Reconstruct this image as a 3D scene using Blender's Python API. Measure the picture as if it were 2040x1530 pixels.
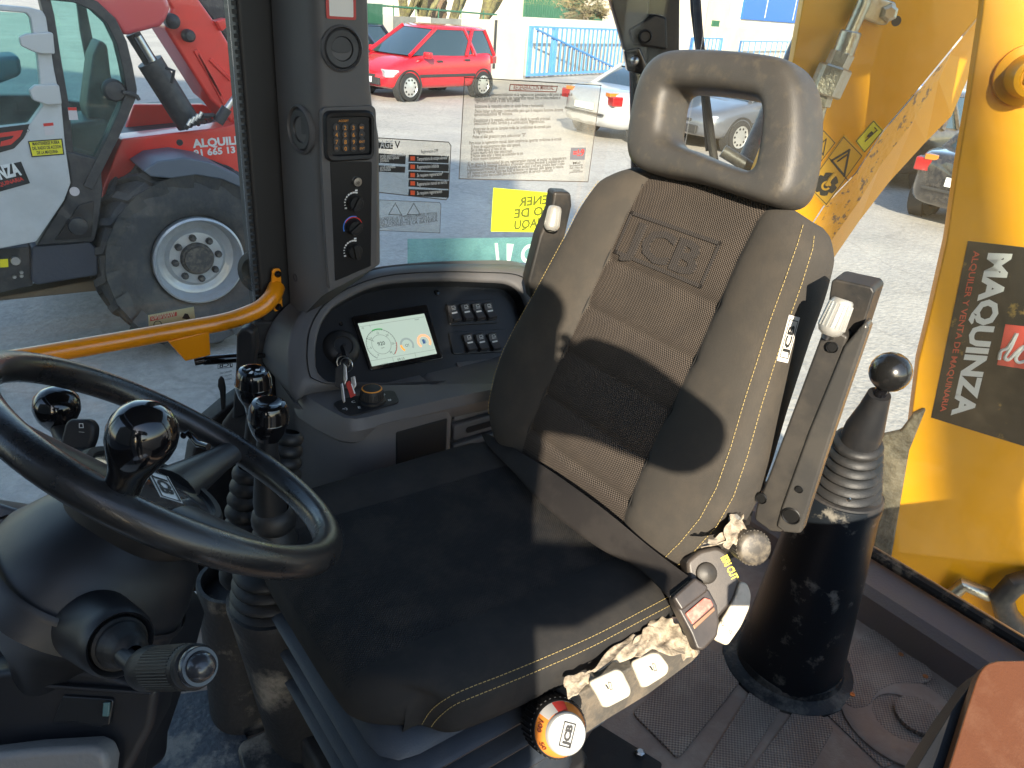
import bpy, bmesh, math, random
from mathutils import Vector, Matrix
V = Vector
R_ = math.radians
random.seed(7)
for o in list(bpy.data.objects): bpy.data.objects.remove(o)
SC = bpy.context.scene
COL = SC.collection

# ------------------------------------------------------------------ camera
# world axes: X towards the rear of the machine, Y across the cab to its right side, Z up; ground at z = 0
FPX, CX, CY = 1530.0, 1020.0, 765.0
EYE = V((0, 0, 2.3))
_p, _r, _a = R_(26.5), R_(4.5), math.atan2(.79, .613)
_h = V((math.cos(_a), math.sin(_a), 0)); _s = V((math.sin(_a), -math.cos(_a), 0)); ZZ = V((0, 0, 1))
FWD = _h*math.cos(_p) - ZZ*math.sin(_p)
_u = _h*math.sin(_p) + ZZ*math.cos(_p)
RGT = _s*math.cos(_r) + _u*math.sin(_r)
UPV = _u*math.cos(_r) - _s*math.sin(_r)
cd = bpy.data.cameras.new('camera'); cam = bpy.data.objects.new('camera', cd); COL.objects.link(cam)
mw = Matrix((RGT, UPV, -FWD)).transposed().to_4x4(); mw.translation = EYE
cam.matrix_world = mw
cd.sensor_width = 36; cd.lens = 27.0; cd.clip_start = .004; cd.clip_end = 3000
SC.camera = cam

# ------------------------------------------------------------------ sky and sun
SUN_DIR = V((-.5595, -.7281, .396)).normalized()
elev = math.asin(SUN_DIR.z); azim = math.atan2(SUN_DIR.x, SUN_DIR.y)
w = bpy.data.worlds.new('World'); SC.world = w; w.use_nodes = True
nt = w.node_tree; nt.nodes.clear()
sky = nt.nodes.new('ShaderNodeTexSky'); sky.sky_type = 'NISHITA'; sky.sun_disc = False
sky.sun_elevation = elev; sky.sun_rotation = azim; sky.air_density = 1.1; sky.dust_density = .6
bg = nt.nodes.new('ShaderNodeBackground'); bg.inputs[1].default_value = .15
wo = nt.nodes.new('ShaderNodeOutputWorld')
nt.links.new(sky.outputs[0], bg.inputs[0]); nt.links.new(bg.outputs[0], wo.inputs[0])
sl = bpy.data.lights.new('sun', 'SUN'); sl.energy = 4.6; sl.angle = R_(.5); sl.color = (1, .89, .72)
so = bpy.data.objects.new('sun', sl); COL.objects.link(so)
so.rotation_euler = (-SUN_DIR).to_track_quat('-Z', 'Y').to_euler()
so.location = (0, 0, 40)
SC.view_settings.view_transform = 'Standard'; SC.view_settings.look = 'None'
SC.view_settings.exposure = 1.5; SC.view_settings.gamma = 1
SC.cycles.max_bounces = 8; SC.cycles.transparent_max_bounces = 16
SC.cycles.caustics_reflective = False; SC.cycles.caustics_refractive = False

# ------------------------------------------------------------------ helpers: points
def ray(u, v): return FWD + RGT*((u-CX)/FPX) - UPV*((v-CY)/FPX)
def px(u, v, b=None, r=None, z=None, d=None):
    """a point read off the photograph, on a known real plane or at a known distance"""
    q = ray(u, v)
    if b is not None: t = b/q.x
    elif r is not None: t = r/q.y
    elif z is not None: t = (z-EYE.z)/q.z
    else: t = d
    return EYE + q*t

class Fr:
    """a plane frame: origin, x axis, y axis, normal"""
    def __init__(s, o, e1, e2):
        s.o = V(o); s.e1 = V(e1).normalized(); n = s.e1.cross(V(e2)).normalized()
        s.n = n; s.e2 = n.cross(s.e1)
    def w(s, x, y, h=0): return s.o + s.e1*x + s.e2*y + s.n*h
    def px(s, u, v, h=0):
        q = ray(u, v); o = s.o + s.n*h
        t = (o-EYE).dot(s.n)/q.dot(s.n); P = EYE + q*t - s.o
        return (P.dot(s.e1), P.dot(s.e2))
    def pl(s, pts, h=0): return [s.px(u, v, h) for u, v in pts]
    def sub(s, x, y, h=0, rot=0):
        c, k = math.cos(rot), math.sin(rot)
        return Fr(s.w(x, y, h), s.e1*c+s.e2*k, s.e2*c-s.e1*k)
    def mat(s):
        m = Matrix((s.e1, s.e2, s.n)).transposed().to_4x4(); m.translation = s.o; return m

# ------------------------------------------------------------------ helpers: materials
MATS = {}
def lin(c):
    if isinstance(c, (int, float)): return (c, c, c, 1)
    return (c[0], c[1], c[2], 1)
def mat(name, col, rough=.5, metal=0, bump=0, bscale=300, var=0, vscale=8, col2=None, cmix=.5, coat=0, spec=.5,
        emit=None, estr=1, sheen=0, weave=None, trans=0, vdet=4, rvar=0, lo=.45, hi=.6):
    """principled surface; bump = fine grain; var = blotchy value change; col2 = patches of a second colour (dust, stains)"""
    if name in MATS: return MATS[name]
    m = bpy.data.materials.new(name); m.use_nodes = True; n = m.node_tree.nodes; l = m.node_tree.links
    p = n['Principled BSDF']; p.inputs['Base Color'].default_value = lin(col)
    p.inputs['Roughness'].default_value = rough; p.inputs['Metallic'].default_value = metal
    p.inputs['Coat Weight'].default_value = coat; p.inputs['Coat Roughness'].default_value = .05
    p.inputs['Specular IOR Level'].default_value = spec
    p.inputs['Sheen Weight'].default_value = sheen
    p.inputs['Transmission Weight'].default_value = trans
    tc = n.new('ShaderNodeTexCoord')
    cur = None
    if var or col2 is not None:
        nz = n.new('ShaderNodeTexNoise'); nz.inputs['Scale'].default_value = vscale; nz.inputs['Detail'].default_value = vdet + 4
        nz.inputs['Roughness'].default_value = .62
        l.new(tc.outputs['Object'], nz.inputs['Vector'])
        if var:
            mr = n.new('ShaderNodeMapRange'); l.new(nz.outputs[0], mr.inputs[0])
            mr.inputs[1].default_value = .3; mr.inputs[2].default_value = .7
            mr.inputs[3].default_value = 1-var; mr.inputs[4].default_value = 1+var
            hs = n.new('ShaderNodeHueSaturation'); hs.inputs['Color'].default_value = lin(col)
            l.new(mr.outputs[0], hs.inputs['Value']); cur = hs.outputs[0]
        if col2 is not None:
            nz2 = n.new('ShaderNodeTexNoise'); nz2.inputs['Scale'].default_value = vscale*1.7; nz2.inputs['Detail'].default_value = 9
            nz2.inputs['Roughness'].default_value = .68
            l.new(tc.outputs['Object'], nz2.inputs['Vector'])
            m2 = n.new('ShaderNodeMapRange'); l.new(nz2.outputs[0], m2.inputs[0])
            m2.inputs[1].default_value = lo; m2.inputs[2].default_value = hi
            m2.inputs[3].default_value = 0; m2.inputs[4].default_value = cmix
            mx = n.new('ShaderNodeMix'); mx.data_type = 'RGBA'
            l.new(m2.outputs[0], mx.inputs[0]); mx.inputs[6].default_value = lin(col); mx.inputs[7].default_value = lin(col2)
            if cur is not None: l.new(cur, mx.inputs[6])
            cur = mx.outputs[2]
            if rvar:
                m3 = n.new('ShaderNodeMapRange'); l.new(nz2.outputs[0], m3.inputs[0])
                m3.inputs[1].default_value = lo; m3.inputs[2].default_value = hi
                m3.inputs[3].default_value = rough; m3.inputs[4].default_value = min(1, rough+rvar); l.new(m3.outputs[0], p.inputs['Roughness'])
        l.new(cur, p.inputs['Base Color'])
    if weave:
        # weave = (axes, cell size, strength): a knitted mesh of small dimples
        ax, cell, st = weave
        sp = n.new('ShaderNodeSeparateXYZ'); l.new(tc.outputs['Object'], sp.inputs[0])
        def sn(sock, k, ph=0):
            a = n.new('ShaderNodeMath'); a.operation = 'MULTIPLY'; l.new(sock, a.inputs[0]); a.inputs[1].default_value = k
            b_ = n.new('ShaderNodeMath'); b_.operation = 'SINE'; l.new(a.outputs[0], b_.inputs[0]); return b_.outputs[0]
        k = 2*math.pi/cell
        s1 = sn(sp.outputs[ax[0]], k); s2 = sn(sp.outputs[ax[1]], k*1.15)
        mu = n.new('ShaderNodeMath'); mu.operation = 'MULTIPLY'; l.new(s1, mu.inputs[0]); l.new(s2, mu.inputs[1])
        mr = n.new('ShaderNodeMapRange'); l.new(mu.outputs[0], mr.inputs[0])
        mr.inputs[1].default_value = -.6; mr.inputs[2].default_value = .6; mr.inputs[3].default_value = 1-.65*min(1, st); mr.inputs[4].default_value = 1+.4*min(1, st)
        hs = n.new('ShaderNodeHueSaturation'); l.new(mr.outputs[0], hs.inputs['Value'])
        if cur is not None: l.new(cur, hs.inputs['Color'])
        else: hs.inputs['Color'].default_value = lin(col)
        l.new(hs.outputs[0], p.inputs['Base Color'])
        bp = n.new('ShaderNodeBump'); bp.inputs['Strength'].default_value = st; bp.inputs['Distance'].default_value = .0015
        l.new(mu.outputs[0], bp.inputs['Height']); l.new(bp.outputs[0], p.inputs['Normal'])
    elif bump:
        nb = n.new('ShaderNodeTexNoise'); nb.inputs['Scale'].default_value = bscale; nb.inputs['Detail'].default_value = 3
        l.new(tc.outputs['Object'], nb.inputs['Vector'])
        bp = n.new('ShaderNodeBump'); bp.inputs['Strength'].default_value = bump; bp.inputs['Distance'].default_value = .6/bscale
        l.new(nb.outputs[0], bp.inputs['Height']); l.new(bp.outputs[0], p.inputs['Normal'])
    if emit is not None:
        p.inputs['Emission Color'].default_value = lin(emit); p.inputs['Emission Strength'].default_value = estr
    MATS[name] = m; return m

def glass(name, tint=(1, 1, 1), dust=.03, refl=.06, dustcol=(.6, .58, .52)):
    if name in MATS: return MATS[name]
    m = bpy.data.materials.new(name); m.use_nodes = True; n = m.node_tree.nodes; l = m.node_tree.links; n.clear()
    out = n.new('ShaderNodeOutputMaterial'); tr = n.new('ShaderNodeBsdfTransparent'); tr.inputs[0].default_value = lin(tint)
    gl = n.new('ShaderNodeBsdfGlossy'); gl.inputs['Roughness'].default_value = .02
    lw = n.new('ShaderNodeLayerWeight'); lw.inputs[0].default_value = .25
    mr = n.new('ShaderNodeMapRange'); l.new(lw.outputs['Fresnel'], mr.inputs[0])
    mr.inputs[3].default_value = refl*.6; mr.inputs[4].default_value = .35
    mx = n.new('ShaderNodeMixShader'); l.new(mr.outputs[0], mx.inputs[0]); l.new(tr.outputs[0], mx.inputs[1]); l.new(gl.outputs[0], mx.inputs[2])
    df = n.new('ShaderNodeBsdfDiffuse'); df.inputs[0].default_value = lin(dustcol)
    tc = n.new('ShaderNodeTexCoord'); nz = n.new('ShaderNodeTexNoise'); nz.inputs['Scale'].default_value = 6; nz.inputs['Detail'].default_value = 10
    nz.inputs['Roughness'].default_value = .75
    l.new(tc.outputs['Object'], nz.inputs[0]); m2 = n.new('ShaderNodeMapRange'); l.new(nz.outputs[0], m2.inputs[0])
    m2.inputs[1].default_value = .35; m2.inputs[2].default_value = .75; m2.inputs[3].default_value = dust*.4; m2.inputs[4].default_value = dust*2
    m4 = n.new('ShaderNodeMixShader'); l.new(m2.outputs[0], m4.inputs[0]); l.new(mx.outputs[0], m4.inputs[1]); l.new(df.outputs[0], m4.inputs[2])
    l.new(m4.outputs[0], out.inputs[0]); MATS[name] = m; return m

# ------------------------------------------------------------------ helpers: objects
def tag(o, label=None, cat=None, group=None, kind=None):
    if label: o['label'] = label
    if cat: o['category'] = cat
    if group: o['group'] = group
    if kind: o['kind'] = kind
    return o
def empty(name, loc, label, cat, group=None, rz=0):
    o = bpy.data.objects.new(name, None); COL.objects.link(o); o.location = loc; o.rotation_euler = (0, 0, rz)
    o.empty_display_size = .1
    return tag(o, label, cat, group)
def setpar(o, parent):
    if parent is not None:
        o.parent = parent
        m = parent_world(parent)
        o.matrix_parent_inverse = m.inverted()
def parent_world(p):
    m = Matrix.LocRotScale(p.location, p.rotation_euler, p.scale)
    if p.parent: m = parent_world(p.parent) @ p.matrix_parent_inverse @ m
    return m
def link(name, me, m, parent=None, smooth=40, bevel=0, seg=2, local=None, sub=0):
    if m is not None: me.materials.append(m)
    o = bpy.data.objects.new(name, me); COL.objects.link(o)
    if local is not None:
        me.transform(local.inverted()); 
        loc, rot, _ = local.decompose(); o.location = loc; o.rotation_euler = rot.to_euler()
    setpar(o, parent)
    if smooth:
        for p in me.polygons: p.use_smooth = True
        me.set_sharp_from_angle(angle=R_(smooth))
    if bevel:
        b = o.modifiers.new('bevel', 'BEVEL'); b.width = bevel; b.segments = seg; b.limit_method = 'ANGLE'; b.angle_limit = R_(40)
        b.harden_normals = False
        for p in me.polygons: p.use_smooth = True
        me.set_sharp_from_angle(angle=R_(180)) if bevel else None
        wn = o.modifiers.new('wn', 'WEIGHTED_NORMAL'); wn.keep_sharp = True
    if sub:
        s = o.modifiers.new('sub', 'SUBSURF'); s.levels = sub; s.render_levels = sub
    return o
class MB:
    """collects shapes, then links them as ONE mesh object"""
    def __init__(s): s.bm = bmesh.new()
    def face(s, pts):
        vs = [s.bm.verts.new(p) for p in pts]
        try: return s.bm.faces.new(vs)
        except ValueError: return None
    def box(s, c, size, rz=0, fr=None):
        x, y, z = [k/2 for k in size]; c = V(c)
        M_ = Matrix.Rotation(rz, 3, 'Z')
        cs = []
        for dx, dy, dz in ((-x, -y, -z), (x, -y, -z), (x, y, -z), (-x, y, -z), (-x, -y, z), (x, -y, z), (x, y, z), (-x, y, z)):
            q = M_ @ V((dx, dy, dz)) + c
            if fr: q = fr.w(q.x, q.y, q.z)
            cs.append(s.bm.verts.new(q))
        for f in ((3, 2, 1, 0), (4, 5, 6, 7), (0, 1, 5, 4), (1, 2, 6, 5), (2, 3, 7, 6), (3, 0, 4, 7)):
            s.bm.faces.new([cs[i] for i in f])
        return s
    def prism(s, fr, pts, h0, h1, pts1=None):
        """extrude a 2d outline of frame fr from height h0 to h1"""
        pts1 = pts1 or pts
        a = [s.bm.verts.new(fr.w(x, y, h0)) for x, y in pts]; b = [s.bm.verts.new(fr.w(x, y, h1)) for x, y in pts1]
        n = len(pts); area = sum(pts[i][0]*pts[(i+1) % n][1]-pts[(i+1) % n][0]*pts[i][1] for i in range(n))
        flip = (area < 0) ^ (h1 < h0)
        def mk(v):
            if flip: v = v[::-1]
            s.bm.faces.new(v)
        mk(a[::-1]); mk(b)
        for i in range(n): mk([a[i], a[(i+1) % n], b[(i+1) % n], b[i]])
        return s
    def sheet(s, fr, pts, h=0):
        n = len(pts); area = sum(pts[i][0]*pts[(i+1) % n][1]-pts[(i+1) % n][0]*pts[i][1] for i in range(n))
        v = [fr.w(x, y, h) for x, y in pts]
        s.face(v if area > 0 else v[::-1]); return s
    def loft(s, loops, closed=True, cap0=False, cap1=False, flip=False):
        rows = [[s.bm.verts.new(p) for p in L] for L in loops]; n = len(rows[0])
        for i in range(len(rows)-1):
            for j in range(n if closed else n-1):
                k = (j+1) % n; q = [rows[i][j], rows[i][k], rows[i+1][k], rows[i+1][j]]
                if flip: q = q[::-1]
                try: s.bm.faces.new(q)
                except ValueError: pass
        if cap0: s.bm.faces.new(rows[0] if flip else rows[0][::-1])
        if cap1: s.bm.faces.new(rows[-1][::-1] if flip else rows[-1])
        return s
    def tube(s, path, rad, n=12, caps=True, closed=False, flat=1.0, upv=None):
        path = [V(p) for p in path]
        m = len(path); rads = rad if isinstance(rad, (list, tuple)) else [rad]*m
        T = []
        for i in range(m):
            if closed: t = path[(i+1) % m]-path[i-1]
            else: t = path[min(i+1, m-1)]-path[max(i-1, 0)]
            T.append(t.normalized())
        nrm = V(upv) if upv else (V((0, 0, 1)) if abs(T[0].z) < .9 else V((1, 0, 0)))
        loops = []
        for i in range(m):
            nrm = (nrm - T[i]*nrm.dot(T[i])).normalized(); bn = T[i].cross(nrm)
            loops.append([path[i] + (nrm*math.cos(a)*flat + bn*math.sin(a))*rads[i] for a in [2*math.pi*k/n for k in range(n)]])
        if closed: loops.append(loops[0])
        s.loft(loops, True, caps and not closed, caps and not closed)
        if closed: bmesh.ops.remove_doubles(s.bm, verts=s.bm.verts, dist=1e-6)
        return s
    def lathe(s, o, ax, prof, n=24, sx=1.0, ref=None, caps=True):
        """revolve (radius, height) pairs about axis ax through o"""
        o = V(o); ax = V(ax).normalized(); r0 = V(ref) if ref else (V((0, 0, 1)) if abs(ax.z) < .9 else V((1, 0, 0)))
        e1 = (r0 - ax*r0.dot(ax)).normalized(); e2 = ax.cross(e1)
        loops = [[o + ax*h + (e1*math.cos(a)*sx + e2*math.sin(a))*max(r, 1e-5) for a in [2*math.pi*k/n for k in range(n)]] for r, h in prof]
        s.loft(loops, True, caps, caps); return s
    def build(s, name, m, parent=None, **k):
        bmesh.ops.recalc_face_normals(s.bm, faces=s.bm.faces) if k.pop('recalc', True) else None
        me = bpy.data.meshes.new(name); s.bm.to_mesh(me); s.bm.free()
        return link(name, me, m, parent, **k)

def rounded(pts, r, n=4):
    """round the corners of a 2d outline; r may be one radius or a list"""
    out = []; N = len(pts)
    for i in range(N):
        p, a, b = V((*pts[i], 0)), V((*pts[i-1], 0)), V((*pts[(i+1) % N], 0))
        rr = r[i] if isinstance(r, (list, tuple)) else r
        rr = min(rr, (a-p).length*.48, (b-p).length*.48)
        s_, e = p + (a-p).normalized()*rr, p + (b-p).normalized()*rr
        for k in range(n+1):
            t = k/n; q = s_*(1-t)**2 + p*2*t*(1-t) + e*t*t; out.append((q.x, q.y))
    return out
def rect(x0, y0, x1, y1): return [(x0, y0), (x1, y0), (x1, y1), (x0, y1)]
def circ(x, y, r, n=20, ry=None): return [(x+r*math.cos(2*math.pi*k/n), y+(ry or r)*math.sin(2*math.pi*k/n)) for k in range(n)]
def resample(pts, n, closed=True):
    P = [V((*p, 0)) if len(p) == 2 else V(p) for p in pts]
    if closed: P = P + [P[0]]
    L = [0]
    for i in range(1, len(P)): L.append(L[-1]+(P[i]-P[i-1]).length)
    out = []; m = n if closed else n-1; j = 0
    for k in range(n):
        s_ = L[-1]*k/m
        while j < len(L)-2 and L[j+1] < s_: j += 1
        t = (s_-L[j])/max(L[j+1]-L[j], 1e-9); out.append(P[j].lerp(P[j+1], min(t, 1)))
    return out
def smoothpath(pts, n=40, closed=False):
    """Catmull-Rom through points"""
    P = [V(p) for p in pts]; m = len(P); out = []
    segs = m if closed else m-1; per = max(2, n//segs)
    for i in range(segs):
        g = lambda k: P[k % m] if closed else P[min(max(k, 0), m-1)]
        a, b, c, d = g(i-1), g(i), g(i+1), g(i+2)
        for k in range(per):
            t = k/per
            out.append(.5*((2*b)+(c-a)*t+(2*a-5*b+4*c-d)*t*t+(3*b-a-3*c+d)*t**3))
    if not closed: out.append(P[-1])
    return out
def text_mb(mb, fr, s, size, x=0, y=0, h=.0005, bold=0, align='LEFT', sx=1, mirror=False, thick=0, shear=0):
    """letters as flat mesh laid on frame fr"""
    cu = bpy.data.curves.new('t', 'FONT'); cu.body = s; cu.size = size; cu.align_x = align; cu.offset = bold*size; cu.shear = shear
    cu.resolution_u = 2; cu.extrude = thick/2
    ob = bpy.data.objects.new('t', cu); COL.objects.link(ob)
    dg = bpy.context.evaluated_depsgraph_get(); me = bpy.data.meshes.new_from_object(ob.evaluated_get(dg))
    bpy.data.objects.remove(ob); bpy.data.curves.remove(cu)
    vs = []
    for v in me.vertices:
        X = v.co.x*sx*(-1 if mirror else 1) + x
        vs.append(mb.bm.verts.new(fr.w(X, v.co.y + y, h + v.co.z)))
    for p in me.polygons:
        try: mb.bm.faces.new([vs[i] for i in p.vertices])
        except ValueError: pass
    bpy.data.meshes.remove(me); return mb
def text(name, fr, s, size, m, parent, **k):
    mb = MB(); text_mb(mb, fr, s, size, **k); return mb.build(name, m, parent, smooth=0, recalc=False)

def interp(T, y):
    if y <= T[0][0]: return T[0][1]
    for (a, va), (b, vb) in zip(T, T[1:]):
        if y <= b:
            t = (y-a)/(b-a); return va+(vb-va)*t
    return T[-1][1]
def arc(mb, cx, cy, r0, r1, a0, a1, h=0, n=28, fr=None):
    for k in range(n):
        A, B_ = R_(a0+(a1-a0)*k/n), R_(a0+(a1-a0)*(k+1)/n)
        mb.face([fr.w(cx+r*math.cos(t), cy+r*math.sin(t), h) for r, t in ((r0, A), (r0, B_), (r1, B_), (r1, A))])
def outline(mb, fr, pts, wd, h=0):
    n = len(pts)
    for i in range(n):
        a, b = V((*pts[i], 0)), V((*pts[(i+1) % n], 0)); d = (b-a).normalized(); k = V((-d.y, d.x, 0))*wd/2
        mb.face([fr.w(p.x, p.y, h) for p in (a-k-d*wd/2, b-k+d*wd/2, b+k+d*wd/2, a+k-d*wd/2)])
# ------------------------------------------------------------------ setting: ground
def O(x, y, z): return _s*x + _h*y + ZZ*z          # x = to the right of the view, y = ahead of the eye
GR_M = mat('concrete', (.40, .365, .32), .85, bump=.5, bscale=25, var=.18, vscale=.6, col2=(.32, .30, .28), cmix=.45)
def crack_ground():
    m = GR_M; n = m.node_tree.nodes; l = m.node_tree.links; p = n['Principled BSDF']
    tc = n.new('ShaderNodeTexCoord'); nz = n.new('ShaderNodeTexNoise'); nz.inputs['Scale'].default_value = .9; nz.inputs['Detail'].default_value = 6
    l.new(tc.outputs['Object'], nz.inputs['Vector'])
    va = n.new('ShaderNodeMix'); va.data_type = 'VECTOR'; va.inputs[0].default_value = .5
    l.new(tc.outputs['Object'], va.inputs[4]); l.new(nz.outputs['Color'], va.inputs[5])
    vo = n.new('ShaderNodeTexVoronoi'); vo.feature = 'DISTANCE_TO_EDGE'; vo.inputs['Scale'].default_value = 1.1
    l.new(va.outputs[1], vo.inputs['Vector'])
    mr = n.new('ShaderNodeMapRange'); mr.inputs[1].default_value = .004; mr.inputs[2].default_value = .014; mr.inputs[3].default_value = .87; mr.inputs[4].default_value = 1
    l.new(vo.outputs['Distance'], mr.inputs[0])
    fine = n.new('ShaderNodeTexNoise'); fine.inputs['Scale'].default_value = 14; fine.inputs['Detail'].default_value = 12; fine.inputs['Roughness'].default_value = .75
    l.new(tc.outputs['Object'], fine.inputs['Vector'])
    mf = n.new('ShaderNodeMapRange'); mf.inputs[1].default_value = .35; mf.inputs[2].default_value = .65; mf.inputs[3].default_value = .8; mf.inputs[4].default_value = 1.15
    l.new(fine.outputs[0], mf.inputs[0])
    mu = n.new('ShaderNodeMath'); mu.operation = 'MULTIPLY'; l.new(mr.outputs[0], mu.inputs[0]); l.new(mf.outputs[0], mu.inputs[1])
    old = p.inputs['Base Color'].links[0].from_socket
    hs = n.new('ShaderNodeHueSaturation'); l.new(old, hs.inputs['Color']); l.new(mu.outputs[0], hs.inputs['Value']); l.new(hs.outputs[0], p.inputs['Base Color'])
crack_ground()
m = MB(); m.face([V((-600, -600, 0)), V((900, -600, 0)), V((900, 900, 0)), V((-600, 900, 0))])
tag(m.build('ground', GR_M, None, smooth=0), kind='structure')

BOUNCE_M = mat('bounce_sheet_dark', (.045, .045, .047), .9, bump=.5, bscale=60, var=.15, vscale=1)
m = MB(); m.face([O(-60, -60, .004), O(60, -60, .004), O(60, -.35, .004), O(-60, -.35, .004)]); tag(m.build('bounce_sheet', BOUNCE_M, None, smooth=0), kind='structure')  # unseen dark sheet added to cut light bouncing up into the cab
# ------------------------------------------------------------------ boundary wall, gate and what stands behind it
_b = ray(985, 160); _t = ray(985, 38); WT = 2.3*(1-_t.z/_b.z)
wA = px(985, 160, z=0); wB = px(1450, 60, z=WT); wB.z = 0
wd_ = (wB-wA).normalized(); FWl = Fr(wA, wd_, ZZ)
if FWl.n.dot(FWD) > 0: FWl = Fr(wA, -wd_, ZZ)
WHITEW = mat('white_render', (.52, .48, .41), .85, bump=.3, bscale=20, var=.08, vscale=.8, col2=(.5, .42, .3), cmix=.3)
BLOCK = mat('grey_block', (.20, .20, .18), .9, bump=.4, bscale=20, var=.15, vscale=3)
GREENM = mat('green_metal', (.03, .12, .07), .5, var=.1)
def wrect(x0, x1, z0, z1): return [(x0, z0), (x1, z0), (x1, z1), (x0, z1)]
def wx(u, v=100, h=0): return FWl.px(u, v, h)[0]
g0, g1 = wx(1046), wx(1262)
sgn = 1 if g1 > g0 else -1
def wl(name, x0, x1, z0, z1, h0, h1, m_, par, bev=0): 
    return MB().prism(FWl, wrect(min(x0, x1), max(x0, x1), z0, z1), h0, h1).build(name, m_, par, smooth=0, bevel=bev)
wall1 = empty('boundary_wall', FWl.w(wx(900), 0, 0), 'white rendered boundary wall with grey block panels behind the red car', 'wall')
xs = [wx(u) for u in (560, 783, 830, 857, 919, 1046)]
for a, b in ((0, 1), (2, 3), (4, 5)): wl('white_section', xs[a], xs[b], 0, WT, -.15, 0, WHITEW, wall1)
for a, b in ((1, 2), (3, 4)):
    wl('block_panel', xs[a], xs[b], 0, WT-.02, -.12, -.03, BLOCK, wall1)
m = MB()
for a, b in ((1, 2), (3, 4)):
    x0, x1 = min(xs[a], xs[b]), max(xs[a], xs[b])
    for k in range(1, 8): m.sheet(FWl, rect(x0, k*.2, x1, k*.2+.012), -.027)
    for k in range(8):
        for j in range(5):
            x = x0+(x1-x0)*(j+(.5 if k % 2 else 0))/5
            if x < x1: m.sheet(FWl, rect(x, k*.2, x+.012, k*.2+.2), -.027)
m.build('mortar_lines', mat('mortar', (.11, .11, .10), .9), wall1, smooth=0, recalc=False)
m = MB(); m.box(((xs[5]+wx(984))/2, WT/2, .012), (abs(xs[5]-wx(984))*.0+.06, WT, .02), fr=FWl)
m = MB(); x = wx(985, 90); m.prism(FWl, wrect(x-.05, x+.05, .35, WT), .001, .03); m.build('joint_strip', mat('strip_dark', (.03, .03, .03), .7), wall1, smooth=0)
fen = empty('mesh_fence', FWl.w(wx(860), 0, WT), 'low green metal railing on top of the white wall left of the gate', 'fence')
m = MB(); m.tube([FWl.w(wx(560), WT+.26, -.08), FWl.w(wx(990), WT+.14, -.08)], .025, 6)
for u in range(700, 990, 44): x = wx(u); m.tube([FWl.w(x, WT-.1, -.08), FWl.w(x, WT+.24, -.08)], .02, 6)
m.build('rails', GREENM, fen)
m = MB()
for k in range(26): x = wx(700)+(wx(760)-wx(700))*k/26; m.prism(FWl, wrect(x, x+.06, .2, WT+.25), .01, .03)
m.build('pickets', GREENM, fen, smooth=0)
wall2 = empty('gate_wall', FWl.w(wx(1300), 0, 0), 'low white wall under and right of the blue gate', 'wall')
wl('wall_core', wx(1262), wx(1380), 0, WT, -.15, 0, WHITEW, wall2)
wl('wall_back', g0, wx(1900), 0, WT+.1, -.9, -.7, WHITEW, wall2)
BLUEP = mat('blue_paint', (.07, .24, .55), .45, var=.08, vscale=2, col2=(.25, .4, .6), cmix=.2)
def barred(name, u0, u1, zt, zb, n, label, diag=True, h=.04):
    g = empty(name, FWl.w(wx((u0+u1)/2), 0, 0), label, 'gate' if diag else 'fence')
    x0, x1 = wx(u0), wx(u1); m = MB()
    for a in (x0, x1, x0+(x1-x0)*.2 if diag else x0): m.prism(FWl, wrect(a-.045, a+.045, zb, zt), h, h+.07)
    m.prism(FWl, wrect(min(x0, x1), max(x0, x1), zt-.06, zt), h+.002, h+.06); m.prism(FWl, wrect(min(x0, x1), max(x0, x1), zb, zb+.08), h+.002, h+.06)
    pass
    for k in range(n):
        x = x0+(x1-x0)*(k+.5)/n; m.prism(FWl, wrect(x-.036, x+.036, zb+.02, zt-.02), h+.01, h+.04)
    m.build('barred_frame', BLUEP, g, smooth=0)
    if diag:
        a, b = FWl.w(x0+(x1-x0)*.03, zt-.08, h+.085), FWl.w(x0+(x1-x0)*.85, zb+.05, h+.085); m = MB(); m.tube([a, b], .035, 4); m.build('diagonal_brace', BLUEP, g, smooth=0)
    return g
barred('sliding_gate', 1050, 1262, WT-.12, .08, 25, 'pale blue barred sliding gate with diagonal brace right of the red car')
barred('blue_fence', 1372, 1432, WT-.35, .1, 8, 'short piece of blue barred fence seen between post and headrest', False)
barred('blue_fence', 1470, 1620, WT-.45, .05, 15, 'blue barred fence right of the headrest under the white cladding', False)
m = MB(); m.box((0, 0, .35), (.8, .5, .7)); 
# buildings
FB1 = Fr(FWl.w(wx(1060), 0, -9), FWl.e1, ZZ)
def bx(u): return FB1.px(u, 20)[0]
b1_ = empty('cream_building', FB1.w(bx(1250), 0, -3), 'cream building with green metal doors behind the white wall', 'building')
CREAM = mat('cream_render', (.60, .52, .40), .85, var=.06, vscale=.5, bump=.2, bscale=10)
MB().prism(FB1, wrect(min(bx(1008), bx(1455)), max(bx(1008), bx(1455)), 0, 7), -8, 0).build('wall', CREAM, b1_, smooth=0)
def green_door(u0, u1, z0=0, z1=4):
    x0, x1 = sorted((bx(u0), bx(u1))); m = MB(); m.prism(FB1, wrect(x0, x1, z0, z1), .0, .08)
    n = max(4, int((x1-x0)/.22))
    for k in range(n): x = x0+(x1-x0)*k/n; m.prism(FB1, wrect(x+.02, x+(x1-x0)/n*.55, z0, z1), .08, .12)
    m.build('metal_door', GREENM, b1_, smooth=0)
green_door(1042, 1160); green_door(1176, 1200, 0, 2.1); green_door(1384, 1396, 0, 1.9); green_door(1422, 1436, 0, 2.0)
b2_ = empty('blue_building', FB1.w(bx(1560), 0, -1), 'blue and white clad industrial building at the top right of the yard', 'building')
CORR = mat('white_cladding', (.60, .58, .54), .6)
x0, x1 = sorted((bx(1462), bx(2100)))
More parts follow.
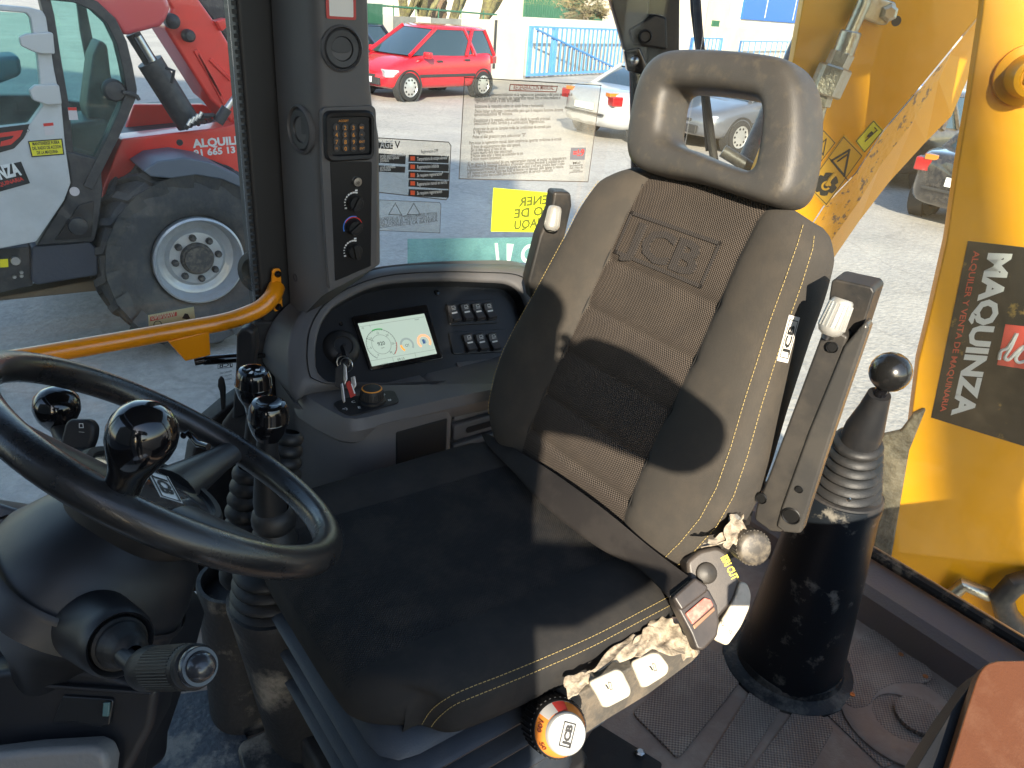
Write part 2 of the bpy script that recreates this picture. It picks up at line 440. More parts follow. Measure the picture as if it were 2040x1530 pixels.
MB().prism(FB1, wrect(x0, x1, 0, 8), -8, .6).build('wall', CORR, b2_, smooth=0)
zc = FB1.px(1560, 44, .7)[1]
MB().prism(FB1, wrect(x0+.05, x1, zc, 7.8), .6, .75).build('blue_panel', mat('blue_cladding', (.02, .13, .52), .5, var=.04), b2_, smooth=0)
m = MB()
for k in range(24): m.prism(FB1, wrect(x0, x1, zc-.08-k*.16, zc-.02-k*.16), .6, .64)
m.build('cladding_ribs', CORR, b2_, smooth=0)
for u in (1508, 1566, 1622): m = MB(); x = bx(u); m.prism(FB1, wrect(x-.02, x+.02, zc+.2, 7.8), .75, .8); m.build('downpipe', CORR, b2_, smooth=0)
FB3 = Fr(FWl.w(wx(820), 0, -24), FWl.e1, ZZ)
b3_ = empty('far_house', FB3.w(0, 0, -2), 'distant pale house with brown tiled roof above the green railing', 'house')
x0, x1 = sorted((FB3.px(735, 10)[0], FB3.px(1000, 10)[0]))
MB().prism(FB3, wrect(x0-6, x1, 0, 3.2), -6, 0).build('wall', mat('pale_wall', (.52, .52, .50), .8, var=.1, vscale=.4), b3_, smooth=0)
MB().loft([[FB3.w(x0-6.3, 3.2, .3), FB3.w(x1+.3, 3.2, .3)], [FB3.w(x0-6.3, 4.6, -3), FB3.w(x1+.3, 4.6, -3)]], False).build('roof', mat('tile_roof', (.30, .14, .08), .8, var=.2, vscale=3), b3_, smooth=0, recalc=False)
# far vehicle glimpsed at the top left between arm and post
rg = empty('red_container', px(450, 30, d=17), 'red and white container glimpsed beyond the telehandler boom', 'container')
f = Fr(px(450, 30, d=17), _s, ZZ); MB().prism(f, f.pl([(442, -60), (520, -60), (520, 26), (442, 26)]), -2, 0).build('box', mat('cont_red', (.55, .07, .04), .5), rg, smooth=0)
MB().prism(f, f.pl([(424, -60), (445, -60), (447, 24), (430, 20)]), -1.5, .1).build('ribbed_side', CORR, rg, smooth=0)

# trees: pruned trunks behind the wall, a palm trunk, a conifer bush
BARK = mat('bark', (.13, .11, .06), .9, bump=1, bscale=30, col2=(.26, .24, .08), cmix=.6, vscale=5)
PALM = mat('palm_bark', (.20, .13, .08), .95, bump=1, bscale=25, col2=(.1, .06, .03), cmix=.5, vscale=12)
def leaves(name, c, rad, n, size, m_, par, seed=1, hole=.3, droop=0):
    rg_ = random.Random(seed); m = MB(); cl = []
    for k in range(max(8, n//60)):
        while True:
            p = V((rg_.uniform(-1, 1), rg_.uniform(-1, 1), rg_.uniform(-1, 1)))
            if .25 < p.length < 1: break
        cl.append((V((p.x*rad[0], p.y*rad[1], p.z*rad[2])), rg_.uniform(.14, .34)))
    for k in range(n):
        q, s_ = rg_.choice(cl); d = V((rg_.gauss(0, 1), rg_.gauss(0, 1), rg_.gauss(0, 1)))*s_*.55
        p = c+q+V((d.x*rad[0], d.y*rad[1], d.z*rad[2])); a = V((rg_.gauss(0, 1), rg_.gauss(0, 1), rg_.gauss(0, 1)-droop)).normalized(); b = a.orthogonal().normalized()
        s2 = size*rg_.uniform(.6, 1.4); m.face([p-b*s2*.35, p+a*s2*.5-b*.0, p+b*s2*.35, p+a*s2*1.3])
    return m.build(name, m_, par, smooth=0, recalc=False)
LEAF = mat('leaf_green', (.075, .10, .03), .7, var=.3, vscale=2, col2=(.16, .16, .05), cmix=.5)
DRY = mat('leaf_dry', (.17, .13, .07), .8, var=.3, vscale=3, col2=(.09, .11, .04), cmix=.6)
def trunk_tree(u0, v0, h, r, seed, label, par_h=-1.3, arms=4, name='pruned_tree'):
    x = wx(u0, v0, par_h); base = FWl.w(x, 0, par_h); t = empty(name, base, label, 'tree', 'pruned trees behind the wall'); rg_ = random.Random(seed)
    m = MB(); P = [base+V((rg_.uniform(-.05, .05)*k, rg_.uniform(-.05, .05)*k, h*k/5)) for k in range(6)]; m.tube(P, [r*1.2, r*1.05, r, r*.95, r*.95, r*.8], 10)
    for k in range(arms):
        a = 2*math.pi*k/arms+rg_.uniform(-.4, .4); q = P[3+k % 3]; e = q+V((math.cos(a)*.8, math.sin(a)*.8, 1.1)); m.tube([q, q.lerp(e, .5)+V((0, 0, -.12)), e], [r*.6, r*.45, r*.35], 8); 
        m.tube([e, e+V((rg_.uniform(-.3, .3), rg_.uniform(-.3, .3), .9))], [r*.33, r*.12], 6)
    m.build('trunk', BARK, t); leaves('crown', P[-1]+V((0, 0, 1.3)), (1.3, 1.3, .7), 500, .12, LEAF, t, seed)
for (u, v, h, r, sd, lb) in ((806, 20, 2.6, .14, 1, 'slender pruned tree with green lit bark left of the palm trunk'), (838, 20, 2.7, .17, 2, 'mossy pruned tree directly left of the palm trunk'),
                             (915, 20, 2.7, .16, 3, 'mossy pruned tree right of the palm trunk'), (962, 20, 2.7, .18, 4, 'thick pruned tree nearest the white gate pier')):
    trunk_tree(u, v, h, r, sd, lb)
x = wx(866, 30, -1.9); bp_ = FWl.w(x, 0, -1.9); pt = empty('palm_tree', bp_, 'brown shaggy palm trunk rising behind the grey block panel', 'palm')
m = MB(); m.lathe(bp_, ZZ, [(.34+.05*(k % 2), k*.16) for k in range(26)], 14); m.build('trunk', PALM, pt)
leaves('crown', bp_+V((0, 0, 5.2)), (1.6, 1.6, 1.0), 700, .5, LEAF, pt, 9, droop=.6)
x = wx(1160, 20, -2.2); bb = FWl.w(x, 0, -2.2); cb = empty('conifer_bush', bb, 'shaggy brownish green conifer bush over the wall above the gate', 'bush')
m = MB(); m.tube([bb, bb+V((0, 0, 2.4))], [.12, .06], 8); m.build('trunk', BARK, cb); leaves('crown', bb+V((0, 0, 2.25)), (.95, .95, .75), 2600, .13, DRY, cb, 5)

# ------------------------------------------------------------------ cars
CGL = mat('car_glass', (.02, .035, .04), .06, spec=.8, coat=1); TYRE = mat('car_tyre', (.02, .02, .02), .8); RIM = mat('car_rim', (.6, .6, .58), .3, metal=.7)
CHR = mat('lamp_clear', (.65, .68, .7), .12, metal=.5, coat=1); LRED = mat('lamp_red', (.28, .01, .01), .2, coat=1); LOR = mat('lamp_orange', (.5, .16, .02), .2, coat=1)
TRIM = mat('car_trim', (.03, .03, .03), .6); PLATE = mat('car_plate', (.75, .75, .72), .5)
def car(loc, head, L, W, H, paint, top, base, roof, label, lamps='front', scale=1, wb=None, estate=False, badge=None):
    """top: (x, z) line of bonnet, belt and boot; base/roof: x range of the glasshouse at belt and roof"""
    C_ = empty('parked_car', loc, label, 'car', 'cars parked in the yard')
    dx = V((math.cos(head), math.sin(head), 0)); dy = V((-dx.y, dx.x, 0)); S_ = scale
    P = lambda x, y, z: V(loc)+(dx*x+dy*y+ZZ*z)*S_
    hl, hw = L/2, W/2; rows = []
    for k in range(25):
        x = -hl+L*k/24; e = abs(x)/hl; w_ = hw*(1-.30*max(0, e-.78)**1.0*1.6 if e > .78 else 1); t = interp(top, x); zb = .22+(.05 if e > .9 else 0)
        w_ = hw*math.sqrt(max(.30, 1-(max(0, e-.62)/.46)**3)); 
        rows.append([P(x, s*w_*fy, z) for s, fy, z in [(1, .0, zb), (1, .85, zb), (1, .98, zb+.08), (1, 1.0, .5), (1, .985, t-.13), (1, .93, t-.03), (1, .8, t), (1, .0, t+.015)]] +
                    [P(x, -w_*fy, z) for fy, z in [(.8, t), (.93, t-.03), (.985, t-.13), (1.0, .5), (.98, zb+.08), (.85, zb)]])
    m = MB(); m.loft(rows, True, True, True); body = m.build('body', paint, C_, smooth=60, sub=1)
    # glasshouse
    (b0, b1), (r0, r1) = base, roof; zb = interp(top, (b0+b1)/2)-.05; bw, rw = hw*.93, hw*.74
    def ringp(t, off=0):
        x0, x1 = b0+(r0-b0)*t, b1+(r1-b1)*t; w_ = bw+(rw-bw)*t-off; z = zb+(H-.05-zb)*t
        return [P(x1-off, w_*.86, z), P((x0+x1)/2+.2, w_, z), P((x0+x1)/2-.3, w_, z), P(x0+off, w_*.88, z), P(x0+off-.02, 0, z), P(x0+off, -w_*.88, z), P((x0+x1)/2-.3, -w_, z), P((x0+x1)/2+.2, -w_, z), P(x1-off, -w_*.86, z), P(x1-off+.06, 0, z)]
    m = MB(); m.loft([ringp(0), ringp(.5, -.012), ringp(1)], True, True, True); m.build('windows', CGL, C_, smooth=30)
    m = MB(); m.loft([ringp(.93, -.02), ringp(.99, -.015), [p+ZZ*.03*S_ for p in ringp(1.0, .06)], [p+ZZ*.045*S_ for p in ringp(1.0, .25)]], True, True, True); m.build('roof', paint, C_, smooth=60)
    A, B_ = ringp(0, -.01), ringp(.96, -.012)
    for i in (0, 3, 5, 8, 2, 6): m = MB(); m.tube([A[i], A[i].lerp(B_[i], .5), B_[i]], .045*S_, 6); m.build('pillar', paint, C_)
    if estate:
        for s in (1, -1): m = MB(); m.tube([P(b0+.75, s*bw*1.0, zb), P(r0+.75, s*rw*1.0, H-.06)], .045*S_, 4); m.build('pillar', paint, C_)
    wbx = wb or L*.31; R = .30
    for x in (wbx, -wbx):
        for s in (1, -1):
            o = P(x, s*(hw-.20), R); w_ = MB().lathe(o, dy*s, [(R*.6*S_, .02), (R*.97*S_, .02), (R*S_, .05), (R*S_, .18*S_), (R*.95*S_, .215*S_), (R*.68*S_, .225*S_)], 28, caps=False).build('tyre', TYRE, C_)
            m = MB(); m.lathe(o, dy*s, [(R*.68*S_, .222*S_), (R*.64*S_, .205*S_), (R*.2*S_, .22*S_), (1e-4, .225*S_)], 28, caps=False)
            m.build('rim', RIM, w_)
            m = MB()
            for k in range(10):
                a = 2*math.pi*k/10; q = (dx*math.cos(a)+ZZ*math.sin(a))*S_; m.lathe(o+q*R*.5+dy*s*.218*S_, dy*s, [(.022*S_, -.004), (.02*S_, .004), (1e-4, .004)], 8, caps=False)
            m.build('rim_slots', TYRE, w_)
            m = MB(); ar_ = [P(x+(R+.05)*math.cos(t), s*(hw*.955), R+(R+.05)*math.sin(t)) for t in [math.pi*k/16 for k in range(17)]]
            m.lathe(P(x, s*(hw*.9), R), dy*s, [((R+.055)*S_, -.1), ((R+.055)*S_, (hw*.115)*S_), ((R+.02)*S_, (hw*.105)*S_), ((R+.0)*S_, -.1)], 32, caps=False); m.build('wheel_arch', TRIM, C_)
    m = MB()
    for s in (1, -1):
        m.box((0, 0, 0), (L*.5*S_, .03*S_, .06*S_), fr=Fr(P(0, s*(hw+.0), .52), dx, dy))
        for xx in (.28, -.62): m.box((0, 0, 0), (.16*S_, .05*S_, .035*S_), fr=Fr(P(xx, s*(hw*.99), interp(top, xx)-.14), dx, dy))
    m.build('side_trim', TRIM, C_, bevel=.01)
    for s in (1, -1):
        m = MB(); f_ = Fr(P(b1-.30, s*(hw+.09), interp(top, b1)+.05), dx, dy); m.box((0, 0, 0), (.12*S_, .2*S_, .14*S_), fr=f_)
        m.build('mirror', paint, C_, bevel=.03)
    for s in (1, -1):
        zt = interp(top, hl*.9)
        m = MB(); m.box((0, 0, 0), (.34*S_, .36*S_, .16*S_), fr=Fr(P(hl*.865, s*hw*.66, zt-.13), dx-dy*s*.35, dy+dx*s*.35)); m.build('headlight', CHR, C_, bevel=.03)
        zt = interp(top, -hl*.9)
        m = MB(); m.box((0, 0, 0), (.22*S_, .34*S_, .17*S_), fr=Fr(P(-hl*.92, s*hw*.68, zt-.17), dx+dy*s*.25, dy-dx*s*.25)); m.build('tail_light', LRED, C_, bevel=.02)
        m = MB(); m.box((0, 0, 0), (.225*S_, .16*S_, .07*S_), fr=Fr(P(-hl*.925, s*hw*.66, zt-.07), dx+dy*s*.25, dy-dx*s*.25)); m.build('indicator', LOR, C_, bevel=.01)
    for fr_ in (Fr(P(-hl-.012, 0, .62 if not estate else .8), dx, dy), Fr(P(hl+.012, 0, .42), dx, dy)): m = MB(); m.box((0, 0, 0), (.03, .5*S_, .11*S_), fr=fr_); m.build('number_plate', PLATE, C_, smooth=0)
    m = MB(); m.box((0, 0, 0), (.06, W*.6*S_, .14*S_), fr=Fr(P(hl-.015, 0, .40), dx, dy)); m.box((0, 0, 0), (.05, W*.62*S_, .04*S_), fr=Fr(P(-hl+.0, 0, .5), dx, dy)); m.box((0, 0, 0), (.05, W*.4*S_, .05*S_), fr=Fr(P(hl-.02, 0, interp(top, hl*.95)-.12), dx, dy)); m.build('bumper_trim', TRIM, C_, bevel=.01)
    return C_, P
RED = mat('car_red', (.48, .010, .018), .25, coat=1); SILV = mat('car_silver', (.50, .50, .50), .28, metal=.4, coat=1); GRYC = mat('car_grey', (.13, .14, .16), .28, metal=.4, coat=1)
BLK = mat('car_black', (.018, .018, .02), .2, coat=1, col2=(.2, .17, .13), cmix=.2); BRN = mat('car_brown', (.06, .045, .03), .3, coat=.8, col2=(.2, .16, .1), cmix=.3); NAVY = mat('car_navy', (.02, .024, .04), .25, coat=1)
f_, r__ = px(812, 203, z=0), px(962, 194, z=0); hd_ = math.atan2(f_.y-r__.y, f_.x-r__.x); scl = (f_-r__).length/2.38
dyc = V((-math.sin(hd_), math.cos(hd_), 0)); sd = 1 if dyc.dot(FWD) < 0 else -1
mid_ = (f_+r__)/2 - dyc*sd*.75*scl
hatch = [(-1.79, .95), (-1.6, 1.0), (-.6, .98), (.55, .95), (.9, .92), (1.25, .86), (1.6, .70), (1.79, .55)]
car(mid_, hd_, 3.57, 1.6, 1.54, RED, hatch, (-1.70, 1.05), (-1.42, .12), 'bright red five door hatchback parked before the white wall', scale=scl*.96, wb=1.19, estate=True)
est = [(-2.2, .95), (-2, 1.0), (.4, .98), (.8, .95), (1.5, .85), (2.1, .62), (2.2, .5)]
car(mid_ - dyc*sd*1.95*scl + V((math.cos(hd_), math.sin(hd_), 0))*1.7, hd_+.05, 4.4, 1.72, 1.5, NAVY, est, (-2.1, .95), (-1.7, .2), 'dark blue estate car half hidden behind the red hatchback', scale=scl*.93, wb=1.3, estate=True)
sed = [(-2.22, .82), (-2.1, .93), (-1.3, .97), (-1.0, .96), (.6, .93), (1.2, .88), (2.0, .70), (2.22, .55)]
car(V((12.45, 11.7, 0)), R_(2), 4.45, 1.70, 1.36, SILV, sed, (-1.45, 1.0), (-.75, .25), 'silver saloon seen from behind with red and orange tail lamps', wb=1.36)
car(V((13.7, 10.4, 0)), R_(178), 4.3, 1.78, 1.42, GRYC, sed, (-1.45, 1.0), (-.75, .2), 'grey car seen nose first through the headrest opening', wb=1.32)
car(V((14.4, 7.0, 0)), R_(-2), 4.4, 1.75, 1.5, BRN, est, (-2.1, .95), (-1.7, .2), 'dusty dark brown estate car between the yellow arm and the black car', wb=1.34, estate=True)
car(V((12.55, 4.55, 0)), R_(2), 4.3, 1.72, 1.4, BLK, sed, (-1.45, 1.0), (-.9, .25), 'black saloon with a red tail lamp seen past the yellow arm', wb=1.33)
# ------------------------------------------------------------------ materials of the cab
PB = mat('black_plastic', (.011, .0115, .013), .5, spec=.35, bump=.25, bscale=900, col2=(.16, .13, .10), cmix=.07, vscale=6)
PBg = mat('black_gloss', (.004, .004, .005), .12, spec=.4, coat=.55, col2=(.10, .09, .08), cmix=.05, vscale=14)
PBd = mat('black_dull', (.012, .012, .013), .7, bump=.3, bscale=500, col2=(.14, .11, .085), cmix=.18, vscale=7)
RUB = mat('rubber', (.011, .012, .013), .5, spec=.35, bump=.15, bscale=300, col2=(.12, .1, .085), cmix=.12, vscale=9)
GREY = mat('grey_trim', (.092, .091, .094), .5, spec=.35, bump=.25, bscale=1100, var=.08, vscale=4, col2=(.16, .14, .12), cmix=.1)
GREYD = mat('grey_dark', (.03, .031, .035), .45, bump=.2, bscale=1000, col2=(.14, .12, .1), cmix=.06)
RECESS = mat('recess_black', (.01, .011, .013), .32, bump=.1, bscale=900)
YEL = mat('yellow_paint', (.80, .27, .004), .28, coat=.5, var=.04, vscale=5, bump=.08, bscale=60)
STEEL = mat('steel', (.55, .54, .52), .28, metal=1, bump=.1, bscale=200, var=.1, vscale=30)
WHITEP = mat('white_plastic', (.50, .46, .38), .45, col2=(.34, .28, .2), cmix=.35, vscale=40)
INKW = mat('print_white', (.7, .7, .68), .6)
INKO = mat('print_orange', (.60, .25, .03), .6, emit=(.9, .32, .02), estr=.02)
INKK = mat('print_black', (.015, .015, .015), .6)
INKR = mat('print_red', (.6, .03, .02), .6)
DIRTY = mat('dirty_black', (.016, .017, .019), .6, bump=.3, bscale=120, col2=(.30, .27, .22), cmix=.75, vscale=5, lo=.52, hi=.66, rvar=.3)

# ------------------------------------------------------------------ the cab shell
cab = empty('cab_shell', (.8, .8, 1.05), 'black framed glass cab with grey post trim, seen from inside around the seat', 'cab')
# floor pan, side wall under the windows, rear wall with its ledge
MB().box((.75, .72, 1.0), (1.75, 1.5, .07)).build('floor_pan', PBd, cab, bevel=.004)
FW = Fr((0, 1.43, 0), (1, 0, 0), (0, 0, 1))          # the right hand wall, facing into the cab
wall = [(508, 640), (497, 740), (490, 785), (450, 812), (408, 848), (385, 900), (372, 980), (372, 1180), (700, 1180), (700, 640)]
MB().prism(FW, FW.pl(wall), -.05, 0).build('side_panel', PBd, cab, bevel=.006)
# rear wall below the rear window
m = MB(); prof = [(1.53, 1.02), (1.53, 1.13), (1.545, 1.15), (1.60, 1.165), (1.66, 1.17), (1.68, 1.16), (1.68, 1.02)]
rw0 = [px(1722, 1128, b=1.6), px(2040, 1290, b=1.6)]
m.loft([[V((x-.0, -.1, z)) for x, z in prof], [V((x, 1.45, z)) for x, z in prof]], True, True, True)
m.build('rear_sill', mat('sill', (.24, .18, .16), .55, bump=.3, bscale=200, col2=(.28, .21, .15), cmix=.45, vscale=6), cab, smooth=30)
m = MB(); m.tube([V((1.615, -.1, 1.185)), V((1.615, .8, 1.185)), V((1.615, 1.4, 1.2))], .014, 8); m.build('window_seal', mat('seal', (.012, .011, .01), .6, col2=(.28, .22, .15), cmix=.7, vscale=14, lo=.5, hi=.62), cab)
# posts
m = MB(); m.box((.585, 1.47, 2.0), (.24, .07, 1.94)); m.build('side_post', mat('post_black', (.007, .007, .008), .55), cab, bevel=.01)
m = MB()
for k in range(120): m.box((.462, 1.437, 1.2+k*.0125), (.008, .006, .007))
m.build('seal_strip', RUB, cab, smooth=0)
# trim on the side post: swept cover with two air vents
def trim_sec(z, e): return [(.522, 1.432), (.530, 1.36), (.541, 1.300), (.552, 1.288), (.628+e, 1.286), (.642+e, 1.294), (.652+e, 1.33), (.655+e, 1.432)]
loops = []
_zc, _zr, _zl = px(655, 580, r=1.288).z, px(752, 527, r=1.292).z, px(578, 660, r=1.43).z
def trim_cut(q):
    if q.x > .552: return _zc+(_zr-_zc)*min(1, (q.x-.552)/.1)
    return _zc+(_zl-_zc)*min(1, max(0, (q.y-1.288)/.142))
loops.append([V((q.x, q.y, trim_cut(q))) for q in resample(rounded(trim_sec(1.8, .018), .008, 3), 40)])
for z, e in ((1.9, .018), (2.06, .017), (2.09, .012), (2.12, .004), (2.16, 0), (2.4, -.004), (2.95, -.01)):
    loops.append([V((q.x, q.y, z)) for q in resample(rounded(trim_sec(z, e), .008, 3), 40)])
trim = MB().loft(loops, True, True, True).build('post_trim', GREY, cab, smooth=35)
TB = Fr(px(681, 97, r=1.286), (1, 0, 0), (0, 0, 1))
a0 = px(600, 258, r=1.355); TA = Fr((.531, 1.355, a0.z), (.13, -.99, 0), (0, 0, 1))
ax, ay = TA.px(600, 258); 
def vent(fr, x, y, r):
    o = fr.w(x, y, 0)
    v = MB().lathe(o, fr.n, [(r*1.16, -.004), (r*1.16, .003), (r*1.06, .006), (r*1.0, .001), (r*.99, -.003)], 40, caps=False).build('vent_ring', GREY, cab)
    m = MB(); m.lathe(o, fr.n, [(r*.99, -.006), (r*.985, .001), (r*.9, .0035), (r*.62, .003), (r*.58, .0), (r*.58, -.012), (1e-4, -.012)], 36, caps=False)
    m.build('vent_dial', GREYD, v)
    m = MB()
    f2 = Fr(o, fr.e1, fr.e2)
    # the half moon flap
    N = 20; pts = [(r*.57*math.cos(a), r*.57*math.sin(a)) for a in [math.pi*k/N for k in range(N+1)]]
    low = [(r*.57*math.cos(a), -r*.22*math.sin(a)) for a in [math.pi-math.pi*k/N for k in range(1, N)]]
    m.prism(f2, pts+low, -.01, -.0005); m.build('vent_flap', GREYD, v, bevel=.0008)
vent(TB, 0, 0, .0315); vent(TA, ax, ay, .036)
# a red framed notice high on the trim (its printed code is left out)
q = TB.pl([(648, 0), (709, 2), (706, 35), (652, 33)])
c0 = TB.px(679, 10)
s_ = MB().prism(TB, rounded(rect(c0[0]-.026, c0[1]-.021, c0[0]+.026, c0[1]+.045), .004), 0, .0012).build('sticker', mat('sticker_red', (.45, .035, .03), .4), cab, smooth=0)
MB().sheet(TB, rounded(rect(c0[0]-.021, c0[1]-.017, c0[0]+.021, c0[1]+.04), .002), .0018).build('sticker_face', mat('paper', (.7, .68, .64), .5), s_, smooth=0)
# control panel on the trim: keypad and heater knobs
cp = MB().prism(TB, rounded(TB.pl([(640, 214), (749, 210), (752, 330), (751, 527), (718, 545), (657, 577), (648, 470), (641, 320)], .004), [.012, .012, .003, .003, .01, .006, .003, .003]), -.006, .004).build('control_panel', GREY, cab, bevel=.0015)
m = MB(); m.prism(TB, rounded(TB.pl([(658, 322), (741, 322), (739, 530), (668, 560)], .005), .003), .003, .0055)
blk = m.build('heater_panel', RECESS, cp, bevel=.0008)
def tp(u, v, h=.006): return TB.px(u, v, h)
kx0, ky0 = tp(647, 322); kx1, ky1 = tp(743, 219)
m = MB(); o_ = rounded(rect(kx0, ky0, kx1, ky1), .014, 6); i_ = rounded(rect(kx0+.011, ky0+.011, kx1-.008, ky1-.011), .003, 6)
o_ = resample(o_, 60); i_ = resample(i_, 60)
g = lambda L, h, s=1: [TB.w(p.x, p.y, h) for p in L]
m.loft([g(o_, .003), g(o_, .010), g([a.lerp(b, .25) for a, b in zip(o_, i_)], .014), g([a.lerp(b, .8) for a, b in zip(o_, i_)], .013), g(i_, .007)], True, False, True)
kp = m.build('keypad', PB, cab)
cols = [669.5, 687, 703.5, 720]; rws = [253.5, 267.5, 281.5, 295]
lab = [['1', '2', '3', 'MD'], ['4', '5', '6', '<-'], ['7', '8', '9', 'EXIT'], ['F1', '0', 'F2', 'ENT']]
mk, mt = MB(), MB()
for j, y in enumerate(rws):
    for i, x in enumerate(cols):
        a, b = TB.px(x-j*-.3, y, .008)
        mk.prism(TB, circ(a, b, .0062, 14), .007, .0092)
        L = lab[j][i]; big = len(L) == 1
        text_mb(mt, TB, L, .0100 if big else .0050, a, b-(.0042 if big else .002), .0096, .012 if big else .01, 'CENTER')
a, b = TB.px(684, 240, .008); text_mb(mt, TB, 'ACCEPT', .005, a, b-.002, .0096, .01, 'CENTER')
mk.build('keys', GREYD, kp, bevel=.0006); mt.build('key_lettering', INKO, kp, smooth=0, recalc=False)
# heater knobs with printed scales
a, b = TB.px(711, 362, .006)
MB().lathe(TB.w(a, b, .005), TB.n, [(.0085, 0), (.0085, .004), (.0075, .0055), (1e-4, .0058)], 20, caps=False).build('air_button', STEEL, cp)
text('snow_mark', TB, '*', .018, INKK, cp, x=a, y=b-.0105, h=.0112, align='CENTER')
for n_, (u, v) in enumerate(((706, 404), (704, 452), (704, 499))):
    a, b = TB.px(u, v, .006); o = TB.w(a, b, .0055)
    kn = MB().lathe(o, TB.n, [(.0145, 0), (.0138, .010), (.0125, .012), (1e-4, .012)], 24, caps=False).build('heater_knob', PB, cp)
    m = MB(); m.prism(Fr(o, TB.e1, TB.e2).sub(0, 0, .012, (-.5, -.9, .2)[n_]), rounded(rect(-.004, -.014, .004, .014), .003), 0, .006); m.build('grip', PB, kn, bevel=.001)
    m = MB()
    if n_ == 1:
        for cidx, (A0, A1, mm) in enumerate(((200, 70, mat('cold_blue', (.05, .2, .7), .5)), (150, -10, INKR))):
            mm_ = MB(); rr = .0185-.0016*cidx
            pts = [(a+rr*math.cos(R_(A0+(A1-A0)*k/16)), b+rr*math.sin(R_(A0+(A1-A0)*k/16))) for k in range(17)]
            pt2 = [(a+(rr+.0018)*math.cos(R_(A0+(A1-A0)*k/16)), b+(rr+.0018)*math.sin(R_(A0+(A1-A0)*k/16))) for k in range(17)]
            mm_.sheet(TB, pts+pt2[::-1], .0058+.0002*cidx); mm_.build('heat_scale', mm, cp, smooth=0, recalc=False)
    else:
        for k in range(9):
            A = R_(205-k*16); rr = .0185; f3 = TB.sub(a+rr*math.cos(A), b+rr*math.sin(A), .0058, A); wd = .0005+.00028*k
            m.sheet(f3, rect(-.0014, -wd, .0014, wd))
        m.sheet(TB, rect(a-.019, b-.010, a-.0145, b-.007), .0058); m.sheet(TB, rect(a+.002, b+.0205, a+.007, b+.0235), .0058)
        m.build('scale_marks', INKW, cp, smooth=0, recalc=False)
# bolt cover low on the trim
a, b = TA.px(588, 553)
MB().lathe(TA.w(a, b, -.002), TA.n, [(.008, 0), (.008, .003), (.005, .003), (.005, -.002), (1e-4, -.002)], 18, caps=False).build('screw_cap', GREYD, cab)
# rear right corner post with its latch fitting, wiper/gas strut behind the glass
FC = Fr(px(1280, 200, d=1.95), -_h*1.0+_s*0, ZZ); FC = Fr(px(1280, 200, d=1.95), _s, ZZ)
def fcp(name, pts, h0, h1, m_, bev=.006): return MB().prism(FC, FC.pl(pts, max(h0, h1)), h0, h1).build(name, m_, cab, bevel=bev)
fcp('corner_post', [(1290, -160), (1356, -160), (1354, 60), (1352, 330), (1320, 420), (1262, 420), (1258, 150), (1262, 60)], -.06, 0, PB)
fcp('post_cover', [(1180, -160), (1300, -160), (1290, 120), (1262, 150), (1252, 130), (1230, 50), (1212, -10)], -.03, .03, GREYD)
fcp('latch_bracket', [(1252, 60), (1305, 28), (1328, 35), (1330, 100), (1300, 95), (1262, 90)], 0, .045, PB)
o = FC.w(*FC.px(1286, 73, .05), .045); MB().lathe(o, FC.n, [(.016, 0), (.016, .012), (.013, .014), (.011, .006), (1e-4, .006)], 24, caps=False).build('latch_button', PB, cab)
fcp('hinge_plate', [(1243, 100), (1275, 95), (1290, 130), (1282, 150), (1250, 142)], .0, .05, PBg, .004)
o = FC.w(*FC.px(1265, 121, .06), .05); MB().lathe(o, FC.n, [(.011, 0), (.011, .004), (.007, .009), (1e-4, .012)], 16, caps=False).build('bolt', STEEL, cab)
m = MB(); m.tube([FC.w(*FC.px(1266, 110, .02), .02), FC.w(*FC.px(1268, 250, .02), .02), FC.w(*FC.px(1270, 420, .02), .02)], .016, 10); m.build('gas_strut', PBg, cab)
m = MB(); m.tube([px(1384, -60, d=2.3), px(1392, 60, d=2.3), px(1404, 180, d=2.3), px(1420, 300, d=2.3), px(1436, 400, d=2.3)], .0125, 8); 
m.tube([px(1376, -60, d=2.33), px(1380, 20, d=2.33), px(1400, 180, d=2.33), px(1410, 300, d=2.33)], .007, 8)
m.build('window_edge', PBd, cab)
# glass
GL = glass('window_glass', (.95, .975, .97), .012, .03)
GLr = glass('rear_glass', (.95, .97, .95), .02, .025, (.6, .5, .35))
def pane(name, fr, pts, m_, th=.004):
    return MB().prism(fr, pts, -th, 0).build(name, m_, cab, smooth=0)
FWg = Fr((0, 1.455, 0), (1, 0, 0), (0, 0, 1))
door_pane = pane('side_window', FWg, rect(-1.3, .9, .46, 2.9), GL)
rear_side = pane('quarter_window', FWg, rect(.70, 1.5, 1.52, 2.9), GL)
FR = Fr((1.625, .5, 1.8), (0, -1, 0), (0, 0, 1))
rear_pane = pane('rear_window', FR, rect(-.93, -.62, .62, 1.1), GLr)
# roof, front and left hand frame (above and behind the eye, they shade the cab)
m = MB(); m.box((.55, .74, 2.93), (2.3, 1.55, .1)); m.build('roof', mat('roof_lining', (.05, .05, .05), .8), cab, bevel=.03)
m = MB(); m.box((1.62, -.02, 2.0), (.09, .09, 1.9)); m.box((-.62, 1.45, 2.0), (.07, .07, 1.9)); m.box((-.62, -.02, 2.0), (.07, .07, 1.9)); m.build('corner_posts', PB, cab, bevel=.01)

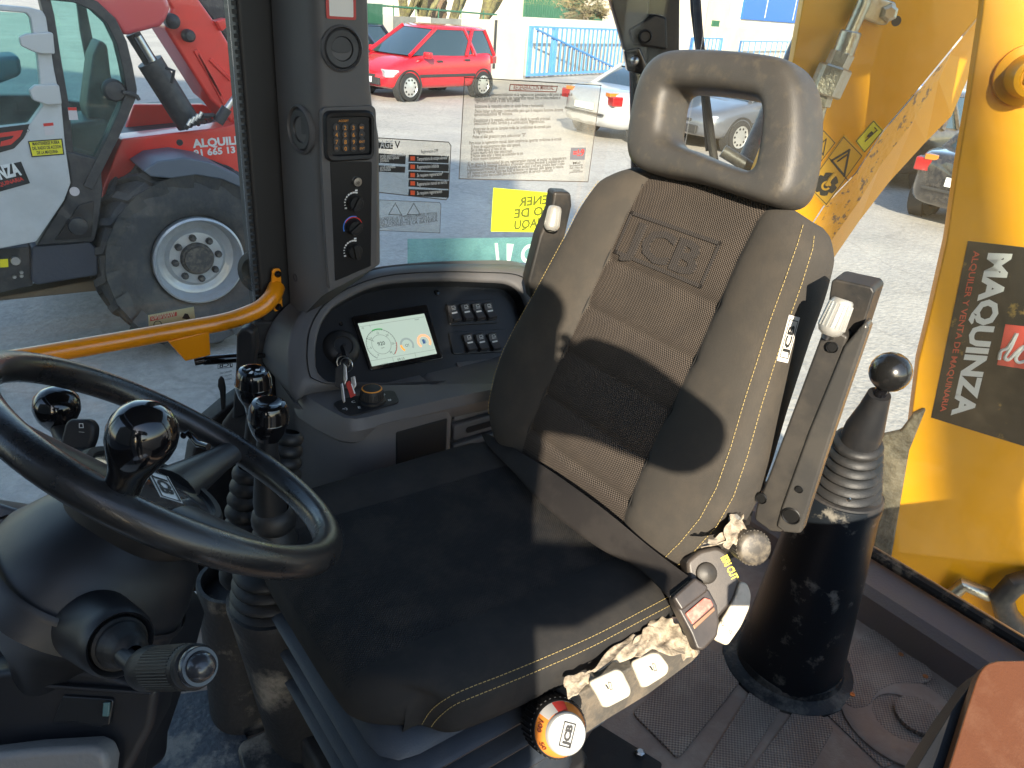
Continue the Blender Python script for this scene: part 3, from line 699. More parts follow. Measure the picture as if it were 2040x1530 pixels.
MB().prism(Fr((0, -.045, 0), (1, 0, 0), (0, 0, 1)), [(.20, 1.0), (1.66, 1.0), (1.66, 1.55), (1.14, 1.55), (1.06, 1.80), (.66, 1.80), (.61, 1.72), (.60, 1.52), (.20, 1.52)], -.02, .02).build('left_shade_panel', PB, cab, bevel=.006)  # unseen panel, outline stepped to keep sun off floor and lever console
m = MB(); m.box((-.66, .74, 1.33), (.05, 1.5, .66)); m.build('front_panel', PB, cab, bevel=.01)
m = MB(); m.box((-.66, .74, 2.75), (.06, 1.5, .34)); m.build('front_header', PB, cab, bevel=.01)
# ------------------------------------------------------------------ stickers on the glass
FS = Fr((0, 1.4505, 0), (1, 0, 0), (0, 0, 1))        # inner face of the quarter window
CLEAR = glass('sticker_film', (.96, .95, .92), .07, .02, (.85, .84, .76))
FADE = mat('print_faded', (.07, .055, .045), .7)
def sticker(name, pix, m_, edge, em=FADE, label=None, parent=rear_side, fr=FS):
    P = fr.pl(pix); s = MB().prism(fr, P, -.0003, .0006).build(name, m_, parent, smooth=0)
    if edge: m = MB(); outline(m, fr, P, edge, .0009); m.build('border', em, s, smooth=0, recalc=False)
    if label: s['label'] = label
    return s
st = sticker('notice', [(925, 154), (1197, 170), (1171, 362), (914, 356)], CLEAR, .002, label='large clear notice printed with Spanish regeneration instructions')
def fit_text(fr, s, u0, v0, u1, m_, mb, h=.001, bold=0, size=None, mirror=False):
    """a line of print from pixel (u0,v0) to (u1, about v0), laid on the sticker's plane"""
    a = fr.px(u0, v0); b = fr.px(u1, v0)
    w_ = abs(b[0]-a[0]); size = size or .012
    cu = bpy.data.curves.new('t', 'FONT'); cu.body = s; cu.size = size; ob = bpy.data.objects.new('t', cu); COL.objects.link(ob)
    bpy.context.view_layer.update(); W = ob.dimensions.x; bpy.data.objects.remove(ob); bpy.data.curves.remove(cu)
    sx = w_/max(W, 1e-4)
    text_mb(mb, fr, s, size, (b[0] if mirror else a[0]), a[1], h, bold, 'LEFT', sx, mirror)
mt = MB()
for s, u0, u1, v in (('condicion de comienzo/inhibicion de la regeneracion automatica o del curso de ruta de la', 945, 1139, 192),
                     ('maquina puede hacer necesaria una regeneracion manual. Esto se indica mediante el', 944, 1115, 199),
                     ('regeneracion manual y el aviso de la pantalla.', 945, 1035, 204), ('Estacione la maquina sobre un suelo firme y horizontal.', 945, 1082, 215),
                     ('Debe haber suficiente combustible para que la maquina funcione durante', 945, 1120, 225), ('aproximadamente 45 minutos.', 944, 1020, 231),
                     ('Desplacese a la pestaña informacion desde la pantalla principal.', 943, 1095, 243), ('Seleccione el menu Servicio y, a continuacion, Regeneracion.', 943, 1084, 249),
                     ('Asegurese de que se cumplen todas las condiciones de entrada para', 942, 1096, 260), ('la regeneracion.', 942, 982, 266),
                     ('Pulse el dial giratorio para seleccionar "SI".', 941, 1047, 276), ('Para iniciar la regeneracion manual, deben cumplirse las siguientes condiciones de entrada:', 934, 1117, 288),
                     ('El freno de estacionamiento debe estar aplicado.', 938, 1036, 296), ('No se debe aplicar el freno de pie.', 938, 1007, 302), ('El punto muerto debe estar seleccionado.', 937, 1020, 308),
                     ('El motor debe estar a ralenti sin acelerador de pie.', 937, 1041, 314), ('El motor requiere temperatura.', 937, 998, 320),
                     ('Si se ignora la necesidad de una regeneracion manual, el motor se desacelerara', 931, 1126, 330), ('y funcionara con potencia reducida si el operador continua ignorando la solicitud de una', 930, 1122, 336),
                     ('regeneracion manual. El motor se parara en exceso y no sera posible llevar a cabo', 930, 1122, 342), ('una regeneracion manual hasta que la luz se ilumine y el operador debe detener la maquina', 930, 1120, 348),
                     ('tan pronto como sea posible para el mantenimiento de servicio cualificado.', 930, 1100, 354)):
    fit_text(FS, s, u0, v, u1, None, mt, size=.0105, bold=.008)
for s, v in (('Mal', 327), ('funcionamiento', 332), ('Fallo critico del', 337), ('sistema de', 341), ('postratamiento', 345)):
    fit_text(FS, s, 1134+(6 if len(s) < 12 else 0), v, 1160-(6 if len(s) < 12 else 0), None, mt, size=.008, bold=.006)
mt.build('lettering', FADE, st, smooth=0, recalc=False)
m = MB(); outline(m, FS, FS.pl([(1016, 168), (1110, 172), (1107, 183), (1014, 180)]), .002, .001); fit_text(FS, 'REGENERACION MANUAL', 1022, 179, 1102, None, m, size=.014, bold=.01); m.build('heading', mat('print_brown', (.4, .1, .06), .6), st, smooth=0, recalc=False)
m = MB().prism(FS, FS.pl([(1137, 294), (1167, 294), (1164, 318), (1135, 318)]), .0007, .0012).build('symbol_box', mat('print_grey', (.13, .13, .15), .6), st, smooth=0)
m = MB(); fit_text(FS, '=!:9', 1140, 311, 1161, None, m, size=.022, bold=.02, h=.0016); m.build('symbol', INKR, st, smooth=0, recalc=False)
s2 = sticker('emission_sticker', [(728, 273), (893, 283), (898, 290), (893, 392), (888, 398), (728, 380)], CLEAR, .0018, label='clear sticker headed STAGE V with black and red rows')
m = MB(); m.prism(FS, FS.pl([(745, 283), (782, 285), (782, 297), (745, 295)]), .0007, .0011)
m.prism(FS, FS.pl([(752, 305), (808, 309), (807, 327), (752, 324)]), .0007, .0011); m.prism(FS, FS.pl([(752, 329), (807, 332), (806, 344), (752, 342)]), .0007, .0011)
for y in (308, 324.5, 341, 357.5, 376.5): m.prism(FS, FS.pl([(814, y), (894, y+2.5), (893, y+(17 if y in (357.5, ) else 15)+2), (813, y+14)]), .0007, .0011)
m.build('black_rows', INKK, s2, smooth=0)
m = MB(); fit_text(FS, 'STAGE', 742, 295.5, 781, None, m, size=.02, bold=.02, h=.0016)
for s, y in (('Temperatura de escape elevada*', 320), ('Regeneracion inhibida', 336), ('Se requiere regeneracion*', 352.5), ('Regeneracion manual en marcha', 370), ('Se requiere regeneracion', 388)):
    fit_text(FS, s, 830, y, 830+len(s)*2.05, None, m, size=.011, bold=.012, h=.0016)
for s, y in (('parada automatica habilitada', 313), ('cuenta atras a parada', 318), ('automatica', 323), ('parada automatica', 336), ('desconectada', 341)): fit_text(FS, s, 756, y, 756+len(s)*1.8, None, m, size=.009, bold=.01, h=.0016)
m.build('row_lettering', INKW, s2, smooth=0, recalc=False)
m = MB()
for y in (308, 324.5, 341, 357.5, 376.5): m.sheet(FS, FS.pl([(817, y+3), (826, y+3.4), (826, y+12), (817, y+11.5)]), .0014)
m.build('red_symbols', mat('symbol_red', (.75, .10, .03), .5), s2, smooth=0, recalc=False)
m = MB(); fit_text(FS, 'V', 786, 295, 796, None, m, size=.02, bold=.02, h=.0016); fit_text(FS, 'Regeneracion DPF', 838, 305, 872, None, m, size=.01, bold=.01); m.build('dark_lettering', INKK, s2, smooth=0, recalc=False)
s3 = sticker('faint_sticker', [(728, 397), (875, 403), (878, 407), (876, 464), (728, 458)], CLEAR, .001, label='faint transparent sticker with two warning triangles')
m = MB()
for x in (787, 824): outline(m, FS, FS.pl([(x, 405), (x+13, 428), (x-13, 427)]), .0013, .001)
for s, y in (('SIGNO DE LA TEMPERATURA DEL MOTOR', 440), ('NO TOQUE EL MOTOR HASTA QUE', 447), ('DESCONECTE LA BATERIA', 454)): fit_text(FS, s, 755, y, 870, None, m, size=.01)
m.build('triangles', FADE, s3, smooth=0, recalc=False)
YF = mat('fluor_yellow', (.60, .70, .02), .5, col2=(.5, .7, .02), cmix=.3, vscale=20)
for n_ in YF.node_tree.nodes:
    if n_.type == 'BSDF_PRINCIPLED': n_.inputs['Transmission Weight'].default_value = .0
s4 = sticker('warning_sticker', [(983, 374), (1108, 385), (1105, 463), (978, 461)], YF, 0, label='fluorescent yellow sticker on the glass, its black lettering seen reversed')
m = MB()
for s, y, u0, u1 in (('TENER', 411, 1034, 1104), ('DIO DE', 434, 1026, 1104), ('A MAQU', 457, 1024, 1103)): fit_text(FS, s, u0, y, u1, None, m, size=.030, bold=.035, mirror=True)
m.build('mirror_lettering', mat('print_olive', (.10, .11, .01), .6), s4, smooth=0, recalc=False)
s5 = sticker('decal', [(812, 476), (1100, 472), (1100, 522), (812, 526)], glass('decal_film', (.78, .95, .92), .16, .01, (.3, .6, .55)), 0, label='pale green window decal with large cut out letters')
m = MB()
for pts in ([(985, 484), (991, 484), (995, 524), (989, 524)], [(1009, 485), (1023, 486), (1015, 526), (1009, 526)]): m.sheet(FS, FS.pl(pts), .001)
a, b = FS.px(1053, 505); m.sheet(FS, [(a+.024*math.cos(t), b+.024*math.sin(t)) for t in [R_(60+240*k/16) for k in range(17)]]+[(a+.014*math.cos(t), b+.014*math.sin(t)) for t in [R_(300-240*k/16) for k in range(17)]], .001)
m.build('pale_letters', mat('decal_pale', (.45, .65, .55), .6), s5, smooth=0, recalc=False)
# small stickers on the side door pane
FSd = Fr((0, 1.4505, 0), (1, 0, 0), (0, 0, 1))
s6 = sticker('warning_sticker', [(295, 628), (386, 611), (389, 640), (297, 660)], mat('cream', (.42, .42, .26), .6), 0, parent=door_pane, label='cream sticker behind the yellow rail with a reversed red WARNING')
m = MB().sheet(FSd, FSd.pl([(299, 631), (352, 621), (352, 629), (299, 640)]), .0008).build('red_band', mat('band_red', (.42, .06, .05), .6), s6, smooth=0, recalc=False)
m = MB(); fit_text(FSd, 'WARNING', 302, 637, 350, None, m, size=.014, bold=.02, mirror=True, h=.0012); m.build('band_lettering', mat('cream_ink', (.5, .48, .35), .6), s6, smooth=0, recalc=False)
m = MB(); a, b = FSd.px(314, 646)
for k in range(24):
    A, B_ = 2*math.pi*k/24, 2*math.pi*(k+1)/24; m.face([FSd.w(a+r*math.cos(t), b+r*math.sin(t), .0008) for r, t in ((.006, A), (.006, B_), (.0075, B_), (.0075, A))])
m.sheet(FSd, [FSd.px(*p) for p in ((362, 634), (368, 624), (374, 625), (379, 634), (372, 636))], .0008); m.build('pictograms', INKK, s6, smooth=0, recalc=False)
s7 = MB(); outline(s7, FSd, FSd.pl([(434, 726), (463, 724), (462, 731), (434, 734)]), .001, .001); fit_text(FSd, 'JCB', 436, 733, 461, None, s7, size=.012, bold=.02, mirror=True)
for y in (745, 752, 760): fit_text(FSd, 'EMERGENCY EXIT', 438, y, 462, None, s7, size=.005, mirror=True)
s7.build('glass_mark', INKK, door_pane, smooth=0, recalc=False)

# ------------------------------------------------------------------ yellow grab rail across the side window
rail = empty('grab_rail', (.48, 1.42, 1.7), 'bright yellow tubular grab rail across the side window with a welded tab', 'rail')
pts = [V((-.55, 1.40, 1.705)), V((-.2, 1.40, 1.708)), V((.1, 1.40, 1.710)), V((.30, 1.40, 1.713)), V((.385, 1.398, 1.716)), px(505, 621, r=1.40), px(529, 606, r=1.402), px(544, 588, r=1.408), px(551, 572, r=1.425)]
MB().tube(smoothpath(pts, 60), .0165, 20).build('tube', YEL, rail)
FP = Fr((0, 1.425, 0), (1, 0, 0), (0, 0, 1)); pp = FP.pl([(541, 534), (557, 533), (561, 612), (545, 621), (538, 580)])
MB().prism(FP, rounded(pp, .006), 0, .006).build('end_plate', YEL, rail, bevel=.001)
for u, v in ((551, 544), (552, 609)):
    a, b = FP.px(u, v); MB().lathe(FP.w(a, b, .005), FP.n, [(.007, 0), (.007, .003), (.004, .006), (1e-4, .006)], 14, caps=False).build('bolt', PBg, rail)
FT = Fr((0, 1.385, 0), (1, 0, 0), (0, 0, 1))
MB().prism(FT, FT.pl([(334, 680), (417, 660), (420, 708), (370, 720)]), -.03, 0).build('tab', YEL, rail, bevel=.002)
lt = MB(); lt.tube([px(388, 721, r=1.415), px(410, 717, r=1.41)], .0075, 10); lt.tube([px(405, 718, r=1.41), px(470, 713, r=1.41)], .0095, 12); lt.tube([px(470, 713, r=1.41), px(590, 703, r=1.42)], .005, 10)
tag(lt.build('gas_spring', PBg, None), 'thin black gas strut running from the yellow rail tab to the dark post', 'gas strut')
# round rubber buffer seen through the glass by the post
tag(MB().lathe(px(518, 540, r=1.475), (-.75, -.6, .1), [(.042, -.02), (.045, 0), (.042, .014), (.03, .018), (.02, .01), (1e-4, .01)], 28, caps=False).build('rubber_buffer', RUB, None), 'round black rubber buffer half hidden by the dark post', 'buffer')
# ------------------------------------------------------------------ right hand console with the instrument screen
con = empty('side_console', (.8, 1.3, 1.05), 'dark grey right hand console with arched instrument panel, lit screen and shelf', 'console')
t42 = R_(42)
FD = Fr(px(713, 644, r=1.33), (1, 0, 0), (0, math.sin(t42), math.cos(t42)))   # face of the instrument panel
outer = [(640, 783), (592, 800), (577, 775), (571, 740), (569, 704), (577, 661), (597, 624), (632, 586), (666, 569), (732, 543), (790, 533), (876, 528), (962, 528), (1020, 530), (1062, 540), (1105, 570), (1135, 640), (1120, 740), (1040, 765), (900, 770)]
inner = [(652, 761), (641, 752), (630, 736), (629, 713), (629, 690), (638, 650), (655, 622), (675, 604), (732, 575), (790, 563), (876, 559), (962, 561), (1014, 566), (1040, 590), (1052, 640), (1040, 700), (1010, 745), (962, 753), (819, 762), (700, 763)]
P0 = FD.pl(outer, -.02); P2 = FD.pl(inner, 0)
N = 96
def align(a, n):
    L = resample(smoothpath([V((*p, 0)) for p in a], 160, True), n); 
    k = min(range(n), key=lambda i: (L[i]-V((*a[0], 0))).length); return L[k:]+L[:k]
A0 = align(P0, N); A2 = align(P2, N)
def lp(L, h): return [FD.w(p.x, p.y, h) for p in L]
mid = lambda t: [a.lerp(b, t) for a, b in zip(A0, A2)]
back = [V((p.x, 1.425, p.z+.012)) for p in lp(A0, -.03)]
m = MB(); m.loft([back, lp(A0, -.024), lp(A0, -.018), lp(mid(.06), -.008), lp(mid(.5), .004), lp(mid(.86), .006), lp(mid(.95), .004), lp(mid(1.0), -.002), lp(mid(1.02), -.02)], True)
m.build('panel_surround', GREY, con, smooth=50)
m = MB(); m.loft([lp(mid(.60), .0072), lp(mid(.62), .0052), lp(mid(.64), .0072)], True); m.build('seam', RECESS, con)
m = MB(); m.loft([lp(mid(1.01), -.004), lp(mid(1.03), -.03)], True); m.bm.faces.new([m.bm.verts.new(q) for q in lp(mid(1.03), -.030)])
m.build('instrument_panel', RECESS, con, smooth=30)
H = -.030
def dp(u, v, h=H): return FD.px(u, v, h)
def dpl(pts, h=H): return FD.pl(pts, h)
# screen
sc_o = dpl([(701, 630), (851, 606), (883, 714), (738, 738)], H+.008)
scr = MB().prism(FD, rounded(sc_o, .006), H, H+.008).build('display_screen', PBg, con, bevel=.0015)
hh = H+.0085
ds = dpl([(713, 644.5), (845, 624.5), (870.5, 704.5), (741, 730)], hh)
lcd = mat('display_glow', (.35, .42, .36), .3, emit=(.50, .60, .50), estr=.27)
MB().sheet(FD, ds, hh).build('display_face', lcd, scr, smooth=0, recalc=False)
inkd = mat('display_ink', (.03, .05, .04), .5, emit=(.1, .13, .11), estr=.25); hg = hh+.0004
gx, gy = dp(760, 686, hg); G = .0335
m = MB(); arc(m, gx, gy, G*.97, G, -55, 235, h=hg, fr=FD); arc(m, gx, gy, G*.62, G*.64, 0, 360, h=hg, fr=FD)
for k in range(31):
    A = R_(235-290*k/30); L = .90 if k % 5 else .84
    q = Fr(FD.w(gx, gy, hg), FD.e1*math.cos(A)+FD.e2*math.sin(A), FD.e2*math.cos(A)-FD.e1*math.sin(A)); m.sheet(q, rect(G*L, -.0002, G*.97, .0002))
for k, s in enumerate(('0', '5', '10', '15', '20', '25', '30')):
    A = R_(235-290*k/6); text_mb(m, FD, s, .0062, gx+G*.75*math.cos(A), gy+G*.75*math.sin(A)-.002, hg, .004, 'CENTER')
text_mb(m, FD, '920', .0115, gx, gy-.002, hg, .02, 'CENTER'); text_mb(m, FD, 'rpm', .005, gx, gy-.009, hg, 0, 'CENTER')
q = Fr(FD.w(gx, gy, hg), FD.e1*math.cos(R_(146))+FD.e2*math.sin(R_(146)), FD.e2*math.cos(R_(146))-FD.e1*math.sin(R_(146))); m.sheet(q, rect(G*.5, -.0005, G*1.03, .0005), .0002)
for (u, v, s, z_) in ((797, 716, '09:13', .0075), (765, 725, '3627.H', .005), (726, 653, 'F2', .005), (831, 636, 'FUNC', .004)):
    a, b = dp(u, v, hg); text_mb(m, FD, s, z_, a-.006, b-.002, hg, .003)
for a_, b_ in (((717, 651), (846, 631)), ((738, 719), (868, 696)), ((782, 712), (785, 722)), ((826, 702), (829, 712)), ((736, 647), (738, 652))):
    A, B_ = dp(*a_, hg), dp(*b_, hg); d = (V((*B_, 0))-V((*A, 0))).normalized(); k = V((-d.y, d.x, 0))*.00022
    m.face([FD.w(p.x, p.y, hg) for p in (V((*A, 0))-k, V((*B_, 0))-k, V((*B_, 0))+k, V((*A, 0))+k)])
ax_, ay_ = dp(811, 687, hg); bx_, by_ = dp(845, 680, hg)
text_mb(m, FD, 'O!', .009, ax_-.005, ay_-.004, hg, .004)
m.build('display_graphics', inkd, scr, smooth=0, recalc=False)
m = MB(); arc(m, gx, gy, G*.985, G*1.05, 68, 108, h=hg, fr=FD); m.build('green_arc', mat('disp_green', (.0, .2, .03), .5, emit=(.02, .35, .06), estr=.4), scr, smooth=0, recalc=False)
m = MB(); arc(m, gx, gy, G*1.0, G*1.03, -50, -2, h=hg, fr=FD); m.build('red_arc', mat('disp_red', (.4, .02, .02), .5, emit=(.5, .1, .06), estr=.4), scr, smooth=0, recalc=False)
m = MB(); arc(m, ax_, ay_, .0115, .0160, -40, 170, h=hg, fr=FD); m.build('grey_gauge', mat('disp_grey', (.2, .24, .22), .5, emit=(.3, .36, .33), estr=.35), scr, smooth=0, recalc=False)
m = MB(); arc(m, ax_, ay_, .0115, .0160, 172, 232, h=hg, fr=FD); m.build('orange_gauge', mat('disp_orange', (.7, .25, .02), .5, emit=(.8, .32, .05), estr=.5), scr, smooth=0, recalc=False)
m = MB(); arc(m, bx_, by_, .0115, .0165, -45, 225, h=hg, fr=FD); m.build('salmon_gauge', mat('disp_salmon', (.75, .28, .14), .5, emit=(.85, .38, .2), estr=.5), scr, smooth=0, recalc=False)
m = MB(); m.sheet(FD, rect(bx_-.004, by_-.005, bx_+.002, by_+.005), hg); m.sheet(FD, rect(bx_+.003, by_-.004, bx_+.004, by_+.003), hg); m.build('fuel_symbol', mat('disp_navy', (.02, .05, .12), .5, emit=(.04, .09, .2), estr=.4), scr, smooth=0, recalc=False)
# rocker switches: two banks
def bank(corn, sw, name):
    P = dpl(corn, H+.003)
    bk = MB().prism(FD, rounded(P, .006), H-.001, H+.004).build('switch_bank', RECESS, con, bevel=.0015)
    for (u, v) in sw:
        x, y = dp(u, v, H+.01); hw, hh_ = .0108, .0205
        prof = []
        s_ = MB(); 
        s_.loft([[FD.w(x-hw, y+yy, hgt), FD.w(x-hw+.0012, y+yy, hgt+.0012), FD.w(x+hw-.0012, y+yy, hgt+.0012), FD.w(x+hw, y+yy, hgt), FD.w(x+hw, y+yy, H), FD.w(x-hw, y+yy, H)]
                 for yy, hgt in ((-hh_, H+.010), (-hh_+.003, H+.0145), (-.003, H+.0095), (.004, H+.0075), (hh_-.003, H+.011), (hh_, H+.008))], True, True, True)
        so_ = s_.build('rocker_switch', GREYD, bk, smooth=30)
        b2 = MB(); f4 = Fr(FD.w(x, y-.0005, H+.0103), FD.e1, FD.e2)
        b2.sheet(f4, rounded(rect(-.0072, -.0022, .0072, .0014), .001, 3), .0012)
        outline(b2, f4, [(-.0045, .0095), (.0045, .0095), (.0035, .0145), (-.0035, .0145)], .0008, .0042)
        b2.sheet(f4, rect(-.005, .0066, .005, .0074), .003)
        o_ = b2.build('switch_marks', INKW, bk, smooth=0, recalc=False)
bank([(888, 603), (987, 595), (993, 643), (896, 648)], [(905, 623), (930, 621), (953.5, 620), (976, 619)], 'a')
bank([(893, 662), (1010, 655), (1014, 700), (903, 706)], [(936, 682), (960, 681), (985, 680)], 'b')
m = MB(); m.prism(FD, rounded(dpl([(908, 722), (1000, 712), (1004, 730), (915, 737)], H+.002), .003), H, H+.003); m.build('blank_strip', GREYD, con, bevel=.001)
a, b = dp(870, 583); MB().lathe(FD.w(a, b, H), FD.n, [(.007, 0), (.006, .002), (1e-4, .003)], 16, caps=False).build('sensor_dome', PBg, con)
a, b = dp(679, 645); MB().lathe(FD.w(a, b, H), FD.n, [(.0045, 0), (.004, .0015), (1e-4, .001)], 12, caps=False).build('warning_lamp', PBg, con)
# domed key boss
a, b = dp(683, 690, H+.01)
kb = MB().lathe(FD.w(a, b, H-.004), FD.n, [(.040, 0), (.036, .012), (.030, .018), (.020, .021), (.018, .018), (1e-4, .018)], 32, caps=False).build('key_boss', PB, con)
a2, b2 = dp(683, 715, H+.02)
MB().lathe(FD.w(a2, b2, H+.004), FD.n, [(.014, 0), (.014, .016), (.012, .018), (.004, .018), (1e-4, .016)], 24, caps=False).build('ignition_lock', PB, con)
# shelf and body
ZL = 1.597
shelf = [(604, 772), (609, 789), (640, 808), (684, 832), (708, 835), (732, 831), (885, 795), (1010, 770), (1010, 764), (640, 769)]
SP = [px(u, v, z=ZL) for u, v in shelf]
FZ = Fr((0, 0, ZL), (1, 0, 0), (0, 1, 0))
sp = [(p.x, p.y) for p in SP]
bul = [px(586, 815, z=ZL-.03), px(592, 830, z=ZL-.035), px(630, 855, z=ZL-.04), px(676, 878, z=ZL-.045), px(705, 882, z=ZL-.045), px(735, 873, z=ZL-.045), px(888, 832, z=ZL-.045), px(1010, 805, z=ZL-.045)]
top = SP[0:8]; b0 = resample(top, 40, False); b1 = resample(bul, 40, False)
mm_ = [a.lerp(b, .5)+V((-.3, -.95, .3)).normalized()*.008 for a, b in zip(b0, b1)]
lowr = [p+V((.02, .035, -.03)) for p in b1]
m = MB(); m.loft([b0, mm_, b1, lowr], False); m.sheet(FZ, sp, 0); m.build('shelf', GREY, con, smooth=35)
body = [(.475, 1.42), (.462, 1.27), (.478, 1.21), (.52, 1.135), (.56, 1.12), (.72, 1.12), (.735, 1.135), (.735, 1.42)]
FB0 = Fr((0, 0, 1.05), (1, 0, 0), (0, 1, 0))
MB().prism(FB0, rounded(body, .02, 5), 0, .53).build('console_body', GREY, con, smooth=40)
MB().prism(FB0, [(.60, 1.1175), (.715, 1.1175), (.715, 1.16), (.60, 1.16)], .36, .505).build('pocket', mat('pocket_shade', (.004, .004, .004), .8), con, bevel=.004)  # solid flush block, black colour stands in for shade inside an opening
MB().prism(FB0, [(.735, 1.15), (1.30, 1.15), (1.30, 1.42), (.735, 1.42)], 0, .53).build('rear_body', GREY, con, bevel=.02)
# stepped side panel with slots behind the seat
m = MB()
f5 = Fr((.74, 1.148, 1.45), (1, 0, 0), (0, 0, 1))
for k in range(3): m.prism(f5, rounded(rect(.0, -.01+k*.046, .35, .026+k*.046), .006), 0, .014)
m.build('ribbed_panel', GREY, con, bevel=.003)
m = MB()
for k in range(3): m.prism(f5, rounded(rect(.03, .0+k*.046, .3, .014+k*.046), .007, 5), .0135, .0148)
m.build('slots', RECESS, con, smooth=0)
# menu dial pad on the shelf
pad = [px(u, v, z=ZL+.002) for u, v in ((664, 806), (668, 801), (690, 793), (776, 778), (786, 780), (795, 797), (793, 802), (708, 827), (694, 827), (675, 818))]
pd = MB().prism(FZ, rounded([(p.x, p.y) for p in pad], .006), 0, .003).build('dial_pad', PB, con, bevel=.001)
c = px(741, 797, z=ZL+.004)
dl = MB().lathe(V((c.x, c.y, ZL+.003)), ZZ, [(.026, 0), (.0255, .004), (.022, .006), (.0205, .022), (.0185, .0255), (.017, .027), (1e-4, .0275)], 36, caps=False).build('menu_dial', PB, con)
MB().lathe(V((c.x, c.y, ZL+.003)), ZZ, [(.0188, .0248), (.0196, .0256), (.0180, .0268), (.0172, .0268)], 36, caps=False).build('orange_ring', INKO, dl)
m = MB(); 
for k in range(28):
    A = 2*math.pi*k/28; m.tube([V((c.x+.0222*math.cos(A), c.y+.0222*math.sin(A), ZL+.011)), V((c.x+.0208*math.cos(A), c.y+.0208*math.sin(A), ZL+.023))], .0009, 5)
m.build('ribs', PB, dl)
m = MB(); f6 = Fr((0, 0, ZL+.0035), (.97, -.2, 0), (.2, .97, 0))
for (u, v, s) in ((686, 815, '<)'), (717, 812, 'E'), (704, 801, 'C'), (777, 797, '#'), (767, 787, 'F')):
    a, b = f6.px(u, v); text_mb(m, f6, s, .011, a-.004, b-.003, .0003, .02)
m.build('pad_symbols', INKW, pd, smooth=0, recalc=False)
# keys hanging from the ignition lock
ks = empty('key_bunch', FD.w(a2, b2, H+.022), 'bunch of keys with black fob and red strap hanging from the ignition', 'keys')
o = FD.w(a2, b2, H+.022)
m = MB(); m.tube([o, o+FD.n*.012], .006, 10); m.prism(Fr(o+FD.n*.01, FD.n, ZZ), rounded(rect(0, -.006, .018, .022), .005), -.003, .003); m.build('inserted_key', PB, ks)
ring_c = px(684, 722, d=(o-EYE).dot(FWD)-.02)
def disc_ring(c, ax, R, r_, name, m_, par):
    ax = V(ax).normalized(); e = ax.cross(ZZ).normalized(); f = ax.cross(e)
    MB().tube([c+e*R*math.cos(t)+f*R*math.sin(t) for t in [2*math.pi*k/28 for k in range(28)]], r_, 8, closed=True).build(name, m_, par)
disc_ring(ring_c, (-.4, -.9, .3), .0125, .0012, 'split_ring', STEEL, ks); disc_ring(px(690, 727, d=(o-EYE).dot(FWD)-.02), (-.8, -.5, .2), .014, .001, 'split_ring', STEEL, ks)
dk = min((o-EYE).dot(FWD)-.022, (px(690, 803, z=ZL+.006)-EYE).dot(FWD)-.004)
def kpiece(name, pts, th, m_, dd=0, bev=.001):
    f = Fr(px(*pts[0], d=dk+dd), RGT, UPV); return MB().prism(f, f.pl(pts, 0), -th, 0).build(name, m_, ks, bevel=bev)
kpiece('key_fob', [(668, 733), (684, 722), (692, 728), (690, 760), (678, 776), (667, 770)], .009, PB, 0, .002)
kpiece('fob_edge', [(684, 724), (690, 730), (692, 755), (686, 768), (684, 755)], .004, STEEL, -.004)
kpiece('key_blade', [(678, 766), (683, 762), (688, 800), (684, 803), (681, 795)], .002, STEEL, -.003)
kpiece('key_strap', [(688, 763), (696, 758), (709, 787), (698, 793)], .002, mat('strap_red', (.4, .03, .02), .6), 0)
kpiece('key_tag', [(698, 752), (707, 749), (710, 768), (705, 775), (701, 772)], .002, STEEL, 0)
kpiece('strap_print', [(699, 765), (701, 764), (708, 783), (706, 785)], .0008, INKW, -.0045, 0)

# ------------------------------------------------------------------ steering column, wheel, stalks
colm = empty('steering_column', (0, .76, 1.05), 'black steering column and wheel with glossy spinner knob', 'steering column')
Wc = V((.138, .759, 1.836)); WN = V((.774, .05, 1)).normalized(); e1 = WN.cross(V((1, 0, 0))).normalized(); e2 = WN.cross(e1)
WR = .19
GRIP = mat('wheel_grip', (.013, .013, .014), .27, bump=.22, bscale=650, col2=(.12, .11, .1), cmix=.06, vscale=12, coat=.15, rvar=.1)
ring = [Wc + (e1*math.cos(t)+e2*math.sin(t))*WR for t in [2*math.pi*k/96 for k in range(96)]]
whl = MB().tube(ring, .0168, 20, closed=True, upv=WN).build('steering_wheel', GRIP, colm)
def wpt(u, v, h=0):
    f = Fr(Wc, e1, e2); a, b = f.px(u, v, h); return f, a, b
Fw = Fr(Wc, e1, e2)   # normal along WN
def wp(u, v, h=0): a, b = Fw.px(u, v, h); return Fw.w(a, b, h)
def spoke(p0, p1, name='spoke'):
    p0, p1 = V(p0), V(p1); d = (p1-p0)
    pa = [p0, p0.lerp(p1, .35), p0.lerp(p1, .7), p0.lerp(p1, .9), p1]
    m = MB(); m.tube(pa, [.030, .024, .0185, .017, .019], 16, flat=.55, upv=WN); m.build(name, mat('spoke_black', (.02, .02, .021), .4, bump=.15, bscale=600), whl)
hubc = Wc - WN*.045
for (u, v) in ((478, 893), (528, 1072), (60, 850)):
    e = wp(u, v); dr = (e-Wc).normalized(); spoke(Wc - WN*.04 + dr*.055, Wc + dr*(WR-.008)-WN*.002)
MB().lathe(hubc, WN, [(.06, -.06), (.077, -.02), (.080, .0), (.079, .012), (.074, .017), (.068, .0155), (.0675, .0115)], 48, caps=False).build('hub', PB, whl)
fh = Fr(hubc+WN*.0118, e1, e2)
MB().lathe(hubc+WN*.0112, WN, [(.0675, 0), (.04, .003), (.02, .004), (1e-4, .0042)], 40, caps=False).build('hub_badge', mat('badge_dark', (.03, .03, .032), .18, coat=1), whl)
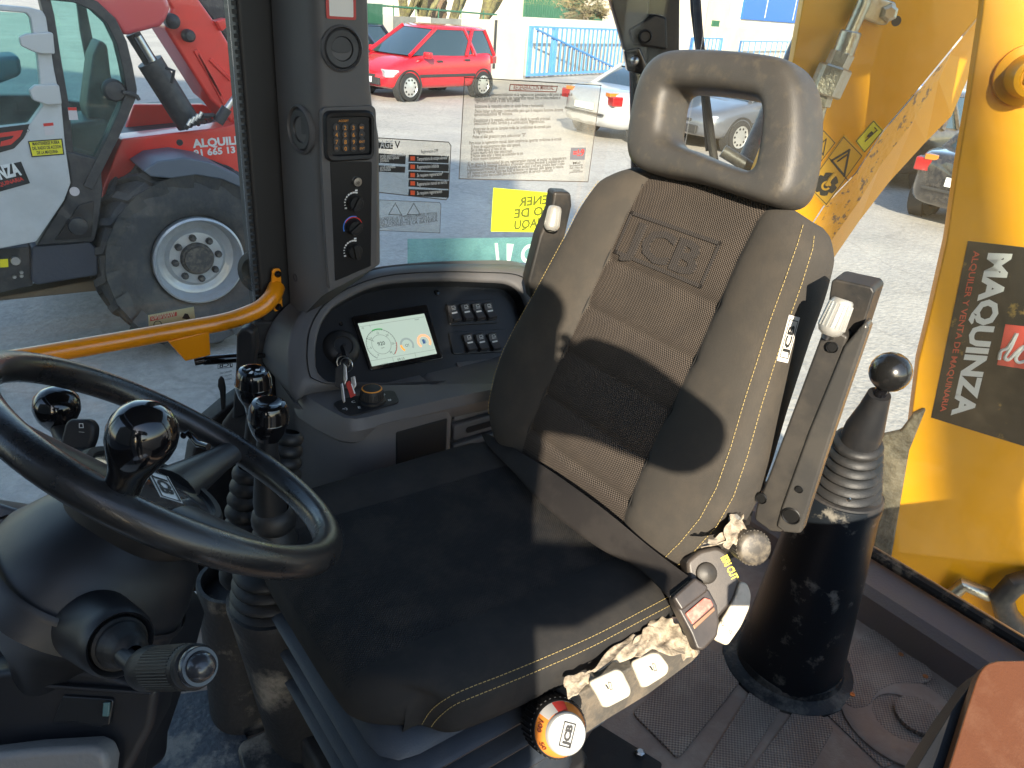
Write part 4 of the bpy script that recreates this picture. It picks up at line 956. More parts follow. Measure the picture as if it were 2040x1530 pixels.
# badge marks: boxed letters, read from the driver's side
m = MB(); fb = Fr(hubc+WN*.0160, V((0, -1, 0)), WN.cross(V((0, -1, 0))))
m.sheet(fb, rect(-.030, -.004, .030, .022), 0)
m.build('badge_plate', INKW, whl, smooth=0, recalc=False)
m = MB(); outline(m, fb, rect(-.0275, -.0015, .0275, .0195), .0018, .0006); text_mb(m, fb, 'JCB', .020, 0, .0022, .0006, .05, 'CENTER', 1.15); m.build('badge_letters', INKK, whl, smooth=0, recalc=False)
m = MB(); m.sheet(fb, [(-.040, -.012), (.035, -.012), (.028, -.026), (.0, -.034), (-.026, -.03)], -.002); m.build('badge_panel', mat('badge_silver', (.5, .5, .48), .3), whl, smooth=0, recalc=False)
# spinner knob: pear shape standing on the near rim
kb0 = wp(242, 975, .012); kb1 = px(283, 868, d=(kb0-EYE).dot(FWD)-.025)
ax = (kb1-kb0).normalized()
L = (kb1-kb0).length
MB().lathe(kb0, ax, [(.0140, -.012), (.0148, 0), (.0152, L*.22), (.0172, L*.42), (.0222, L*.64), (.0262, L*.84), (.0275, L*1.0), (.0265, L*1.15), (.0225, L*1.31), (.0155, L*1.43), (.0078, L*1.485), (1e-4, L*1.50)], 48, caps=False, ref=e1).build('spinner_knob', PBg, whl)
# shroud
SHR = mat('shroud', (.011, .012, .015), .42, spec=.4, bump=.2, bscale=1000, col2=(.1, .09, .08), cmix=.07, vscale=5)
sec = []
def sect(c, ax, ra, rb, k=2.6, n=48, ref=V((0, 1, 0))):
    ax = V(ax).normalized(); u = (ref-ax*ref.dot(ax)).normalized(); v = ax.cross(u); L = []
    for i in range(n):
        t = 2*math.pi*i/n; c_, s_ = math.cos(t), math.sin(t)
        L.append(V(c)+u*ra*math.copysign(abs(c_)**(2/k), c_)+v*rb*math.copysign(abs(s_)**(2/k), s_))
    return L
D_ = -WN
m = MB(); hb = hubc-WN*.028
m.loft([sect(hb, WN, .062, .062), sect(hb-WN*.02, WN, .082, .08), sect(hb-WN*.05+V((-.008, 0, 0)), WN, .098, .094), sect(hb-WN*.085+V((-.02, .0, -.01)), WN, .105, .10), sect(hb-WN*.112+V((-.02, 0, .0)), (.6, .0, 1), .075, .07), sect(hb-WN*.125+V((-.02, 0, -.03)), (.3, 0, 1), .05, .045), sect(V((-.02, .80, 1.50)), (.0, 0, 1), .04, .04), sect(V((-.02, .82, 1.06)), (0, 0, 1), .05, .05)], True, True, True)
m.build('column_shroud', SHR, colm, smooth=40)
m = MB(); m.loft([sect(hb-WN*.062+V((-.012, 0, 0)), WN, .1065, .1), sect(hb-WN*.065+V((-.013, 0, 0)), WN, .1085, .1015), sect(hb-WN*.068+V((-.014, 0, 0)), WN, .1085, .1015)], True); m.build('shroud_lip', SHR, colm)
# cowl left of the column
cowl = empty('front_cowl', (-.2, .6, 1.05), 'big dark plastic front cowl at the bottom left below the steering wheel', 'cowl')
def slab(name, pts, d, th, m_, par, bev=.01, tilt=0, rnd=0, seg=4):
    """a moulded piece outlined at its own distance with its real thickness"""
    n = (-FWD + UPV*tilt).normalized(); f = Fr(px(*pts[0], d=d), RGT, (n.cross(RGT)))
    P = f.pl(pts, 0)
    if rnd: P = rounded(P, rnd, 5)
    return MB().prism(f, P, -th, 0).build(name, m_, par, bevel=bev, seg=seg)
slab('upper_cover', [(-60, 985), (0, 1003), (60, 1022), (100, 1045), (150, 1165), (165, 1230), (150, 1248), (-60, 1262)], .83, .10, mat('cowl_sheen', (.075, .072, .075), .35, bump=.2, bscale=800, col2=(.15, .13, .12), cmix=.1), cowl, .02, .25)
slab('side_cover', [(60, 1120), (150, 1165), (310, 1205), (330, 1260), (300, 1370), (245, 1530), (240, 1600), (-60, 1600), (-60, 1245), (40, 1240)], .85, .12, SHR, cowl, .015, .1)
slab('lower_cover', [(-60, 1345), (60, 1330), (180, 1335), (315, 1372), (302, 1450), (255, 1540), (240, 1640), (-60, 1640)], .79, .05, SHR, cowl, .008, -.1)
sk = slab('switch_recess', [(104, 1440), (125, 1386), (222, 1392), (226, 1398), (218, 1445), (200, 1450), (150, 1440)], .788, .006, RECESS, cowl, .002)
slab('marker_tab', [(205, 1400), (218, 1400), (216, 1428), (203, 1428)], 0.782, .003, mat('tab_teal', (.07, .13, .13), .4), cowl, .001)
slab('ledge_strip', [(36, 1356), (88, 1360), (95, 1364), (262, 1376), (300, 1380), (300, 1386), (255, 1384), (92, 1372), (34, 1362)], .782, .01, SHR, cowl, .002)
pe = slab('pedal_pad', [(-60, 1510), (60, 1495), (180, 1488), (205, 1497), (214, 1525), (205, 1600), (-60, 1600)], .76, .03, mat('pedal_grey', (.16, .155, .15), .5, bump=.3, bscale=200), None, .008)
tag(pe, 'light grey rounded pad at the very bottom left corner', 'pedal')
# stalk with the big end cap (bottom left)
stk = empty('column_stalk', px(240, 1280, d=.78), 'thick black twist stalk with domed end button, pointing right below the wheel', 'stalk')
sA, sB = px(238, 1282, d=.690), px(305, 1330, d=.640); ax = (sB-sA).normalized()
MB().lathe(sA, ax, [(0.0359, -.07), (0.0328, -.012), (0.0316, -.002), (0.0289, .003), (0.0257, -.001), (0.0250, -.006)], 40, caps=False).build('socket', SHR, stk)
MB().lathe(sA, ax, [(0.0246, -.008), (0.0242, .002), (0.0218, .004), (0.0211, .009), (0.0191, .011), (0.0183, .016), (0.0164, .019), (0.0160, .024), (0.0125, .028), (0.0094, .030), (0.0078, .034)], 32, caps=False).build('boot', RUB, stk)
s0, s1 = px(250, 1310, d=.665), px(280, 1332, d=.655); e0, e1_ = px(292, 1332, d=.655), px(396, 1328, d=.60)
m = MB(); m.tube([px(238, 1290, d=.68), s0, s1, e0], [.009, .0085, .010, .014], 14); m.build('shaft', SHR, stk)
ax = (e1_-e0).normalized(); L = (e1_-e0).length
h_ = MB().lathe(e0, ax, [(.0135, -.012), (.0170, -.004), (.0190, .004), (.0188, .012), (.0176, .018), (.0174, L*.82), (.0164, L*.84), (.0164, L*.86), (.0176, L*.88), (.0176, L*.95), (.0156, L*.97)], 40, caps=False).build('handle', PB, stk)
m = MB()
u_ = (ZZ-ax*ZZ.dot(ax)).normalized(); v_ = ax.cross(u_)
for k in range(44):
    A = 2*math.pi*k/44; q = (u_*math.cos(A)+v_*math.sin(A))*.0177; m.tube([e0+q+ax*.02, e0+q+ax*L*.8], .0007, 4)
m.build('grip_ribs', PB, h_)
MB().lathe(e0, ax, [(.0158, L*.97), (.0162, L*1.0), (.0147, L*1.03), (.0120, L*1.03), (.0116, L*1.05), (.0094, L*1.11), (.0054, L*1.14), (1e-4, L*1.15)], 36, caps=False).build('end_button', mat('button_grey', (.03, .03, .034), .25, coat=.3), stk)
# direction lever with round knob and wiper paddle behind the wheel
dl_ = empty('direction_lever', px(130, 850, d=.98), 'black lever with round knob and thumb button seen through the wheel at far left', 'lever')
kc = px(113, 812, d=.97); 
MB().lathe(kc, (.1, -.3, 1), [(1e-4, -.036), (.012, -.034), (.017, -.026), (.024, -.014), (.0275, 0), (.026, .012), (.019, .021), (.009, .0262), (1e-4, .027)], 36, caps=False).build('knob', PBg, dl_)
MB().lathe(kc+(-FWD)*.0225+V((0, 0, -.008)), -FWD, [(.0095, -.002), (.0090, .003), (.007, .0045), (1e-4, .005)], 24, caps=False).build('thumb_button', PB, dl_)
m = MB(); m.tube([px(118, 850, d=.97), px(128, 880, d=.95), px(170, 930, d=.90)], [.011, .010, .011], 12); m.build('stem', PB, dl_)
ws = empty('wiper_stalk', px(160, 900, d=.9), 'flat rounded black wiper paddle with printed symbols beside the round knob', 'stalk')
f = Fr(px(152, 870, d=.90), RGT, UPV); pts = f.pl([(128, 845), (137, 835), (175, 835), (187, 850), (185, 875), (170, 912), (118, 888)], 0)
MB().prism(f, rounded(pts, .008, 6), -.016, 0).build('paddle', PB, ws, bevel=.004, seg=3)
m = MB(); outline(m, f, f.pl([(158, 844), (165, 844), (166, 852), (158, 852)], .001), .0008, .001); outline(m, f, f.pl([(151, 896), (158, 896), (158, 903), (150, 901)], .001), .0008, .001); m.sheet(f, f.pl([(157, 860), (168, 861), (168, 861.6), (157, 860.6)], .001), .001)
m.build('symbols', INKW, ws, smooth=0, recalc=False)
m = MB(); m.tube([px(150, 905, d=.91), px(185, 915, d=.88), px(215, 935, d=.85)], .010, 12); m.build('stem', PB, ws)
m = MB(); m.tube([px(365, 868, d=.90), px(375, 862, d=.91), px(395, 885, d=.90), px(415, 890, d=.89)], .004, 10); m.build('clip', PBg, colm)

# ------------------------------------------------------------------ loader lever console between wheel and seat
def bellows(c0, c1, r0, r1, n, name, par, m_=RUB, amp=.2):
    c0, c1 = V(c0), V(c1); ax = (c1-c0); L = ax.length; ax = ax/L; prof = []
    for k in range(n):
        t = k/n; r = r0+(r1-r0)*t; s_ = L/n
        prof += [(r*(1-amp), t*L), (r*.97, t*L+s_*.22), (r, t*L+s_*.45), (r*.95, t*L+s_*.72), (r*(1-amp)*.98, t*L+s_*.95)]
    prof.append((r1*.7, L)); return MB().lathe(c0, ax, prof, 36, caps=False).build(name, m_, par)
lc = empty('loader_lever_console', px(530, 1400, r=1.0), 'black twin tower console with rubber bellows between steering wheel and seat', 'console')
tp_ = px(545, 1190, r=.97)
def tower(c, r, z0, z1, par, name='tower', base=1.15, lean=V((0, 0, 0)), m_=None):
    sec_ = []
    for t in (0, .1, .3, .6, .9, .97, 1):
        rr = r*(base+(1-base)*t) if t < .9 else r*(1+(.03 if t < 1 else 0)); z = z0+(z1-z0)*t; sec_.append(sect(V((c.x, c.y, z))+lean*(1-t), ZZ, rr, rr*1.02, 2.3, 40))
    sec_ += [sect(V((c.x, c.y, z1)), ZZ, r*.9, r*.92, 2.2, 40), sect(V((c.x, c.y, z1-.03)), ZZ, r*.86, r*.86, 2.2, 40)]
    return MB().loft(sec_, True, True, True).build(name, m_ or PBd, par, smooth=50)
tower(px(548, 1200, r=.97), .072, 1.05, tp_.z, lc, base=1.2, lean=V((.06, .0, 0)), m_=DIRTY)
t2 = px(470, 1150, r=1.09); tower(t2, .062, 1.05, t2.z, lc, base=1.15, m_=DIRTY)
b1 = px(540, 1195, r=.97); bellows(b1-ZZ*.01, b1+V((.0, 0, .075)), .066, .05, 4, 'bellows', lc)
# lever one
def lever(label, knob_px, knob_r, boots, dep, par=None, cap=None):
    L_ = empty('control_lever', px(*boots[-1][0], r=dep), label, 'lever', 'control levers in the console')
    kc = px(*knob_px, r=dep); R0 = knob_r
    MB().lathe(kc, ZZ+V((.05, -.1, 0)), [(R0*.42, -R0*1.9), (R0*.52, -R0*1.4), (R0*.85, -R0*.8), (R0*1.0, -R0*.25), (R0*1.0, -R0*.02), (R0*1.03, 0), (R0*1.0, R0*.05), (R0*.96, R0*.55), (R0*.8, R0*.86), (R0*.62, R0*.93), (R0*.56, R0*.9), (R0*.4, R0*.78), (1e-4, R0*.72)], 40, caps=False).build('knob', PBg, L_)
    f = Fr(kc+(-FWD)*R0*.9+V((0, 0, -R0*.35)), RGT, UPV)
    MB().lathe(kc+(-_h)*R0*.88-ZZ*R0*.35, -_h, [(R0*.42, 0), (R0*.38, R0*.16), (R0*.2, R0*.2), (1e-4, R0*.2)], 20, caps=False).build('thumb_button', PBg, L_)
    for i in range(len(boots)-1):
        (p0, r0), (p1, r1) = boots[i], boots[i+1]
        bellows(px(*p0, r=dep), px(*p1, r=dep), r0, r1, 3 if i == 0 else 4, 'boot', L_)
    m = MB(); m.tube([px(*boots[-1][0], r=dep)-ZZ*.03, px(*boots[-1][0], r=dep), kc-ZZ*R0], [.012, .012, .010], 14); m.build('shaft', PB, L_)
    return L_
l1 = lever('left control lever with patterned top knob and tall concertina boot', (505, 765), .0265, [((478, 1160), .034), ((485, 1030), .030), ((497, 930), .024)], 1.04)
kc = px(505, 765, r=1.04); ftop = Fr(kc+ZZ*.0215, (.8, -.6, 0), (.6, .8, 0))
m = MB(); m.sheet(ftop, [(-.012, .002), (-.006, .008), (-.003, .004), (-.008, -.001)], .001); m.sheet(ftop, [(.003, .005), (.009, .008), (.010, .001), (.005, .0)], .001); m.sheet(ftop, [(-.002, -.011), (.003, -.011), (.003, -.004), (.0, -.001), (-.002, -.004)], .001)
m.build('top_symbols', INKW, l1, smooth=0, recalc=False)
l2 = lever('nearer control lever with plain glossy dished knob and thick handle', (535, 832), .0275, [((548, 1130), .036), ((545, 1010), .031)], .93)
m = MB(); m.tube([px(540, 1030, r=.93), px(538, 1000, r=.93), px(532, 900, r=.93), px(534, 868, r=.93)], [.022, .024, .016, .014], 18); m.build('handle', PB, l2)
l3 = bellows(px(556, 1000, r=1.08), px(578, 860, r=1.10), .034, .022, 6, 'lever_boot', None); tag(l3, 'third concertina boot half hidden behind the nearer lever knob', 'boot')
pk = empty('park_brake_lever', px(478, 840, r=1.30), 'tall black hand brake lever with rounded grip in front of the dark post', 'lever')
f = Fr(px(480, 760, r=1.30), _s, ZZ+_h*.0)
P = f.pl([(470, 668), (478, 656), (492, 653), (505, 662), (508, 690), (500, 760), (490, 830), (461, 838), (468, 740)], 0)
MB().prism(f, P, -.03, 0).build('grip', PB, pk, bevel=.011, seg=5)
P = f.pl([(440, 845), (462, 815), (500, 810), (545, 860), (545, 930), (420, 930)], -.02); MB().prism(f, P, -.06, -.02).build('base', PBd, pk, bevel=.01)
f = Fr(px(440, 800, r=1.36), _s, ZZ); P = f.pl([(434, 757), (438, 751), (444, 757), (448, 775), (447, 816), (440, 818), (437, 780), (433, 770)], 0)
tag(MB().prism(f, P, -.008, 0).build('release_handle', PB, None, bevel=.002), 'small thin black upright catch beside the hand brake lever', 'catch')
# ------------------------------------------------------------------ operator's seat
seat = empty('operator_seat', (.55, .79, 1.05), 'black cloth operator seat with headrest in the middle of the cab', 'seat')
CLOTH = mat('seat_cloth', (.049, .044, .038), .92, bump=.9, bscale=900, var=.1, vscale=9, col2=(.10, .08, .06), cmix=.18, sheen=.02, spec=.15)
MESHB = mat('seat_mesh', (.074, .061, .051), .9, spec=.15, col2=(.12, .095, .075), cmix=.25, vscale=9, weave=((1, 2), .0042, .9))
MESHC = mat('cushion_mesh_shaded', (.021, .0215, .023), .9, spec=.15, col2=(.09, .075, .06), cmix=.2, vscale=9, weave=((0, 1), .0046, .55))  # backrest mesh again, the cushion's shade put into a darker, greyer colour
t22 = R_(22)
FBk = Fr((.74, .79, 1.58), (0, -1, 0), (math.sin(t22), 0, math.cos(t22)))
BH = [(-.03, .205), (0, .235), (.04, .254), (.09, .268), (.14, .271), (.20, .263), (.27, .249), (.38, .231), (.44, .224), (.49, .212), (.515, .194), (.53, .165)]
BP = [(-.03, .135), (.03, .130), (.1, .127), (.3, .124), (.5, .118)]
BT = [(-.03, -.02), (0, -.006), (.03, 0), (.44, 0), (.49, -.008), (.515, -.026), (.53, -.055)]
BT2 = [(-.03, .6), (0, .9), (.44, 1), (.49, .9), (.515, .7), (.53, .45)]
GR = (.045, .115, .20, .285, .372)
def bcol(y, s):
    hs, pw = interp(BH, y), interp(BP, y); g = min([abs(y-q) for q in GR]); gd = -.011*max(0, 1-g/.010) if abs(s) <= 1 else 0
    tk = interp(BT2, y)
    T = [(0, 0, -.008), (.5, pw*.6, -.009), (.9, pw*.93, -.010), (1.0, pw, -.0135), (1.06, pw+.003, -.007), (1.25, pw+.22*(hs-pw), .003), (1.55, pw+.52*(hs-pw), .010), (1.85, pw+.85*(hs-pw), .006), (1.97, hs-.004, -.001), (2.0, hs, -.006), (2.05, hs+.004, -.009), (2.25, hs+.011, -.028), (2.6, hs+.014, -.066), (2.9, hs+.004, -.10), (3.0, hs-.03, -.115)]
    a = abs(s)
    for p, q in zip(T, T[1:]):
        if a <= q[0]:
            t = (a-p[0])/(q[0]-p[0]); x = p[1]+(q[1]-p[1])*t; h = p[2]+(q[2]-p[2])*t; break
    lob = .018*math.exp(-((y-.1)/.12)**2)*max(0, 1-a/2)
    h = h if h < -.05 else h*1
    hh = interp(BT, y) + h*(tk if h < 0 else tk) + gd + lob
    return math.copysign(x, s), hh
def bpt(y, s, off=0):
    x, h = bcol(y, s); y = y+.030*max(0, 1-(x/.2)**2)*min(1, max(0, (y-.41)/.1)); return FBk.w(x, y, h+off)
ys = [-.03, -.012, .01, .03]; 
for g in GR: ys += [g-.009, g-.003, g+.003, g+.009]
ys += [.08, .15, .165, .24, .255, .325, .345, .40, .425, .45, .475, .49, .505, .518, .53]
ys = sorted(set(ys))
ss = [-3, -2.9, -2.6, -2.25, -2.05, -2.0, -1.97, -1.85, -1.55, -1.25, -1.06, -1, -.9, -.7, -.5, -.25, 0, .25, .5, .7, .9, 1, 1.06, 1.25, 1.55, 1.85, 1.97, 2.0, 2.05, 2.25, 2.6, 2.9, 3]
m = MB(); m.loft([[bpt(y, s) for s in ss] for y in ys], True, True, True)
bk = m.build('backrest', CLOTH, seat, smooth=180, sub=1)
bk.data.materials.append(MESHB)
for p in bk.data.polygons:
    c = p.center; x = (c-FBk.o).dot(FBk.e1); y = (c-FBk.o).dot(FBk.e2); h = (c-FBk.o).dot(FBk.n)
    if abs(x) < interp(BP, y)*.999 and h > -.06 and y < .545: p.material_index = 1
# pressed logo in the mesh
FL = FBk.sub(0, .395, -.0125); m = MB()
c = FBk.px(1330, 480); 
FLg = FBk.sub(c[0]-.006, c[1]-.012, -.0078, R_(0))
outline(m, FLg, rect(-.094, -.033, .094, .035), .006, .0012)
text_mb(m, FLg, 'JCB', .070, 0, -.025, .0005, .03, 'CENTER', 1.35, thick=.004)
m.build('pressed_logo', mat('mesh_logo', (.045, .037, .032), .95, weave=((1, 2), .0042, .9)), bk, smooth=0, recalc=False)
# seam piping and yellow stitching
TH = mat('thread', (.33, .25, .10), .8)
def stitches(name, fn, a, b, st, par, wd=.00055, m_=TH):
    m = MB(); n = int((b-a)/st)
    for k in range(n):
        p, q = fn(a+st*k), fn(a+st*(k+.68)); m.tube([p, q], wd, 5)
    return m.build(name, m_, par, smooth=0, recalc=False)
stitches('stitching', lambda y: bpt(y, 1.90, .0012), .01, .515, .0058, bk)
stitches('stitching', lambda y: bpt(y, 2.10, .0016), .005, .51, .0058, bk)
stitches('stitching', lambda y: bpt(y, -1.97, .0012), .02, .49, .0058, bk)
for sg in (1.02, -1.02): m = MB(); m.tube([bpt(y, sg, -.001) for y in [.0+.49*k/40 for k in range(41)]], .0012, 5); m.build('piping', mat('piping', (.012, .011, .01), .8), bk)
from mathutils.bvhtree import BVHTree
def bvh(o): 
    dg = bpy.context.evaluated_depsgraph_get(); return BVHTree.FromObject(o, dg)
def on_px(tree, o, u, v, off=.001):
    """the point of an object's surface seen at a pixel, lifted a hair off it"""
    q = ray(u, v).normalized(); inv = o.matrix_world.inverted(); h = tree.ray_cast(inv @ EYE, q, 5)
    if h[0] is None: return None
    return o.matrix_world @ (h[0] + h[1]*off*(1 if h[1].dot(q) < 0 else -1))
bpy.context.view_layer.update(); TBk = bvh(bk)
# white woven label on the side bolster
lb = FBk.px(1578, 668)
lp0 = [px(1571, 627, d=(bpt(.30, 2.0)-EYE).dot(FWD)-.006), px(1588, 633, d=(bpt(.30, 2.0)-EYE).dot(FWD)-.003), px(1566, 724, d=(bpt(.20, 2.0)-EYE).dot(FWD)-.003), px(1546, 718, d=(bpt(.20, 2.0)-EYE).dot(FWD)-.006)]
lp0 = [(on_px(TBk, bk, u, v, .0025) or px(u, v, d=dd)) for u, v, dd in ((1571, 627, 1.05), (1588, 633, 1.05), (1566, 724, 1.02), (1546, 718, 1.02))]
fl = Fr(lp0[3], lp0[0]-lp0[3], lp0[3]-lp0[2]); Lw = (lp0[0]-lp0[3]).length; Lh = (lp0[3]-lp0[2]).length
lbo = MB().prism(fl, rect(0, -Lh, Lw, 0), -.0012, 0).build('label', mat('label_white', (.62, .6, .56), .7), bk, smooth=0)
m = MB(); outline(m, fl, rect(.006, -Lh+.0025, Lw-.006, -.0025), .0012, .0006); text_mb(m, fl, 'JCB', Lh*.72, Lw/2, -Lh+.0052, .0006, .04, 'CENTER', 1.7); m.build('label_letters', INKK, lbo, smooth=0, recalc=False)
# ------- cushion
FCu = Fr((.52, .79, 1.55), (0, -1, 0), (1, 0, 0))
CH = [(-.245, .13), (-.238, .175), (-.222, .212), (-.195, .238), (-.15, .252), (-.08, .258), (.1, .263), (.26, .266)]
CT = [(-.245, -.03), (-.238, -.012), (-.222, 0), (-.15, .008), (0, 0), (.15, -.004), (.26, -.01)]
def ccol(y, s):
    hs = interp(CH, y); pw = min(.150, hs*.8); a = abs(s)
    T = [(0, 0, 0), (.5, pw*.55, 0), (.93, pw*.95, -.002), (1, pw, -.0045), (1.07, pw+.005, -.001), (1.5, pw+.5*(hs-pw), .005), (1.8, pw+.8*(hs-pw), -.002), (1.93, hs-.006, -.009), (2.0, hs, -.018), (2.08, hs+.002, -.024), (2.5, hs+.002, -.05), (2.9, hs-.004, -.082), (3, hs-.03, -.095)]
    for p, q in zip(T, T[1:]):
        if a <= q[0]:
            t = (a-p[0])/(q[0]-p[0]); x = p[1]+(q[1]-p[1])*t; h = p[2]+(q[2]-p[2])*t; break
    return math.copysign(x, s), interp(CT, y)+h
def cpt(y, s, off=0, so=0):
    x, h = ccol(y, s); return FCu.w(x+so, y, h+off)
ysc = [-.225, -.195, -.17, -.15, -.12, -.08, -.04, 0, .05, .1, .15, .2, .26]
m = MB()
front = []
# front of the cushion: nested rows that roll over the edge
rows = []
for y_, dh, sc in ((-.235, -.088, .90), (-.246, -.080, .93), (-.2505, -.06, .955), (-.251, -.042, .965), (-.2465, -.024, .965), (-.238, -.012, .97)):
    L = []
    for s in ss:
        x, h = ccol(-.222, s if abs(s) < 2.5 else math.copysign(2.5, s)); 
        if abs(s) > 2.5: x -= math.copysign((abs(s)-2.5)*.05, s)
        xx = x*sc; ylean = y_ + (.058 if abs(s) > 2 else .058*(abs(s)/2)**4)*(1)
        L.append(FCu.w(xx, ylean, (min(dh, h+dh*.25) if abs(s) <= 2 else min(dh, max(-.090, h+dh*.25)) if abs(s) <= 2.5 else -.090-(abs(s)-2.5)*.01)))
    rows.append(L)
def crow(y):
    L = []
    for s in ss:
        x, h = ccol(max(y, -.222), s); w_ = max(0, 1-(y+.225)/.09); 
        yy = y + .058*(1 if abs(s) > 2 else (abs(s)/2)**4)*w_*(1 if w_ < 1 else 1)
        L.append(FCu.w(x, yy, h))
    return L
m.loft(rows+[crow(y) for y in ysc], True, False, True)
cu = m.build('cushion', mat('cushion_cloth_shaded', (.026, .0255, .0255), .92, bump=.45, bscale=1600, var=.1, vscale=9, col2=(.09, .075, .06), cmix=.12, spec=.15), seat, smooth=180, sub=1); cu.data.materials.append(MESHC)  # backrest cloth darkened and greyed, shade put into the colour
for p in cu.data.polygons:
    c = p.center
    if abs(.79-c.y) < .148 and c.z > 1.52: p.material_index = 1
def cedge(off_s, off):
    P = [cpt(y, off_s, off) for y in [.25-.012*k for k in range(33)]]
    L = []
    for p in P: L.append(p)
    # carry on round the front corner
    q = P[-1]
    for u, v in ((918, 1395), (880, 1412), (852, 1435), (836, 1458)) if off_s < 2.02 else ((905, 1412), (880, 1425), (862, 1445), (850, 1470)):
        pass
    return L
def along(L):
    D = [0]
    for a, b in zip(L, L[1:]): D.append(D[-1]+(b-a).length)
    def f(t):
        for i in range(len(D)-1):
            if t <= D[i+1]: return L[i].lerp(L[i+1], (t-D[i])/max(D[i+1]-D[i], 1e-9))
        return L[-1]
    return f, D[-1]
# stitch lines follow the evaluated cushion: cast down on it from above
bpy.context.view_layer.update()
TC = bvh(cu)
for L in ([(1330, 1190), (1270, 1222), (1180, 1268), (1080, 1312), (1000, 1345), (940, 1368), (895, 1388), (862, 1412), (842, 1440), (834, 1462)],
          [(1335, 1206), (1270, 1240), (1180, 1287), (1080, 1332), (1000, 1365), (945, 1387), (905, 1404), (876, 1427), (858, 1450), (852, 1470)]):
    P = [on_px(TC, cu, p.x, p.y, .0008) for p in smoothpath([V((*q, 0)) for q in L], 120)]
    P = [p for p in P if p is not None]
    if len(P) > 3:
        f, D = along(P); stitches('stitching', f, 0, D, .0062, cu)
# ------- headrest: closed ring of soft plastic
t14 = R_(15)
FH = Fr((.955, .77, 2.10), (0, -1, 0), (math.sin(t14), 0, math.cos(t14)))
ho = [(1262, 300), (1268, 240), (1284, 170), (1308, 126), (1345, 106), (1420, 104), (1500, 110), (1570, 122), (1594, 145), (1610, 190), (1611, 280), (1602, 348), (1588, 392), (1558, 412), (1500, 398), (1400, 366), (1320, 350), (1275, 332)]
hi = [(1334, 270), (1336, 235), (1342, 198), (1354, 180), (1395, 180), (1440, 184), (1490, 192), (1520, 201), (1531, 225), (1528, 275), (1518, 330), (1504, 344), (1480, 338), (1435, 322), (1390, 304), (1350, 290)]
Lo = resample(smoothpath([V((*FH.px(*p), 0)) for p in ho], 160, True), 64)
Li_ = resample(smoothpath([V((*FH.px(*p), 0)) for p in hi], 160, True), 64)
k = min(range(64), key=lambda i: (Li_[i]-Lo[0]).length); Li_ = Li_[k:]+Li_[:k]
loops = []
for a, b in zip(Lo, Li_):
    c = (a+b)/2; d = (b-a)/2*1.07; L = []
    for i in range(20):
        t = 2*math.pi*i/20; cc, s_ = math.cos(t), math.sin(t); K = 3.2
        x = math.copysign(abs(cc)**(2/K), cc); z = math.copysign(abs(s_)**(2/K), s_)
        q = c - d*x; L.append(FH.w(q.x, q.y, z*.043-.012))
    loops.append(L)
loops.append(loops[0])
m = MB(); m.loft(loops, True); bmesh.ops.remove_doubles(m.bm, verts=m.bm.verts, dist=1e-6)
HRm = mat('headrest_skin', (.050, .046, .041), .48, bump=.6, bscale=800, var=.1, vscale=30, col2=(.20, .16, .10), cmix=.25, lo=.52, hi=.75)
m.build('headrest', HRm, seat, smooth=180, sub=1)
m = MB()
for x in (-.06, .06): m.tube([FH.w(x, -.05, -.04), FH.w(x, -.16, -.05)], .006, 10)
m.build('headrest_posts', STEEL, seat)
# ------- folded up armrests
ARM = mat('arm_black', (.013, .0125, .012), .5, bump=.2, bscale=800, col2=(.14, .11, .08), cmix=.15)
def armrest(fr, parts, label):
    h = None
    for i, (name, pts, h0, h1, m_, bev) in enumerate(parts):
        if i == 0:
            h = MB().prism(fr, fr.pl(pts, h1), h0, h1).build(name, m_, seat, bevel=bev, seg=3); h['label'] = label
        else: MB().prism(fr, fr.pl(pts, h1), h0, h1).build(name, m_, h, bevel=bev, seg=2)
    return h
n_ = V((-.96, -.30, .05)).normalized()
FA = Fr(px(1640, 820, d=1.03), ZZ.cross(n_), ZZ)
ar = armrest(FA, [('armrest', [(1656, 560), (1664, 556), (1736, 572), (1742, 582), (1678, 780), (1628, 930), (1598, 1030), (1584, 1064), (1560, 1050), (1600, 850), (1655, 640), (1650, 600)], -.045, .006, ARM, .008),
                  ('bracket', [(1640, 655), (1652, 650), (1690, 672), (1600, 930), (1558, 1062), (1535, 1060), (1502, 1036), (1506, 1010), (1532, 945), (1590, 790)], .0, .028, mat('arm_bracket', (.030, .028, .026), .45, bump=.2, bscale=700, col2=(.2, .17, .13), cmix=.1), .004),
                  ('side_plate', [(1724, 640), (1730, 655), (1680, 800), (1640, 920), (1605, 1030), (1595, 1065), (1562, 1062), (1545, 1050), (1556, 1010), (1610, 860), (1680, 690)], .006, .032, mat('arm_plate', (.06, .058, .055), .33, metal=.3, bump=.1, bscale=500, col2=(.2, .17, .13), cmix=.12), .005)],
              'near armrest folded upright, black with a grey side plate')
for u, v, r in ((1658, 692, .006), (1516, 993, .007), (1592, 975, .0045), (1576, 1028, .0105)):
    a, b = FA.px(u, v, .033); m = MB(); m.lathe(FA.w(a, b, .0335), FA.n, [(r*1.25, 0), (r*1.15, .001), (r, -.001), (r*.95, -.006)], 20, caps=False); m.lathe(FA.w(a, b, .0335), FA.n, [(r*.97, -.0002), (1e-4, -.0001)], 20, caps=False); m.build('bolt_hole', mat('hole', (.004, .004, .004), .5), ar)
KN = mat('knob_metal', (.42, .41, .38), .35, metal=.5, bump=.1, bscale=200)
